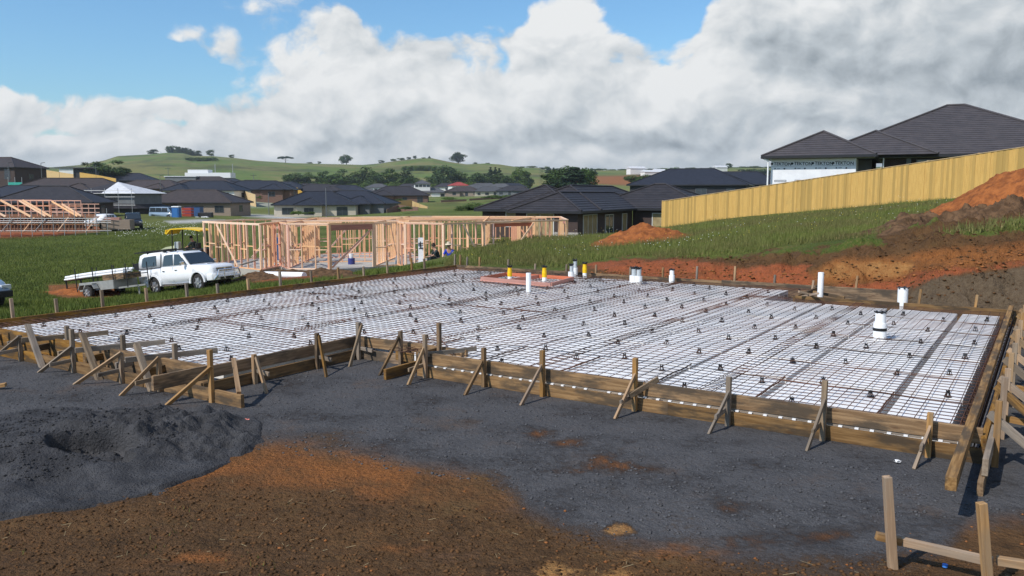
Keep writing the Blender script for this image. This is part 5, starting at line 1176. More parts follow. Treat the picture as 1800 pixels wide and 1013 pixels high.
# ---------------------------------------------------------------- timber house frame in the middle
fh = thing('timber_house_frame', 'unroofed pink and yellow timber house frame standing on a concrete slab beyond the site', 'house frame', Matrix.Translation((-8, 48, -1.6)))
ZB, ZT = -1.59, .81
def fp(u, y): return Vector(((u - CX) / FPX * y, y, 0))
OUT = [fp(359, 46.5), fp(458, 42.8), fp(492, 45.3), fp(506, 43.4), fp(578, 43.2), fp(658, 45.0), fp(700, 45.8), fp(712, 44.6), fp(780, 43.6), fp(850, 46), fp(997, 49.4), fp(985, 56), fp(760, 57), fp(640, 55.5), fp(560, 54), fp(540, 52), fp(430, 50)]
m = MB(); n = len(OUT); cen = sum(OUT, Vector()) / n
vs = [Vector((p.x, p.y, ZB)) + (p - cen).normalized() * .12 for p in OUT] + [Vector((p.x, p.y, ZB - .42)) + (p - cen).normalized() * .12 for p in OUT]
m.add(vs, [tuple(range(n))] + [(i, (i + 1) % n, n + (i + 1) % n, n + i) for i in range(n)])
M['conc'] = mat('pale_concrete', (.42, .40, .36), (.35, .33, .30), 1.2, .85)
m.build('concrete_slab', M['conc'], fh, Matrix.Identity(4))
WALLS = []   # (a, b, openings)
OP = {4: 'garage', 2: 'open'}
for i in range(n): WALLS.append((OUT[i], OUT[(i + 1) % n], i in (4,), i))
def lerp(a, b, t): return a.lerp(b, t)
rr = random.Random(12)
IN_ = [(fp(458, 43.2), fp(540, 52)), (fp(506, 43.8), fp(560, 53)), (fp(658, 45.2), fp(720, 56.6)), (fp(850, 46.4), fp(860, 56.5)),
       (fp(480, 47.5), fp(700, 48.4)), (fp(560, 51), fp(790, 51.5)), (fp(720, 48.2), fp(930, 51.8)), (fp(900, 48.2), fp(940, 56.2)), (fp(600, 53.5), fp(960, 54.4))]
for a, b in IN_: WALLS.append((a, b, False, 99))
studs = []
def stud(p, z0, z1, th=.05, d=.1, u=None): studs.append((p, z0, z1, th, d, u))
def part_bar(name, a, b, w1, h1, mt, up=(0, 0, 1)):
    timber(name, a, b, w1, h1, M[mt], fh, up=up)
npl = 0
for (a, b, gar, idx) in WALLS:
    d = b - a; L = d.length; u = d.normalized(); z = Vector((0, 0, 1))
    A = Vector((a.x, a.y, 0)); 
    mt = 'pine' if idx in (0, 3, 8, 9) or rr.random() < .5 else 'pinkpine'
    part_bar('top_plate', A + z * (ZT + .02) - u * .05, A + d + z * (ZT + .02) + u * .05, .10, .05, 'pine')
    part_bar('top_plate', A + z * (ZT - .035), A + d + z * (ZT - .035), .09, .045, mt)
    if not gar: part_bar('bottom_plate', A + z * (ZB + .03), A + d + z * (ZB + .03), .10, .05, mt)
    if gar:
        part_bar('lintel', A + z * (ZT - .2), A + d + z * (ZT - .2), .08, .30, 'redwood')
        for t in (0, .02, .035, .965, .98, 1): stud(A + d * t, ZB, ZT - .06, u=u)
        part_bar('brace', A + d * .06 + z * (ZB + .1), A + d * .93 + z * (ZT - .35), .05, .09, 'pinkpine')
        continue
    nst = max(2, int(L / .6)); k = 0; opening = None
    lst = [i / nst for i in range(nst + 1)]
    o0 = rr.randint(2, max(2, nst - 4)) if nst > 6 and idx != 0 else -9
    for i, t in enumerate(lst):
        if o0 <= i < o0 + 3 and idx != 0: continue
        stud(A + d * t, ZB + .05, ZT - .06, u=u)
        if i in (0, nst): stud(A + d * t + u * (.055 if i == 0 else -.055), ZB + .05, ZT - .06, u=u)
    if o0 > 0:
        part_bar('lintel', A + d * lst[o0 - 1] + z * (ZT - .18), A + d * lst[min(o0 + 3, nst)] + z * (ZT - .18), .08, .2, 'pine' if rr.random() < .5 else 'redwood')
        part_bar('sill_trimmer', A + d * lst[o0 - 1] + z * (ZB + .9), A + d * lst[min(o0 + 3, nst)] + z * (ZB + .9), .08, .05, mt)
        for tt in (.25, .75):
            q = lst[o0 - 1] + (lst[min(o0 + 3, nst)] - lst[o0 - 1]) * tt; stud(A + d * q, ZB + .05, ZB + .88, u=u)
    for i in range(nst):
        if o0 - 1 <= i < o0 + 3 and idx != 0: continue
        zz = ZB + 1.12 + (.10 if i % 2 else -.08)
        if idx in (0, 3, 4, 8, 9) or rr.random() < .35: part_bar('nog', A + d * lst[i] + z * zz, A + d * lst[i + 1] + z * zz, .09, .045, mt)
    if L > 2.5 and (idx in (0, 3, 9) or rr.random() < .6):
        t0 = rr.uniform(.05, .5); dd = min(2.0 / L, .95 - t0); off = Vector((-u.y, u.x, 0)) * .07 * (1 if (Vector((-u.y, u.x, 0)).y < 0) else -1)
        if rr.random() < .5: part_bar('brace', A + d * t0 + off + z * (ZB + .1), A + d * (t0 + dd) + off + z * (ZT - .1), .04, .1, mt)
        else: part_bar('brace', A + d * (t0 + dd) + off + z * (ZB + .1), A + d * t0 + off + z * (ZT - .1), .04, .1, mt)
studs.sort(key=lambda q: q[0].y)
rest = MB(); rest2 = MB()
for i, (p, z0, z1, th, dp, u) in enumerate(studs):
    a = p + Vector((0, 0, z0)); b = p + Vector((0, 0, z1)); u = u or Vector((1, 0, 0)); key = int(p.x * 3.1) % 3
    if i < 100: timber('stud', a, b, th, dp, M['pine' if key else 'pinkpine'], fh, up=(-u.y, u.x, 0))
    else: (rest if key else rest2).bar(a, b, th, dp, up=(-u.y, u.x, 0))
b0 = len(rest.v); rest.v += rest2.v; rest.f += [tuple(b0 + i for i in f) for f in rest2.f]; rest.mi += [1] * len(rest2.f); rest.sm += rest2.sm
o = rest.build('stud', [M['pine'], M['pinkpine']], fh, Matrix.Identity(4)); o['kind'] = 'stuff'; o['label'] = 'many more studs standing deeper in the frame'
# clutter inside
def barrel(u, y, zb, col, label, h=.9, r=.28, name='barrel'):
    p = fp(u, y); t = thing(name, label, 'barrel', Matrix.Translation((p.x, p.y, zb))); m = MB(); m.tube((0, 0, 0), (0, 0, h), r, 14); m.build('body', mat('drum_' + label[:6], col, rough=.4), t); m = MB(); m.tube((0, 0, h), (0, 0, h + .25), r * .55, 12, r * .75); m.build('lid', M['pvc'], t)
barrel(483, 49.5, ZB, (.05, .22, .55), 'blue drum with a white bundle on top inside the house frame', 1.35, .27)
barrel(617, 46.5, ZB, (.04, .05, .2), 'small dark blue bucket on the slab of the house frame', .35, .2, 'bucket')
barrel(699, 46.2, ZB, (.6, .62, .6), 'small pale bucket at the edge of the slab in the house frame', .25, .18, 'bucket')
m = MB(); p = fp(741, 46.5); t = thing('wrapped_bundle', 'white plastic wrapped bundle with black print standing in the frame', 'bundle', Matrix.Translation((p.x, p.y, ZB)))
m.box((0, 0, .75), (.36, .3, 1.5)); m.build('wrapping', M['wrap'], t); m = MB()
for z in (.9, 1.1, 1.2): m.box((0, -.155, z), (.28, .01, .05))
m.box((-.05, -.155, 1.1), (.05, .012, .4)); m.build('print', M['ink'], t)
# bundle of white pipe on the ground in front
pa, pb_ = py_(465, 487, 40.8), py_(535, 489, 39.0)
t = thing('white_pipe', 'fat white pipe lying on the ground in front of the house frame', 'pipe', Matrix.Translation(pa)); m = MB(); m.tube(pa + Vector((0, 0, .12)), pb_ + Vector((0, 0, .12)), .16, 14); m.build('tube', M['pvc'], t, Matrix.Identity(4))
# ---------------------------------------------------------------- left skeleton building with roof trusses
def lp(u, v, y): return py_(u, v, y)
YB = 92.0
M['shadepine'] = wood('shaded_framing', (.36, .19, .11), (.28, .14, .085), (.22, .14, .10), .15, .4)  # framing pine darkened in colour for the shaded interior
tb = thing('timber_building_frame', 'brown timber building frame with sloping roof trusses inside scaffolding at the left edge', 'house frame', Matrix.Translation(lp(90, 412, YB)))
def tbar(name, a, b, w1=.05, h1=.1, mt='shadepine', par=None): return timber(name, a, b, w1, h1, M[mt], par or tb)
gY = lambda u: lp(u, 408, YB).z
z0 = lp(90, 408, YB).z; z1 = lp(90, 382, YB).z
for u in list(range(-40, 176, 6)):
    for yy in (YB, YB + 8):
        p = py_(u, 400, yy); tbar('stud', Vector((p.x, yy, z0)), Vector((p.x, yy, z1)), .06, .09)
for yy in (YB, YB + 8):
    a = py_(-45, 400, yy); b = py_(175, 400, yy)
    for z in (z0, (z0 + z1) / 2, z1 - .05, z1 + .06): tbar('plate', Vector((a.x, yy, z)), Vector((b.x, yy, z)), .07, .09)
for u in (-20, 40, 100, 150):
    a = py_(u, 400, YB); b = py_(u + 22, 400, YB); tbar('brace', Vector((a.x, YB - .06, z0)), Vector((b.x, YB - .06, z1)), .04, .09, 'pine')
m = MB(); a = py_(-45, 400, YB + 8); b = py_(150, 400, YB + 8); m.box(((a.x + b.x) / 2, YB + 8.3, (z0 + z1) / 2), (b.x - a.x, .05, z1 - z0)); m.build('shade_backing', mat('interior_shade_brown', (.085, .045, .032), (.06, .032, .024), 2, .9), tb, Matrix.Identity(4))  # dark sheet added behind the studs to paint the interior shade
# standing truss frames (lattice) then bright sloping chords
for (u0, u1, v0, yy) in ((-45, 92, 352, YB + 5), (33, 143, 353, YB + 4), (90, 175, 359, YB + 3)):
    zt = lp(u0, v0, yy).z; zb_ = lp(u0, 381, yy).z
    for k in range(4):
        z = zb_ + (zt - zb_) * k / 3; a = py_(u0, 370, yy); b = py_(u1, 370, yy); tbar('batten', Vector((a.x, yy, z)), Vector((b.x, yy, z)), .05, .08, 'pinkpine')
    for u in range(u0, u1 + 1, 11):
        p = py_(u, 370, yy); tbar('truss_web', Vector((p.x, yy, zb_)), Vector((p.x, yy, zt)), .05, .08, 'pinkpine')
for (ua, va, ub, vb, w1) in ((1, 352, 54, 381, .22), (34, 353, 80, 380, .18), (40, 352, 90, 381, .20), (91, 354, 136, 380, .18), (109, 359, 143, 380, .20), (-50, 350, 10, 381, .2)):
    tbar('truss_chord', lp(ua, va, YB + .4), lp(ub, vb, YB - .6), .10, w1, 'pine')
sc = thing('scaffolding', 'thin tube scaffolding round the brown timber building frame at the left edge', 'scaffolding', Matrix.Translation(lp(90, 412, YB - 1.5)))
for i, u in enumerate(range(-20, 196, 19)):
    p = py_(u, 400, YB - 1.5); m = MB(); m.tube((p.x, p.y, z0 - 1.2), (p.x, p.y, z1 + .4 + (i % 3) * .3), .035, 5); m.build('standard', M['steel'], sc, Matrix.Identity(4))
for k, z in enumerate((z0 + .2, z0 + 1.3, z1 - .55, z1 - .1)):
    a = py_(-25, 400, YB - 1.5); b = py_(196, 400, YB - 1.5); m = MB(); m.tube((a.x, a.y, z), (b.x, b.y, z), .03, 5); m.build('ledger', M['steel'], sc, Matrix.Identity(4))
a = py_(-25, 400, YB - 1.2); b = py_(170, 400, YB - 1.2); m = MB(); m.box(((a.x + b.x) / 2, YB - 1.2, z1 - .62), (b.x - a.x, .7, .05)); m.build('deck', M['greywood'], sc, Matrix.Identity(4))
for ua, ub in ((2, 22), (60, 80)):
    a = py_(ua, 408, YB - 1.6); b = py_(ub, 385, YB - 1.6); m = MB(); m.tube(a, b, .04, 5); m.build('diagonal', M['steel'], sc, Matrix.Identity(4))
# ---------------------------------------------------------------- vehicles
M['carw'] = mat('white_car_paint', (.80, .81, .83), rough=.22, spec=.5, coat=.6); M['tyre'] = mat('tyre_rubber', (.022, .022, .022), (.035, .032, .03), 6, .85); M['rim'] = mat('alloy_rim', (.55, .56, .58), rough=.3, metal=.7)
M['chrome'] = mat('polished_metal', (.7, .7, .72), rough=.15, metal=.9); M['lamp'] = mat('headlight_glass', (.55, .58, .6), rough=.1, spec=.8); M['trim'] = mat('black_trim', (.02, .02, .022), rough=.5); M['carblue'] = mat('grey_blue_paint', (.22, .30, .40), rough=.3, coat=.4); M['carblack'] = mat('black_car_paint', (.02, .022, .028), rough=.25, coat=.5)
def wheel(parent, x, y, r, w_, side):
    m = MB(); n = 24; prof = [(r * .62, -w_ / 2), (r * .9, -w_ / 2), (r, -w_ / 2 * .7), (r, w_ / 2 * .7), (r * .9, w_ / 2), (r * .62, w_ / 2)]
    vs = []; fs = []
    for i in range(n):
        a = 2 * math.pi * i / n
        for (pr, py2) in prof: vs.append((x + math.cos(a) * pr, y + py2, r + math.sin(a) * pr))
    k = len(prof)
    for i in range(n):
        for j in range(k - 1): fs.append((i * k + j, i * k + j + 1, ((i + 1) % n) * k + j + 1, ((i + 1) % n) * k + j))
    m.add(vs, fs, 0, True); ty = m.build('wheel', M['tyre'], parent)
    m = MB(); yo = y + side * w_ * .30
    m.tube((x, yo - .02, r), (x, yo, r), r * .63, 20)
    for i in range(6):
        a = i * math.pi / 3; m.bar((x + math.cos(a) * r * .12, yo + side * .03, r + math.sin(a) * r * .12), (x + math.cos(a) * r * .58, yo + side * .03, r + math.sin(a) * r * .58), .05, .09, up=(0, 1, 0))
    m.tube((x, yo, r), (x, yo + side * .06, r), r * .16, 10); m.tube((x, yo + side * .05, r), (x, yo - side * .02, r), r * .0001 + r * .62, 20, r * .60) if False else None
    m.build('rim', M['rim'], ty)
    return ty
def loft(m, secs, mi=0, sm=True):
    "sections: list of lists of equal count points"
    k = len(secs[0]); vs = [p for s in secs for p in s]; fs = []
    for i in range(len(secs) - 1):
        for j in range(k): fs.append((i * k + j, i * k + (j + 1) % k, (i + 1) * k + (j + 1) % k, (i + 1) * k + j))
    fs += [tuple(range(k))[::-1], tuple((len(secs) - 1) * k + j for j in range(k))]
    m.add(vs, fs, mi, sm)
def bodysec(x, zb, zt, w, wt=None, r=.08):
    wt = w if wt is None else wt
    return [(x, -w, zb), (x, -w - .02, (zb * .6 + zt * .4)), (x, -w, zt - r), (x, -wt + r * .3, zt - r * .25), (x, -wt + r * 1.6, zt), (x, wt - r * 1.6, zt), (x, wt - r * .3, zt - r * .25), (x, w, zt - r), (x, w + .02, (zb * .6 + zt * .4)), (x, w, zb)]
def arch_cut(o, cuts):
    "open the wheel arches with a boolean baked at once"
    for (x, z, r) in cuts:
        m = MB(); m.tube((x, -2, z), (x, 2, z), r, 28); c = bpy.data.objects.new('tmp', m.mesh('tmp', [M['trim']])); SC.collection.objects.link(c)
        old = o.matrix_basis.copy(); op = o.parent; o.parent = None; o.matrix_basis = Matrix.Identity(4)
        md = o.modifiers.new('b', 'BOOLEAN'); md.operation = 'DIFFERENCE'; md.object = c; md.solver = 'EXACT'
        dg = bpy.context.evaluated_depsgraph_get(); dg.update(); me = bpy.data.meshes.new_from_object(o.evaluated_get(dg)); o.modifiers.clear(); o.data = me
        o.parent = op; o.matrix_basis = old; bpy.data.objects.remove(c)
def pickup(Mx, label):
    r = thing('pickup_truck', label, 'pickup', Mx)
    # length 5.25 from x=-2.6 (tail) to 2.6 (nose); wheels at -1.42 and 1.66
    m = MB()
    S_ = [(-2.56, .62, 1.10, .84), (-2.50, .48, 1.20, .87), (-1.0, .44, 1.22, .885), (.2, .42, 1.20, .89), (1.05, .42, 1.19, .89), (1.35, .42, 1.18, .88), (2.0, .44, 1.14, .86), (2.35, .46, 1.09, .80), (2.52, .52, 1.01, .72), (2.58, .58, .90, .66)]
    loft(m, [bodysec(x, a, b, w1, w1 - (.02 if x < 1.1 else .10), .09) for x, a, b, w1 in S_])
    body = m.build('body', [M['carw'], M['trim']], r); arch_cut(body, [(-1.42, .38, .46), (1.66, .38, .46)])
    m = MB(); C_ = [(-2.54, 1.12, 1.66, .81, .72), (-2.44, 1.16, 1.86, .82, .71), (-2.25, 1.18, 1.90, .82, .71), (-.88, 1.18, 1.90, .83, .71), (-.84, 1.18, 1.84, .81, .68), (-.3, 1.18, 1.84, .83, .70), (.34, 1.17, 1.81, .83, .68), (.56, 1.16, 1.72, .82, .68), (1.14, 1.12, 1.20, .80, .72)]
    loft(m, [[(x, -w1, a), (x, -(w1 * .4 + w2 * .6), a + (b - a) * .75), (x, -w2, b - .05), (x, -w2 + .12, b), (x, w2 - .12, b), (x, w2, b - .05), (x, (w1 * .4 + w2 * .6), a + (b - a) * .75), (x, w1, a)] for x, a, b, w1, w2 in C_])
    cab = m.build('cab', M['carw'], r)
    # windows slightly proud of the cab
    def win(name, pts, side, mt='glass'):
        m = MB(); q = []
        for (x, h) in pts:
            a = 1.18; b = 1.84; k = (h - a) / (b - a); y = .835 - k * .125 + (.03 if name == 'canopy_window' else 0)
            q.append((x, side * (y + .012), h))
        q2 = [(p[0], p[1] - side * .03, p[2]) for p in q]; n = len(q); m.add(q + q2, [tuple(range(n)), tuple(range(n, 2 * n))[::-1]] + [(i, (i + 1) % n, n + (i + 1) % n, n + i) for i in range(n)])
        return m.build(name, M[mt], r)
    for sd in (-1, 1):
        win('canopy_window', [(-2.26, 1.30), (-2.20, 1.66), (-2.06, 1.73), (-1.20, 1.75), (-1.18, 1.30)], sd); 
        win('side_window', [(-.72, 1.24), (-.66, 1.68), (-.52, 1.72), (-.02, 1.72), (-.0, 1.24)], sd); win('side_window', [(.08, 1.24), (.08, 1.72), (.40, 1.70), (.66, 1.52), (.92, 1.24)], sd)
        m = MB(); m.bar((-2.5, sd * .875, 1.205), (-.86, sd * .875, 1.205), .02, .03); m.build('canopy_seam', M['trim'], r)
        m = MB()
        for x in (-.84, .03, 1.02): m.bar((x, sd * .896, .50), (x, sd * .886, 1.16), .012, .012)
        m.build('door_gap', M['trim'], r)
        m = MB(); m.bar((-.85, sd * .86, 1.2), (-.85, sd * .745, 1.82), .02, .03); m.build('canopy_seam', M['trim'], r)
        for x in (-.70, .18): m = MB(); m.bar((x, sd * .91, 1.02), (x + .16, sd * .91, 1.02), .03, .035); m.build('door_handle', M['chrome'], r)
        m = MB(); m.box((.86, sd * 1.0, 1.28), (.12, .2, .17)); m.build('mirror', M['chrome'], r, bevel=.03)
        m = MB(); m.bar((-.8, sd * .86, .38), (1.05, sd * .86, .38), .16, .06); m.build('side_step', M['chrome'], r)
        m = MB()
        for (cx_) in (-1.42, 1.66):
            for k in range(12):
                a0 = math.pi * k / 12; a1 = math.pi * (k + 1) / 12; m.bar((cx_ + math.cos(a0) * .50, sd * .89, .38 + math.sin(a0) * .50), (cx_ + math.cos(a1) * .50, sd * .89, .38 + math.sin(a1) * .50), .09, .09, up=(0, 1, 0))
        m.build('wheel_arch', M['carw'], r)
        m = MB(); m.bar((2.16, sd * .77, .93), (2.52, sd * .60, .86), .12, .17); m.build('headlight', M['lamp'], r, bevel=.03)
        m = MB(); m.tube((2.50, sd * .62, .62), (2.57, sd * .61, .62), .08, 12); m.build('fog_lamp', M['lamp'], r)
    m = MB(); a = [(.60, -.66, 1.70), (.60, .66, 1.70), (1.12, .76, 1.23), (1.12, -.76, 1.23)]; m.add([(x + .035, y, z + .02) for x, y, z in a] + [(x, y, z - .02) for x, y, z in a], [(0, 1, 2, 3), (7, 6, 5, 4), (0, 4, 5, 1), (1, 5, 6, 2), (2, 6, 7, 3), (3, 7, 4, 0)]); m.build('windscreen', M['glass'], r)
    m = MB(); m.box((2.56, 0, .86), (.05, 1.0, .17)); g = m.build('grille', M['trim'], r, bevel=.02)
    m = MB(); [m.bar((2.585, -.48, z), (2.585, .48, z), .02, .022) for z in (.80, .86, .92)]; m.tube((2.59, 0, .87), (2.61, 0, .87), .07, 16); m.build('grille_bars', M['chrome'], g)
    m = MB(); loft(m, [[(x, -w1, .42), (x, -w1, .70), (x, w1, .70), (x, w1, .42)] for x, w1 in ((2.30, .90), (2.60, .84), (2.72, .68))]); bp_ = m.build('front_bumper', M['carw'], r, bevel=.03)
    m = MB(); m.box((2.73, 0, .50), (.02, .9, .13)); m.build('air_intake', M['trim'], bp_); m = MB(); m.box((2.755, 0, .58), (.015, .38, .12)); m.build('number_plate', M['pvc'], bp_)
    m = MB(); q = [(2.70, -.78, .45), (2.86, -.70, .62), (2.86, -.62, .84), (2.86, .62, .84), (2.86, .70, .62), (2.70, .78, .45)]
    for a, b in zip(q, q[1:]): m.tube(a, b, .038, 8)
    m.tube((2.86, -.3, .46), (2.86, -.3, .84), .03, 8); m.tube((2.86, .3, .46), (2.86, .3, .84), .03, 8); m.tube((2.84, -.72, .55), (2.84, .72, .55), .03, 8); m.build('bull_bar', M['chrome'], r)
    m = MB(); m.box((1.55, 0, 1.145), (.32, .5, .06)); m.build('bonnet_scoop', M['carw'], r, bevel=.02); m = MB(); m.box((1.705, 0, 1.155), (.03, .42, .035)); m.build('scoop_opening', M['trim'], r)
    for x in (-1.9, -.6, .15):
        m = MB(); m.bar((x, -.78, 1.93), (x, .78, 1.93), .06, .035); [m.box((x, y, 1.89), (.06, .05, .09)) for y in (-.66, .66)]; m.build('roof_bar', M['trim'], r)
    m = MB(); m.bar((-2.9, -.55, 1.97), (-.55, -.55, 1.97), .2, .05); m.bar((-2.9, -.1, 1.975), (-.6, -.1, 1.975), .3, .05); m.build('roof_load', M['trim'], r)
    m = MB(); m.bar((1.3, .9, 1.15), (1.35, .92, 2.05), .03, .03); m.build('aerial', M['trim'], r)
    for x in (-1.42, 1.66):
        for sd in (-1, 1): wheel(r, x, sd * .76, .385, .25, sd)
    m = MB(); m.box((0, 0, .40), (4.4, 1.0, .14)); m.build('chassis', M['trim'], r)
    return r
pr = py_(275, 518, 40.0); pf = py_(356, 511, 38.6); hd = (pf - pr).normalized(); yv = Vector((0, 0, 1)).cross(hd).normalized(); zv = hd.cross(yv)
Mt = Matrix((hd, yv, zv)).transposed().to_4x4()
# the wheels seen are the near (-y side) ones
Mt.translation = pr + hd * 1.42 + yv * .80 - zv * .02
Mt0 = Mt.copy(); Mt = Mt @ Matrix.Diagonal((.96, 1, 1.09, 1))
pickup(Mt, 'white double cab pickup with a canopy, roof bars and bull bar parked on the grass')
# boat-like grey plank on the pickup's far side (awning pole)
o = timber('plank', py_(422, 466, 37.4), py_(452, 457, 38.5), .12, .05, M['greywood']); tag(o, 'grey plank leaning up beside the nose of the white pickup', 'plank')
# trailer
Mtr = Mt0.copy(); pt = py_(163, 526, 39.8); Mtr.translation = pt + yv * .7
tr_ = thing('trailer', 'grey single axle box trailer hitched behind the white pickup under long pipes', 'trailer', Mtr)
M['galv'] = mat('grey_painted_sheet_metal', (.30, .31, .30), (.24, .25, .24), 3, .6)
for sd in (-1, 1):
    m = MB(); m.box((.35, sd * .66, .62), (2.5, .04, .42)); m.build('side_panel', M['galv'], tr_); m = MB(); m.box((0, sd * .86, .74), (.95, .26, .05)); m.bar((-.46, sd * .86, .72), (-.60, sd * .86, .50), .26, .03); m.bar((.46, sd * .86, .72), (.60, sd * .86, .50), .26, .03); m.build('mudguard', M['galv'], tr_)
    wheel(tr_, 0, sd * .86, .33, .2, sd)
m = MB(); m.box((-.9, 0, .62), (.04, 1.32, .42)); m.build('tailgate', M['galv'], tr_); m = MB(); m.box((1.6, 0, .62), (.04, 1.32, .42)); m.build('front_panel', M['galv'], tr_); m = MB(); m.box((.35, 0, .42), (2.5, 1.3, .05)); m.build('floor', M['greywood'], tr_)
m = MB(); m.bar((1.5, -.5, .42), (3.0, 0, .46), .07, .08); m.bar((1.5, .5, .42), (3.0, 0, .46), .07, .08); m.tube((2.5, 0, .46), (2.5, 0, 0), .04, 8); m.build('drawbar', M['galv'], tr_)
for x in (-1.2, .1, 1.55, 2.5):
    m = MB()
    for sd in (-1, 1): m.tube((x, sd * .6, .42 if x > -1 else -.1), (x, sd * .6, 1.55), .025, 6)
    m.tube((x, -.6, 1.02), (x, .6, 1.02), .025, 6); m.build('rack', M['trim'], tr_)
# big pallet of brown box inside
m = MB(); m.box((1.4, 0, .98), (1.5, 1.0, .28)); m.build('load_box', M['board'], tr_)
Gp = 'long white pipes carried over the trailer'
Z_ = Mtr
k = 0
for (y_, z_, r_, l) in ((-.45, 1.12, .055, 'lowest front'), (-.42, 1.24, .06, 'upper front'), (-.28, 1.14, .055, 'lowest second'), (-.2, 1.27, .06, 'upper second'), (.0, 1.16, .05, 'lowest rear'), (.1, 1.27, .05, 'upper rear')):
    t = thing('drain_pipe', '%s pipe of the white bundle carried over the trailer behind the pickup' % l, 'pipe', Z_, Gp); m = MB()
    q = [(-2.25 + k * .05, y_, z_ - .05), (-.5, y_, z_), (1.5, y_, z_ + .02), (2.15, y_, z_ + .03)]
    for a, b in zip(q, q[1:]): m.tube(a, b, r_, 10)
    m.build('tube', M['pvc'], t); k += 1
t = thing('pipe_stand', 'dark post propping the rear end of the long white pipes', 'post', Z_); m = MB(); m.tube((-2.1, -.5, -.05), (-2.1, -.5, 1.02), .04, 8); m.tube((-2.1, .3, 0), (-2.1, .3, 1.02), .04, 8); m.tube((-2.1, -.6, 1.02), (-2.1, .4, 1.02), .035, 8); m.build('frame', M['trim'], t)
# mini excavator with yellow canopy
pe = py_(336, 470, 47.0); pe.z = gz(pe.x, pe.y); Me = TR(pe.x, pe.y, pe.z, math.radians(170))
ex = thing('mini_excavator', 'mini excavator with a curved yellow canopy roof working behind the white pickup', 'excavator', Me)
M['excy'] = mat('yellow_machine_paint', (.80, .52, .03), rough=.4); M['cream2'] = mat('faded_cream_paint', (.52, .55, .36), rough=.5)
for sd in (-1, 1):
    m = MB(); m.box((0, sd * .55, .27), (1.7, .3, .44)); m.tube((-.85, sd * .55 - .15, .27), (-.85, sd * .55 + .15, .27), .22, 14); m.tube((.85, sd * .55 - .15, .27), (.85, sd * .55 + .15, .27), .22, 14); m.build('track', M['tyre'], ex)
m = MB(); m.box((-.2, 0, .85), (1.5, 1.2, .55)); m.build('body', M['excy'], ex, bevel=.06); m = MB(); m.box((-.75, 0, 1.2), (.5, 1.1, .5)); m.build('engine_cover', M['trim'], ex, bevel=.08)
m = MB(); m.box((-.25, 0, 1.25), (.5, .5, .12)); m.box((-.5, 0, 1.5), (.1, .5, .5)); m.build('seat', M['trim'], ex, bevel=.03)
zc = py_(336, 404, 47.0).z - pe.z
m = MB(); nseg = 8
for i in range(nseg):
    x0_ = -1.0 + 2.1 * i / nseg; x1_ = -1.0 + 2.1 * (i + 1) / nseg; f_ = lambda x: zc + .08 - .10 * ((x - .1) / 1.05) ** 2 - (.22 if x > 1.05 else 0)
    m.bar((x0_, 0, f_(x0_)), (x1_, 0, f_(x1_)), 1.25, .07)
m.bar((1.09, 0, zc), (1.14, 0, zc - .22), 1.25, .05); m.build('canopy', M['excy'], ex)
for x in (-.85, .85, ):
    for sd in (-1, 1): m = MB(); m.tube((x * .95, sd * .52, 1.0), (x * .9, sd * .52, zc), .035, 6); m.build('canopy_post', M['trim'], ex)
m = MB(); m.bar((.6, 0, zc - .95), (1.5, 0, zc - 1.12), .18, .2); m.bar((1.5, 0, zc - 1.12), (3.0, 0, zc - 1.75), .16, .18); m.build('boom', M['cream2'], ex); m = MB(); m.bar((3.0, 0, zc - 1.78), (3.1, 0, .4), .14, .16); m.build('dipper_arm', M['cream2'], ex); m = MB(); m.prism([(2.9, .1), (3.4, .15), (3.5, .5), (3.0, .6)], -.25, .25); m.build('bucket', M['trim'], ex)
m = MB(); m.box((.62, .25, 1.45), (.28, .3, .75)); m.build('control_console', M['pvcgrey'], ex, bevel=.05)
# ---------------------------------------------------------------- people (skin modifier figures)
M['skin'] = mat('skin', (.42, .24, .17), rough=.6); M['hair'] = mat('dark_hair', (.02, .015, .012), rough=.8); M['hat'] = mat('pale_sun_hat', (.62, .52, .40), rough=.9); M['blue'] = mat('royal_blue_shirt', (.02, .05, .42), rough=.8); M['darkc'] = mat('dark_work_clothes', (.03, .04, .042), rough=.9); M['trous'] = mat('grey_trousers', (.12, .12, .13), rough=.9)
def skin(name, nodes, edges, mt, parent, sub=2):
    me = bpy.data.meshes.new(name); me.from_pydata([n[:3] for n in nodes], edges, []); me.materials.append(mt)
    o = link(bpy.data.objects.new(name, me), parent); md = o.modifiers.new('skin', 'SKIN'); md.use_smooth_shade = True
    for i, n in enumerate(nodes): me.skin_vertices[0].data[i].radius = (n[3], n[3] if len(n) < 5 else n[4])
    me.skin_vertices[0].data[0].use_root = True
    s = o.modifiers.new('sub', 'SUBSURF'); s.levels = sub; s.render_levels = sub
    dg = bpy.context.evaluated_depsgraph_get(); m2 = bpy.data.meshes.new_from_object(o.evaluated_get(dg)); o.modifiers.clear(); o.data = m2
    if not m2.materials: m2.materials.append(mt)
    return o
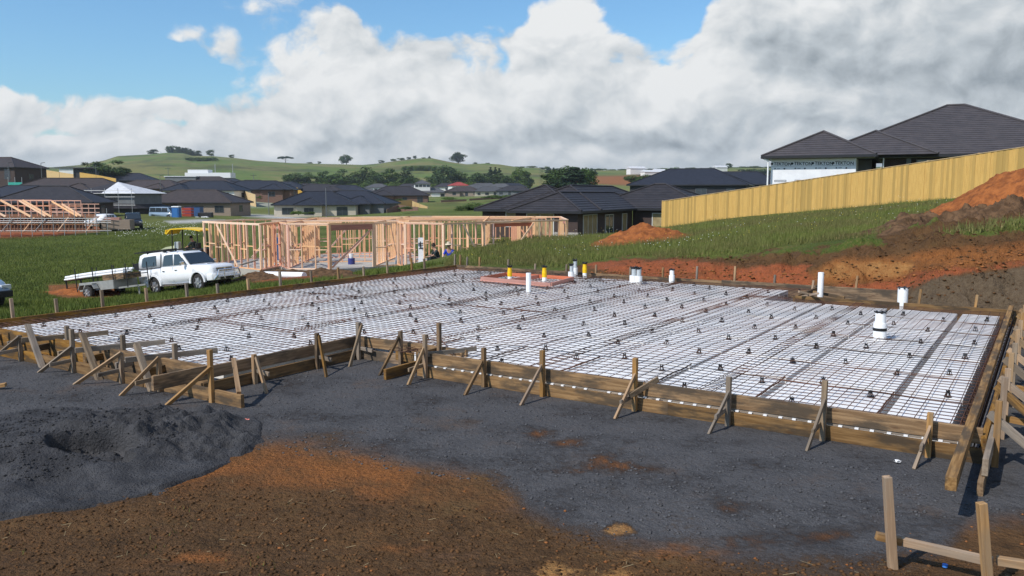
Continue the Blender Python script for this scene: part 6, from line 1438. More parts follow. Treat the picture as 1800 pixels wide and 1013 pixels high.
def person(Mx, label, pose, top, low, hair='hair', hat=None):
    r = thing('person', label, 'person', Mx)
    J = dict(pose)
    # joints: pelvis, chest, neck, head, crown, shoulders, elbows, hands, knees, ankles, toes
    N = [J['pelvis'] + (.13,), J['belly'] + (.125,), J['chest'] + (.15,), J['neck'] + (.055,), J['head'] + (.085,), J['crown'] + (.075,)]
    E_ = [(0, 1), (1, 2), (2, 3), (3, 4), (4, 5)]; k = 6
    for s in ('l', 'r'):
        N += [J['sh' + s] + (.065,), J['el' + s] + (.043,), J['ha' + s] + (.032,), J['fi' + s] + (.030,)]; E_ += [(2, k), (k, k + 1), (k + 1, k + 2), (k + 2, k + 3)]; k += 4
        N += [J['hip' + s] + (.095,), J['kn' + s] + (.062,), J['an' + s] + (.045,), J['to' + s] + (.038,)]; E_ += [(0, k), (k, k + 1), (k + 1, k + 2), (k + 2, k + 3)]; k += 4
    skin('body', N, E_, M['skin'], r)
    g = 1.18
    T = [J['pelvis'] + (.15,), J['belly'] + (.145,), J['chest'] + (.17,)]; Et = [(0, 1), (1, 2)]; k = 3
    for s in ('l', 'r'):
        e = Vector(J['sh' + s]).lerp(Vector(J['el' + s]), .95); T += [J['sh' + s] + (.085,), tuple(e) + (.058,)]; Et += [(2, k), (k, k + 1)]; k += 2
    skin('shirt', T, Et, M[top], r)
    T = [J['pelvis'] + (.155,)]; Et = []; k = 1
    for s in ('l', 'r'): T += [J['hip' + s] + (.112,), J['kn' + s] + (.08,), J['an' + s] + (.06,)]; Et += [(0, k), (k, k + 1), (k + 1, k + 2)]; k += 3
    skin('trousers', T, Et, M[low], r)
    c = Vector(J['crown']); h = Vector(J['head']); ax = (c - h).normalized()
    m = MB(); m.tube(h + ax * .02, c + ax * .06, .105, 12, .06); m.build('hair', M[hair], r)
    if hat: m = MB(); m.tube(c - ax * .02, c + ax * .01, .19, 16, .17); m.tube(c, c + ax * .11, .105, 14, .085); m.build('sun_hat', M[hat], r)
    m = MB(); fwd = Vector(J['face']).normalized()
    m.tube(h + ax * .0 + fwd * .08, h + fwd * .125 - ax * .01, .022, 6, .008); m.build('nose', M['skin'], r)
    for s in ('l', 'r'):
        m = MB(); a = Vector(J['an' + s]); t = Vector(J['to' + s]); m.bar(a - (t - a) * .25 - Vector((0, 0, .03)), t + (t - a) * .3, .10, .09); m.build('boot', M['trim'], r, bevel=.02)
    return r
sit = dict(pelvis=(0, 0, .22), belly=(.02, 0, .42), chest=(.10, 0, .62), neck=(.17, 0, .80), head=(.21, 0, .92), crown=(.22, 0, 1.04), face=(1, 0, -.2),
  shl=(.12, .19, .70), ell=(.30, .24, .48), hal=(.48, .14, .42), fil=(.55, .12, .40), shr=(.12, -.19, .70), elr=(.28, -.26, .48), har=(.48, -.14, .40), fir=(.55, -.12, .38),
  hipl=(.04, .10, .20), knl=(.42, .16, .46), anl=(.48, .14, .07), tol=(.62, .15, .04), hipr=(.04, -.10, .20), knr=(.44, -.16, .44), anr=(.50, -.14, .07), tor=(.64, -.15, .04))
pA = py_(770, 452, 41.5); pB2 = py_(792, 452, 41.0)
person(TR(pA.x, pA.y, pA.z - .38, math.radians(200)), 'worker in dark clothes with dark hair sitting in front of the house frame', sit, 'darkc', 'darkc')
person(TR(pB2.x, pB2.y, pB2.z - .38, math.radians(250)), 'worker in bright blue shirt and pale sun hat sitting beside the dark dressed one', sit, 'blue', 'trous', hat='hat')
op = dict(sit); sh = lambda d, dz: {k: ((v[0], v[1], v[2] + dz) if k != 'face' else v) for k, v in d.items()}
Mo = Me @ TR(-.3, 0, 1.08)
person(Mo, 'excavator driver in dark clothes sitting under the yellow canopy', sit, 'darkc', 'darkc')
# ---------------------------------------------------------------- parked vehicles farther off
def simple_car(Mx, label, cat, name, L, Wd, Hb, Hr, paint, cabx, wheelr=.34, grp=None, van=False):
    r = thing(name, label, cat, Mx, grp); m = MB(); w2 = Wd / 2
    loft(m, [bodysec(x, a, b, c, c - .06, .08) for x, a, b, c in ((-L / 2, .45, Hb * .9, w2 * .9), (-L / 2 + .12, .34, Hb, w2), (L * .2, .32, Hb, w2), (L / 2 - .5, .34, Hb * (.93 if not van else .95), w2 * .97), (L / 2, .45, Hb * .72, w2 * .8))]); b = m.build('body', M[paint], r); arch_cut(b, [(-L * .29, wheelr, wheelr + .07), (L * .31, wheelr, wheelr + .07)])
    a0, a1, a2, a3 = cabx; m = MB(); loft(m, [[(x, -w1, z0_), (x, -w3, z1_), (x, w3, z1_), (x, w1, z0_)] for x, z0_, z1_, w1, w3 in ((a0, Hb - .05, Hb + .05, w2 * .92, w2 * .9), (a1, Hb - .05, Hr - .03, w2 * .93, w2 * .82), ((a1 + a2) / 2, Hb - .05, Hr, w2 * .93, w2 * .82), (a2, Hb - .05, Hr - .04, w2 * .93, w2 * .8), (a3, Hb - .05, Hb, w2 * .9, w2 * .85))]); m.build('cabin', M[paint], r)
    for sd in (-1, 1):
        n = 3
        for i in range(n):
            x0 = a1 + (a2 - a1) * i / n + .06; x1 = a1 + (a2 - a1) * (i + 1) / n - .02; m = MB(); z0_, z1_ = Hb + .06, Hr - .12; y0 = w2 * .925 + .012; y1 = w2 * .84 + .014
            q = [(x0, sd * y0, z0_), (x1, sd * y0, z0_), (x1, sd * y1, z1_), (x0, sd * y1, z1_)]; m.add(q + [(p[0], p[1] - sd * .03, p[2]) for p in q], [(0, 1, 2, 3), (7, 6, 5, 4), (0, 4, 5, 1), (1, 5, 6, 2), (2, 6, 7, 3), (3, 7, 4, 0)]); m.build('side_window', M['glass'], r)
        for x in (-L * .29, L * .31): wheel(r, x, sd * (w2 - .1), wheelr, .2, sd)
        m = MB(); m.box((L / 2 - .06, sd * w2 * .68, Hb * .72), (.12, .3, .14)); m.build('headlight', M['lamp'], r, bevel=.02)
    m = MB(); q = [(a2 + .05, -w2 * .76, Hr - .10), (a2 + .05, w2 * .76, Hr - .10), (a3 - .04, w2 * .84, Hb + .04), (a3 - .04, -w2 * .84, Hb + .04)]; m.add([(x + .03, y, z + .03) for x, y, z in q] + [(x - .02, y, z - .02) for x, y, z in q], [(0, 1, 2, 3), (7, 6, 5, 4), (0, 4, 5, 1), (1, 5, 6, 2), (2, 6, 7, 3), (3, 7, 4, 0)]); m.build('windscreen', M['glass'], r)
    m = MB(); m.box((L / 2 - .02, 0, .48), (.16, Wd * .86, .2)); m.build('bumper', M['trim'], r, bevel=.03)
    return r
def gat(u, v, y): p = py_(u, v, y); return p
p = gat(290, 386, 135); simple_car(TR(p.x, p.y, p.z, math.radians(-20)), 'grey-blue van parked on the verge in front of the long brown roofed house', 'van', 'van', 5.0, 1.8, 1.2, 2.05, 'carblue', (-2.45, -2.3, 1.3, 2.1), van=True)
p = gat(235, 402, 100); simple_car(TR(p.x, p.y, p.z, math.radians(-62)), 'dark four wheel drive parked beside the brown crate near the skeleton building', 'car', 'parked_car', 4.3, 1.85, 1.15, 1.9, 'carblack', (-2.1, -1.9, .6, 1.1), .4)
p = gat(-22, 556, 24.0); p.z = gz(p.x, p.y); simple_car(TR(p.x - 1.75, p.y + .6, p.z, math.radians(-25)), 'pale blue-grey car whose front corner enters at the left edge of the picture', 'car', 'parked_car', 4.4, 1.75, .95, 1.45, 'carblue', (-1.9, -1.2, .5, 1.2))
p = gat(186, 402, 98); simple_car(TR(p.x, p.y, p.z, math.radians(70)), 'white utility vehicle parked at the right end of the brown skeleton building', 'pickup', 'parked_car', 4.6, 1.8, 1.1, 1.75, 'carw', (-1.2, -.6, .6, 1.3))
p = gat(208, 403, 97); t = thing('crate', 'large open brown plywood crate beside the dark four wheel drive', 'crate', TR(p.x, p.y, p.z, .1)); m = MB(); m.box((0, 0, .55), (3.2, 1.6, 1.1)); m.build('box', M['btan'], t); m = MB(); m.box((-.4, -.3, 1.2), (1.6, .8, .35)); m.build('contents', M['redwood'], t)
p = gat(311, 388, 132); t = thing('portable_toilet', 'blue portable toilet with white roof beside the grey-blue van', 'portable toilet', TR(p.x, p.y, p.z)); m = MB(); m.box((0, 0, 1.05), (1.1, 1.1, 2.1)); m.build('cabin', mat('blue_plastic', (.03, .12, .35), rough=.5), t); m = MB(); m.box((0, 0, 2.2), (1.2, 1.2, .2)); m.build('roof', M['pvc'], t, bevel=.08); m = MB(); m.box((0, -.57, 1.05), (.8, .05, 1.8)); m.build('door', mat('blue_door', (.04, .16, .42), rough=.5), t)
p = gat(331, 386, 138); t = thing('skip', 'red crate stack standing right of the grey-blue van', 'crates', TR(p.x, p.y, p.z)); m = MB(); [m.box((0, 0, .3 + k * .48), (1.5, 1.3, .4)) for k in range(4)]; m.build('crate_stack', mat('red_plastic', (.35, .05, .035), rough=.6), t)
p = gat(342, 384, 145); t = thing('skip', 'small blue container behind the red crate stack', 'skip', TR(p.x, p.y, p.z)); m = MB(); m.box((0, 0, 1.0), (2.6, 1.8, 2.0)); m.build('body', mat('blue_steel', (.04, .09, .22), rough=.5), t); m = MB(); m.box((0, 0, 2.05), (2.7, 1.9, .12)); m.build('lid', M['trim'], t)
p = gat(352, 386, 138); t = thing('rubble_bag', 'pile of white rubble bags and dark scrap on the verge', 'rubble', TR(p.x, p.y, p.z)); m = MB(); rr = random.Random(3); [m.box((rr.uniform(-1.2, 1.6), rr.uniform(-.4, .4), .2), (rr.uniform(.4, .8), .6, rr.uniform(.3, .6))) for _ in range(8)]; m.build('bags', M['pvc'], t, bevel=.08); m = MB(); m.box((.6, .9, .6), (2.4, .8, 1.1)); m.build('scrap', M['trim'], t, bevel=.1)
# turquoise netting left
p = gat(27, 328, 180); t = thing('site_netting', 'turquoise safety netting hung between poles at the far left', 'netting', TR(p.x, p.y, p.z)); m = MB(); m.box((0, 0, .2), (3.0, .1, 1.4)); m.build('net', mat('turquoise_net', (.03, .30, .24), (.05, .4, .33), 4, .8), t)
for x in (-1.5, 0, 1.5): m = MB(); m.tube((x, 0, -2), (x, 0, 2), .06, 5); m.build('pole', M['steel'], t)
# power poles / lamps / masts
def pole(u, vb, vt, y, label, kind='pole', grp='poles'):
    a = py_(u, vb, y); b = py_(u, vt, y); t = thing('street_lamp' if kind == 'lamp' else 'power_pole', label, 'lamp post' if kind == 'lamp' else 'pole', Matrix.Translation(a), grp); h = b.z - a.z
    m = MB(); m.tube((0, 0, -2), (0, 0, h), .10 if kind == 'lamp' else .16, 6, .07); m.build('post', M['greyw'], t)
    if kind == 'pole': m = MB(); m.bar((-1.1, 0, h - .5), (1.1, 0, h - .5), .12, .12); m.build('cross_arm', M['darkw'], t)
    else: m = MB(); m.bar((0, 0, h), (1.0, 0, h + .15), .12, .1); m.build('lamp_head', M['darkw'], t)
pole(574, 384, 330, 150, 'tall thin lamp post in front of the black roofs on the lawn', 'lamp'); pole(473, 380, 340, 175, 'lamp post beside the grey road', 'lamp'); pole(296, 312, 294, 330, 'power pole above the brown roofs', 'pole'); pole(170, 325, 290, 250, 'power pole among the yellow fences at left', 'pole'); pole(74, 320, 287, 210, 'pole at the end of the two storey brick house', 'lamp'); pole(16, 320, 287, 190, 'pole in front of the two storey brick house', 'lamp'); pole(283, 350, 309, 235, 'pole rising through the brown roof left of the white shed', 'lamp'); pole(446, 320, 306, 300, 'pole above the roofs near the road', 'pole'); pole(667, 352, 336, 300, 'short pole in the far village', 'lamp')
for u, v, vt, l in ((268, 278, 265, 'left'), (283, 277, 266, 'right')):
    a = py_(u, v, 1290); t = thing('mast', '%s of two thin masts on the hilltop' % l, 'mast', Matrix.Translation(a)); h = py_(u, vt, 1290).z - a.z; m = MB(); m.tube((0, 0, -4), (0, 0, h), .35, 5, .2); m.build('pole', M['steel'], t); m = MB(); m.bar((-1.5, 0, h * .8), (1.5, 0, h * .8), .3, .3); m.build('cross_arm', M['steel'], t)
# ---------------------------------------------------------------- trees
M['leafA'] = mat('dark_green_leaves', (.035, .065, .018), (.07, .11, .03), .8, .8, rand=.25, spec=.15, coord='Object'); M['leafB'] = mat('blue_green_needles', (.022, .042, .022), (.04, .065, .03), .8, .8, rand=.2, spec=.1); M['leafC'] = mat('light_green_leaves', (.06, .105, .022), (.11, .15, .04), .8, .8, rand=.2, spec=.15); M['bark'] = mat('bark', (.09, .065, .045), (.06, .045, .03), 5, .9)
def crown_mesh(kind, seed, n):
    rs = np.random.RandomState(seed); 
    if kind == 'round':
        cl = rs.normal(size=(26, 3)); cl /= np.linalg.norm(cl, axis=1)[:, None]; cl *= (rs.rand(26, 1) ** .4) * np.array([.36, .36, .56]); cl[:, 2] += .55; cl[:, 2] = np.maximum(cl[:, 2], .18); rad_ = .12 + .10 * rs.rand(26)
    elif kind == 'umbrella':
        a = rs.rand(30) * 6.28; rr = rs.rand(30) ** .5 * .55; cl = np.stack([np.cos(a) * rr, np.sin(a) * rr, .68 + .22 * (1 - rr / .55) ** .6 + rs.rand(30) * .06], 1); rad_ = .10 + .07 * rs.rand(30)
    elif kind == 'cone':
        z = rs.rand(34) ** 1.2; a = rs.rand(34) * 6.28; rr = (1 - z) * .22 * rs.rand(34) ** .4; cl = np.stack([np.cos(a) * rr, np.sin(a) * rr, .10 + z * .84], 1); rad_ = .045 + .085 * (1 - z)
    elif kind == 'bush':
        a = rs.rand(22) * 6.28; rr = rs.rand(22) ** .5 * .45; cl = np.stack([np.cos(a) * rr, np.sin(a) * rr, .22 + .45 * rs.rand(22) * (1 - rr)], 1); rad_ = .15 + .10 * rs.rand(22)
    k = rs.randint(0, len(cl), n); d = rs.normal(size=(n, 3)); d /= np.linalg.norm(d, axis=1)[:, None]; P = cl[k] + d * rad_[k][:, None] * (rs.rand(n, 1) ** .35) * np.array([1, 1, .8])
    P[:, 2] = np.maximum(P[:, 2], .03); s = 1.35 * (.016 + .022 * rs.rand(n)) * (2500 / n) ** .4
    nn = d + .7 * rs.normal(size=(n, 3)); nn /= np.linalg.norm(nn, axis=1)[:, None]; a = np.cross(nn, rs.normal(size=(n, 3))); a /= np.linalg.norm(a, axis=1)[:, None]; b = np.cross(nn, a)
    V = np.stack([P - a * s[:, None], P + b * s[:, None] * .6, P + a * s[:, None], P - b * s[:, None] * .6], 1).reshape(-1, 3); F = (np.arange(n) * 4)[:, None] + np.array([[0, 1, 2, 3]])
    return npmesh('crown', V, F)
def trunk_mesh(kind, seed):
    rs = random.Random(seed); m = MB(); top = {'round': .5, 'umbrella': .68, 'cone': .92, 'bush': .25}[kind]
    m.tube((0, 0, -.05), (.01, 0, top * .5), .030, 7, .022); m.tube((.01, 0, top * .5), (0, .01, top), .022, 7, .008)
    if kind != 'cone':
        for i in range(6):
            a = i * 1.05 + rs.random(); z = top * rs.uniform(.35, .8); L = .30 if kind != 'bush' else .2; m.tube((0, 0, z), (math.cos(a) * L, math.sin(a) * L, z + .2), .012, 5, .004)
    return m.mesh('trunk', [M['bark']])
PROTO = {}
for kind, lm in (('round', 'leafA'), ('umbrella', 'leafB'), ('cone', 'leafB'), ('bush', 'leafC')):
    for big in (0, 1):
        me = crown_mesh(kind, 11 + len(PROTO), 4200 if big else 900); me.materials.append(M[lm]); PROTO[kind, big] = (me, trunk_mesh(kind, 5))
for v in (0, 1):
    me = crown_mesh('round', 31 + v, 3600); me.materials.append(M['leafC' if v else 'leafA']); PROTO['round%d' % v, 1] = (me, trunk_mesh('round', 8 + v))
def tree(u, vb, vt, y, wpx, kind, label, big=0, grp='trees beyond the estate', cat='tree'):
    a = py_(u, vb, y); h = max(.5, py_(u, vt, y).z - a.z) * 1.08; w_ = 1.2 * wpx / FPX * y
    if y > 560: a.z = gz(a.x, a.y) - .3
    cw = {'round': .84, 'umbrella': 1.3, 'cone': .5, 'bush': 1.15}[kind.rstrip('01')]
    nm = {'round': 'broad_tree', 'umbrella': 'spreading_tree', 'cone': 'conifer_tree', 'bush': 'bush'}[kind.rstrip('01')]
    o = bpy.data.objects.new(nm, None); link(o, None, Matrix.Translation(a) @ Matrix.Rotation(random.uniform(0, 6.28), 4, 'Z') @ Matrix.Diagonal((w_ / cw, w_ / cw, h, 1))); tag(o, label, cat, grp)
    cm_, tm_ = PROTO[kind, big]; link(bpy.data.objects.new('crown', cm_), o); link(bpy.data.objects.new('trunk', tm_), o); return o
G1 = 'trees on the far hills'; G2 = 'trees of the belt behind the village'; G3 = 'trees on the far plain'
tree(190, 318, 287, 300, 56, 'round0', 'biggest dark spreading tree left of the hill', 1, G2); tree(162, 318, 290, 305, 36, 'round0', 'dark spreading tree joined to the biggest one', 1, G2); tree(215, 316, 296, 300, 26, 'round', 'dark tree tucked under the right side of the biggest one', 1, G2)
tree(148, 300, 290, 600, 11, 'round', 'small round tree on the left skyline', 0, G2); tree(157, 300, 292, 600, 6, 'round', 'smaller of the two round trees on the left skyline', 0, G2)
for i, (u, v, vt, w_) in enumerate([(270, 283, 273, 16), (301, 286, 273, 14), (371, 284, 273, 12), (408, 284, 278, 9)]):
    tree(u, v, vt, 1230, w_, 'round', ['dark tree near the masts on the hilltop', 'pale tree just below the hilltop grove', 'round tree alone on the ridge right of the grove', 'low tree on the ridge where it starts to fall'][i], 0, G1)
for i in range(15):
    t = i / 14; u = 303 + 45 * t + (6 * math.sin(i * 2)); v = 281 + 4 * t + (0 if t < .6 else (t - .6) * 62); tree(u, v, v - 9 - 2 * math.sin(i * 1.7), 1200, 11, 'round' if i % 2 else 'cone', 'dark tree in the line running over the hilltop and down the gully', 0, 'line of trees in the hill gully')
for i, (u, v, w_) in enumerate([(352, 317, 22), (365, 318, 18), (338, 322, 18), (375, 312, 20), (362, 305, 14), (350, 298, 10)]): tree(u, v, v - 10, 900, w_, 'bush', 'low scrub bush in the gully above the white shed', 0, 'bushes in the hill gully', 'bush')
L4 = [(502, 289, 278, 26, 'umbrella', 'flat spreading tree on the ridge left of centre'), (609, 293, 277, 19, 'round', 'large dark tree on the middle of the ridge'), (806, 293, 275, 25, 'round', 'largest rounded tree on the ridge, right of the second hill'), (561, 290, 286, 6, 'round', 'tiny tree between the flat tree and the large dark one'), (545, 291, 287, 10, 'bush', 'low bush on the ridge right of the flat tree'), (670, 290, 285, 10, 'round', 'small tree left of the second hill'), (692, 289, 283, 10, 'bush', 'shrub where the second hill begins'), (706, 286, 280, 14, 'bush', 'shrubs climbing the second hill'), (718, 283, 279, 8, 'round', 'small tree high on the second hill'), (730, 281, 276, 7, 'round', 'narrow tree near the top of the second hill'), (745, 280, 277, 8, 'bush', 'bush on top of the second hill'), (755, 280, 276, 6, 'cone', 'tiny conifer on top of the second hill'), (835, 292, 289, 8, 'round', 'small tree right of the largest ridge tree'), (858, 293, 289, 8, 'bush', 'low bush where the ridge falls away')]
for u, v, vt, w_, k, l in L4: tree(u, v, vt, 1240, w_, k, l, 1 if w_ > 15 else 0, G1)
for i, (u, v, w_) in enumerate([(712, 306, 12), (722, 309, 14), (732, 304, 13), (741, 311, 16), (752, 308, 14), (763, 313, 15), (775, 310, 13), (747, 317, 16), (785, 316, 14)]): tree(u, v, v - 13, 800, w_, 'bush', 'grey-green scrub on the flank below the second hill', 0, 'scrub under the second hill', 'bush')
bel = [(518, 329, 311, 34), (545, 330, 313, 26), (570, 331, 309, 24), (596, 333, 312, 34), (616, 333, 307, 36), (640, 333, 306, 40), (662, 333, 314, 24), (682, 333, 309, 34), (700, 333, 306, 38), (722, 334, 318, 22), (742, 334, 318, 26), (762, 334, 319, 22), (786, 334, 300, 34), (806, 332, 312, 26), (824, 331, 313, 24), (842, 330, 311, 28), (862, 331, 313, 26), (880, 331, 314, 28), (892, 331, 316, 24), (915, 329, 306, 26), (925, 331, 313, 20)]
for i, (u, v, vt, w_) in enumerate(bel): tree(u, v + 3, vt - 4, 548 + (i % 3) * 5, w_ * 1.2, 'round%d' % (i % 2) if i % 3 else 'round', 'leafy green tree in the thick belt behind the village roofs', 1, G2)
for i in range(20): tree(515 + i * 21, 334, 319 - (i % 4), 545, 28, 'bush', 'undergrowth bush below the tree belt behind the village', 1, 'undergrowth of the belt', 'bush')
for u, w_ in ((862, 12), (871, 10), (878, 13)): tree(u, 316, 292 + (u % 3) * 2, 560, w_, 'cone', 'pale feathery conifer standing above the belt', 1, 'feathery conifers above the belt')
tree(975, 334, 303, 300, 46, 'round', 'big dark tree right behind the ridge of the dark brick house', 1, G2); tree(1010, 336, 294, 290, 62, 'cone', 'tallest dark evergreen behind the dark brick house', 1, G2); tree(1000, 336, 297, 295, 50, 'round', 'dense evergreen joined to the tallest one behind the dark brick house', 1, G2); tree(1030, 336, 300, 292, 36, 'round', 'right hand evergreen of the clump behind the dark brick house', 1, G2)
for i in range(16): tree(962 + i * 5.6, 303, 296 - (i % 3) * 1.5, 900, 8, 'cone', 'dark conifer in the plantation row on the right skyline', 0, 'plantation conifers on the right skyline')
tree(962, 300, 289, 900, 9, 'round', 'round tree poking above the plantation row', 0, G3)
for i in range(26): tree(915 + i * 17.5 + (i % 4) * 3, 302, 298.5 - (i % 3), 1150, 20, 'bush', 'distant hedge tree on the right hand skyline', 0, 'hedge trees on the right hand skyline')
for i, (u, v, vt, w_, y, l) in enumerate([(1130, 304, 294, 24, 850, 'round tree clump left of the far farm sheds'), (1168, 304, 293, 18, 850, 'left one of two round trees over the far field'), (1186, 304, 291, 17, 850, 'taller one of two round trees over the far field'), (1110, 323, 310, 28, 420, 'dark tree left of the ploughed field'), (1138, 325, 309, 30, 400, 'dark tree in front of the far farm sheds'), (1280, 323, 304, 26, 420, 'single dark round tree in the ploughed field'), (1228, 318, 312, 12, 500, 'low dark clump left of the single round tree'), (1300, 317, 312, 8, 520, 'small bush right of the single round tree'), (1316, 316, 312, 9, 520, 'last small bush before the wrapped wall'), (1281, 299, 290, 10, 1000, 'tall narrow tree on the skyline above the farmhouse'), (1340, 304, 294, 34, 800, 'bare looking trees beside the downpipe of the wrapped house'), (1322, 303, 296, 20, 850, 'rounded tree left of the bare looking trees'), (1303, 303, 296, 14, 850, 'small skyline tree left of the wrapped house')]): tree(u, v, vt, y, w_, 'round', l, 1 if w_ > 20 else 0, G3)
for i in range(22): tree(1152 + i * 5.2, 325, 318 - (i % 3), 330, 6, 'cone', 'young dark conifer in the shelter row behind the blue-black roofs', 0, 'shelter row of young conifers')
for i, (u, v, vt, w_) in enumerate([(285, 347, 335, 22), (310, 348, 340, 16), (525, 378, 369, 26), (545, 377, 371, 16), (840, 372, 352, 44), (815, 374, 358, 30), (870, 368, 354, 30), (865, 350, 341, 34), (895, 349, 341, 30), (790, 352, 345, 24), (712, 369, 361, 24), (460, 350, 342, 20), (700, 355, 348, 18)]): tree(u, v, vt, 150 if v > 366 else 230, w_, 'bush', ['scrubby bush beside the red brick house', 'smaller scrubby bush near the white walled house', 'clipped bush at the left end of the lawn house', 'low bush in front of the lawn house', 'flowering bramble bush left of the dark brick house', 'wide bramble bush at the edge of the lawn', 'bramble under the eave of the dark brick house', 'bush between the village houses, left', 'bush between the village houses, right', 'small bush on the earth terraces', 'dark bush under the tan retaining wall', 'bush beside the stepped yellow wall', 'bush behind the tan retaining wall'][i], 1, 'bushes among the houses', 'bush')
# ---------------------------------------------------------------- grass
def grass(name, label, pts, h0, h1, wd, mt, seed, lean=.5):
    rs = np.random.RandomState(seed); n = len(pts); a = rs.rand(n) * 6.28; h = h0 + (h1 - h0) * rs.rand(n) ** 1.5; a2 = rs.rand(n) * 6.28
    dx = np.stack([np.cos(a), np.sin(a), np.zeros(n)], 1) * wd * (.6 + .8 * rs.rand(n))[:, None]; ln = np.stack([np.cos(a2) * h * lean * rs.rand(n), np.sin(a2) * h * lean * rs.rand(n), h], 1)
    P = np.asarray(pts); V = np.stack([P - dx, P + dx, P + ln * .55 + dx * .5, P + ln], 1).reshape(-1, 3); b = (np.arange(n) * 4)[:, None]; F = np.concatenate([b + np.array([[0, 1, 2]]), b + np.array([[0, 2, 3]])])
    me = npmesh(name, V, F); me.materials.append(mt); o = link(bpy.data.objects.new(name, me)); tag(o, label, 'grass', None, 'stuff'); return o
def gmat(name, c1, c2, c3):
    m = bpy.data.materials.new(name); m.use_nodes = True; t = NT(m.node_tree); b = t.t.nodes['Principled BSDF']; b.inputs['Roughness'].default_value = .7; b.inputs['Specular IOR Level'].default_value = .15
    P = t.n('ShaderNodeTexCoord').outputs['Object']; c = t.mix(t.ss(t.noise(P, .35, 4, .6), .35, .65), c1, c2); c = t.mix(t.ss(t.noise(P, 9, 2, .6), .55, .75), c, c3)
    t.t.links.new(c, b.inputs['Base Color']); return m
M['gr1'] = gmat('long_grass', (.125, .155, .035), (.125, .12, .042), (.30, .23, .11)); M['gr2'] = gmat('field_grass', (.125, .16, .032), (.075, .11, .022), (.20, .18, .06))
RG_ = [(780, 470), (800, 440), (860, 425), (1000, 405), (1165, 395), (1400, 375), (1640, 345), (1700, 360), (1650, 380), (1560, 412), (1440, 436), (1290, 448), (1200, 455), (1100, 450), (1030, 463), (1000, 472), (860, 466)]
LG_ = [(-40, 420), (180, 412), (350, 390), (370, 460), (450, 490), (560, 480), (720, 472), (790, 462), (700, 480), (480, 505), (300, 530), (100, 556), (-40, 566)]
notpad = lambda x, y: ~(((x - SO.x) * SR.x + (y - SO.y) * SR.y > -6.9) & ((x - SO.x) * SB.x + (y - SO.y) * SB.y < 10.9))
def soilfree(pts, thr=.5):
    P = np.asarray(pts); pu, pv = toph(P[:, 0], P[:, 1], P[:, 2]); k = np.ones(len(P), bool)
    for pl in ([(440,478),(470,474),(560,478),(640,484),(640,490),(560,492),(440,500)], [(85,500),(200,498),(215,524),(120,528),(85,520)], BANK[:12] + [(2300, 640), (1000, 520)]): k &= polymask(pu, pv, pl, 2) < thr
    k |= (polymask(pu, pv, [(1640,408),(1720,398),(1800,388),(1900,380),(1900,402),(1800,405),(1700,413)], 2) > .5)
    return P[k]
pts = soilfree(photo_pts(130000, RG_, 23, 58, notpad)); grass('long_grass', 'long seeding grass on the slope below the yellow fence', pts, .06, .24, .007, M['gr1'], 1)
pts = photo_pts(9000, [(1640,408),(1720,398),(1800,388),(1900,380),(1900,402),(1800,405),(1700,413)], 18, 30); grass('long_grass', 'strip of green grass above the cut bank at the right edge', pts, .1, .28, .012, M['gr1'], 6)
pts = soilfree(photo_pts(80000, LG_, 13, 40, notpad)); grass('field_grass', 'rough grass in the field behind the left edge of the slab', pts, .04, .20, .010, M['gr2'], 2)
pts = soilfree(photo_pts(130000, LG_, 38, 105, notpad)); grass('field_grass', 'rough grass in the field around the pickup and excavator', pts, .05, .20, .013, M['gr2'], 3)
pts = photo_pts(350, [(0, 900), (300, 880), (700, 900), (800, 1013), (0, 1013)], 3.3, 7); k = (fbm(pts[:, 0] / .5, pts[:, 1] / .5, 3, 77) > .12); grass('weeds', 'few thin green weeds sprouting from the brown soil', pts[k], .01, .05, .003, M['gr1'], 4)
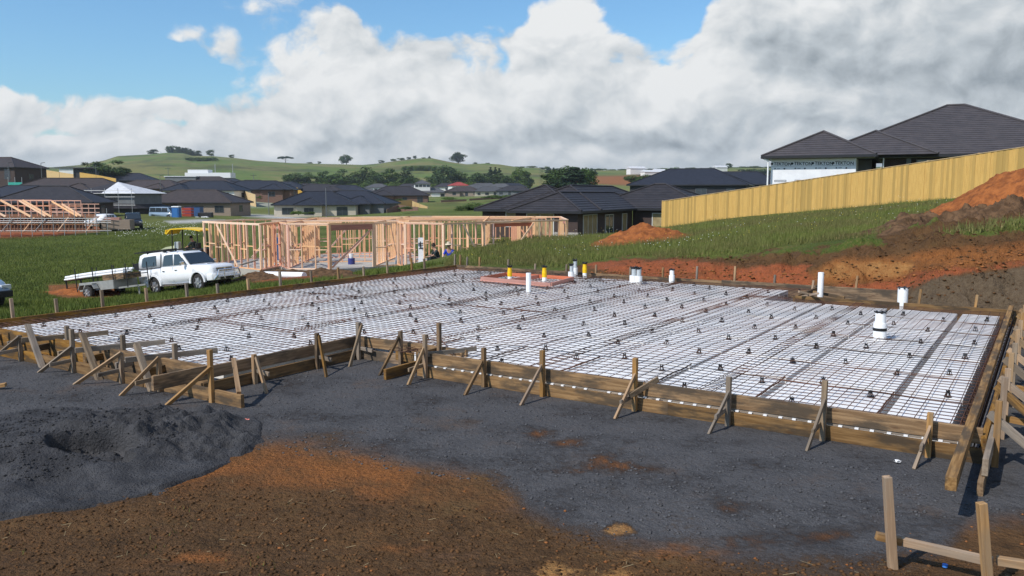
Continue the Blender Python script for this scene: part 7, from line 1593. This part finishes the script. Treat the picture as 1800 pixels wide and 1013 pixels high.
# flowers
def flowers(name, label, pts, r_, mt, seed):
    P = np.asarray(pts) + np.array([0, 0, .3]) * (.7 + .7 * np.random.RandomState(seed).rand(len(pts)))[:, None]; o_ = np.array([(r_, 0, 0), (0, r_, 0), (-r_, 0, 0), (0, -r_, 0), (0, 0, r_ * .8), (0, 0, -r_ * .5)])
    V = (P[:, None] + o_[None]).reshape(-1, 3); F = (np.arange(len(P)) * 6)[:, None, None] + np.array([(0, 1, 4), (1, 2, 4), (2, 3, 4), (3, 0, 4), (1, 0, 5), (2, 1, 5), (3, 2, 5), (0, 3, 5)])[None]
    me = npmesh(name, V, F.reshape(-1, 3)); me.materials.append(mt); o = link(bpy.data.objects.new(name, me)); tag(o, label, 'flowers', None, 'stuff')
M['wf'] = mat('white_petals', (.8, .8, .74)); M['yf'] = mat('yellow_petals', (.75, .6, .05))
pw = soilfree(photo_pts(900, RG_, 25, 56, notpad)); kk = fbm(pw[:, 0] / 3, pw[:, 1] / 3, 3, 9) > .03; flowers('white_flowers', 'small white daisies in the long grass of the slope', pw[kk][::2], .017, M['wf'], 1)
pw = soilfree(photo_pts(900, RG_, 25, 56, notpad)); flowers('yellow_flowers', 'small yellow flowers in the long grass of the slope', pw[::4], .015, M['yf'], 2)
pw = photo_pts(500, [(200, 395), (345, 392), (350, 420), (200, 420)], 60, 110); flowers('white_flowers', 'white flowers in the field below the parked van', pw, .05, M['wf'], 3)

# ---------------------------------------------------------------- haze over the valley
hm = bpy.data.materials.new('pale_haze'); hm.use_nodes = True; t = NT(hm.node_tree); t.t.nodes.clear(); out = t.n('ShaderNodeOutputMaterial'); pv = t.n('ShaderNodeVolumePrincipled')
pv.inputs['Color'].default_value = (.80, .88, .95, 1); pv.inputs['Density'].default_value = .00013; pv.inputs['Anisotropy'].default_value = .2; t.t.links.new(pv.outputs[0], out.inputs['Volume'])
zl = float(gzv.min()) - 1.5; zh = max(float(gzv.max()), 80) + 25
mb = MB(); mb.box((0, 0, (zl + zh) / 2), (10400, 10400, zh - zl)); o = mb.build('haze', hm); tag(o, 'thin pale haze lying over the whole valley', 'haze', kind='stuff')
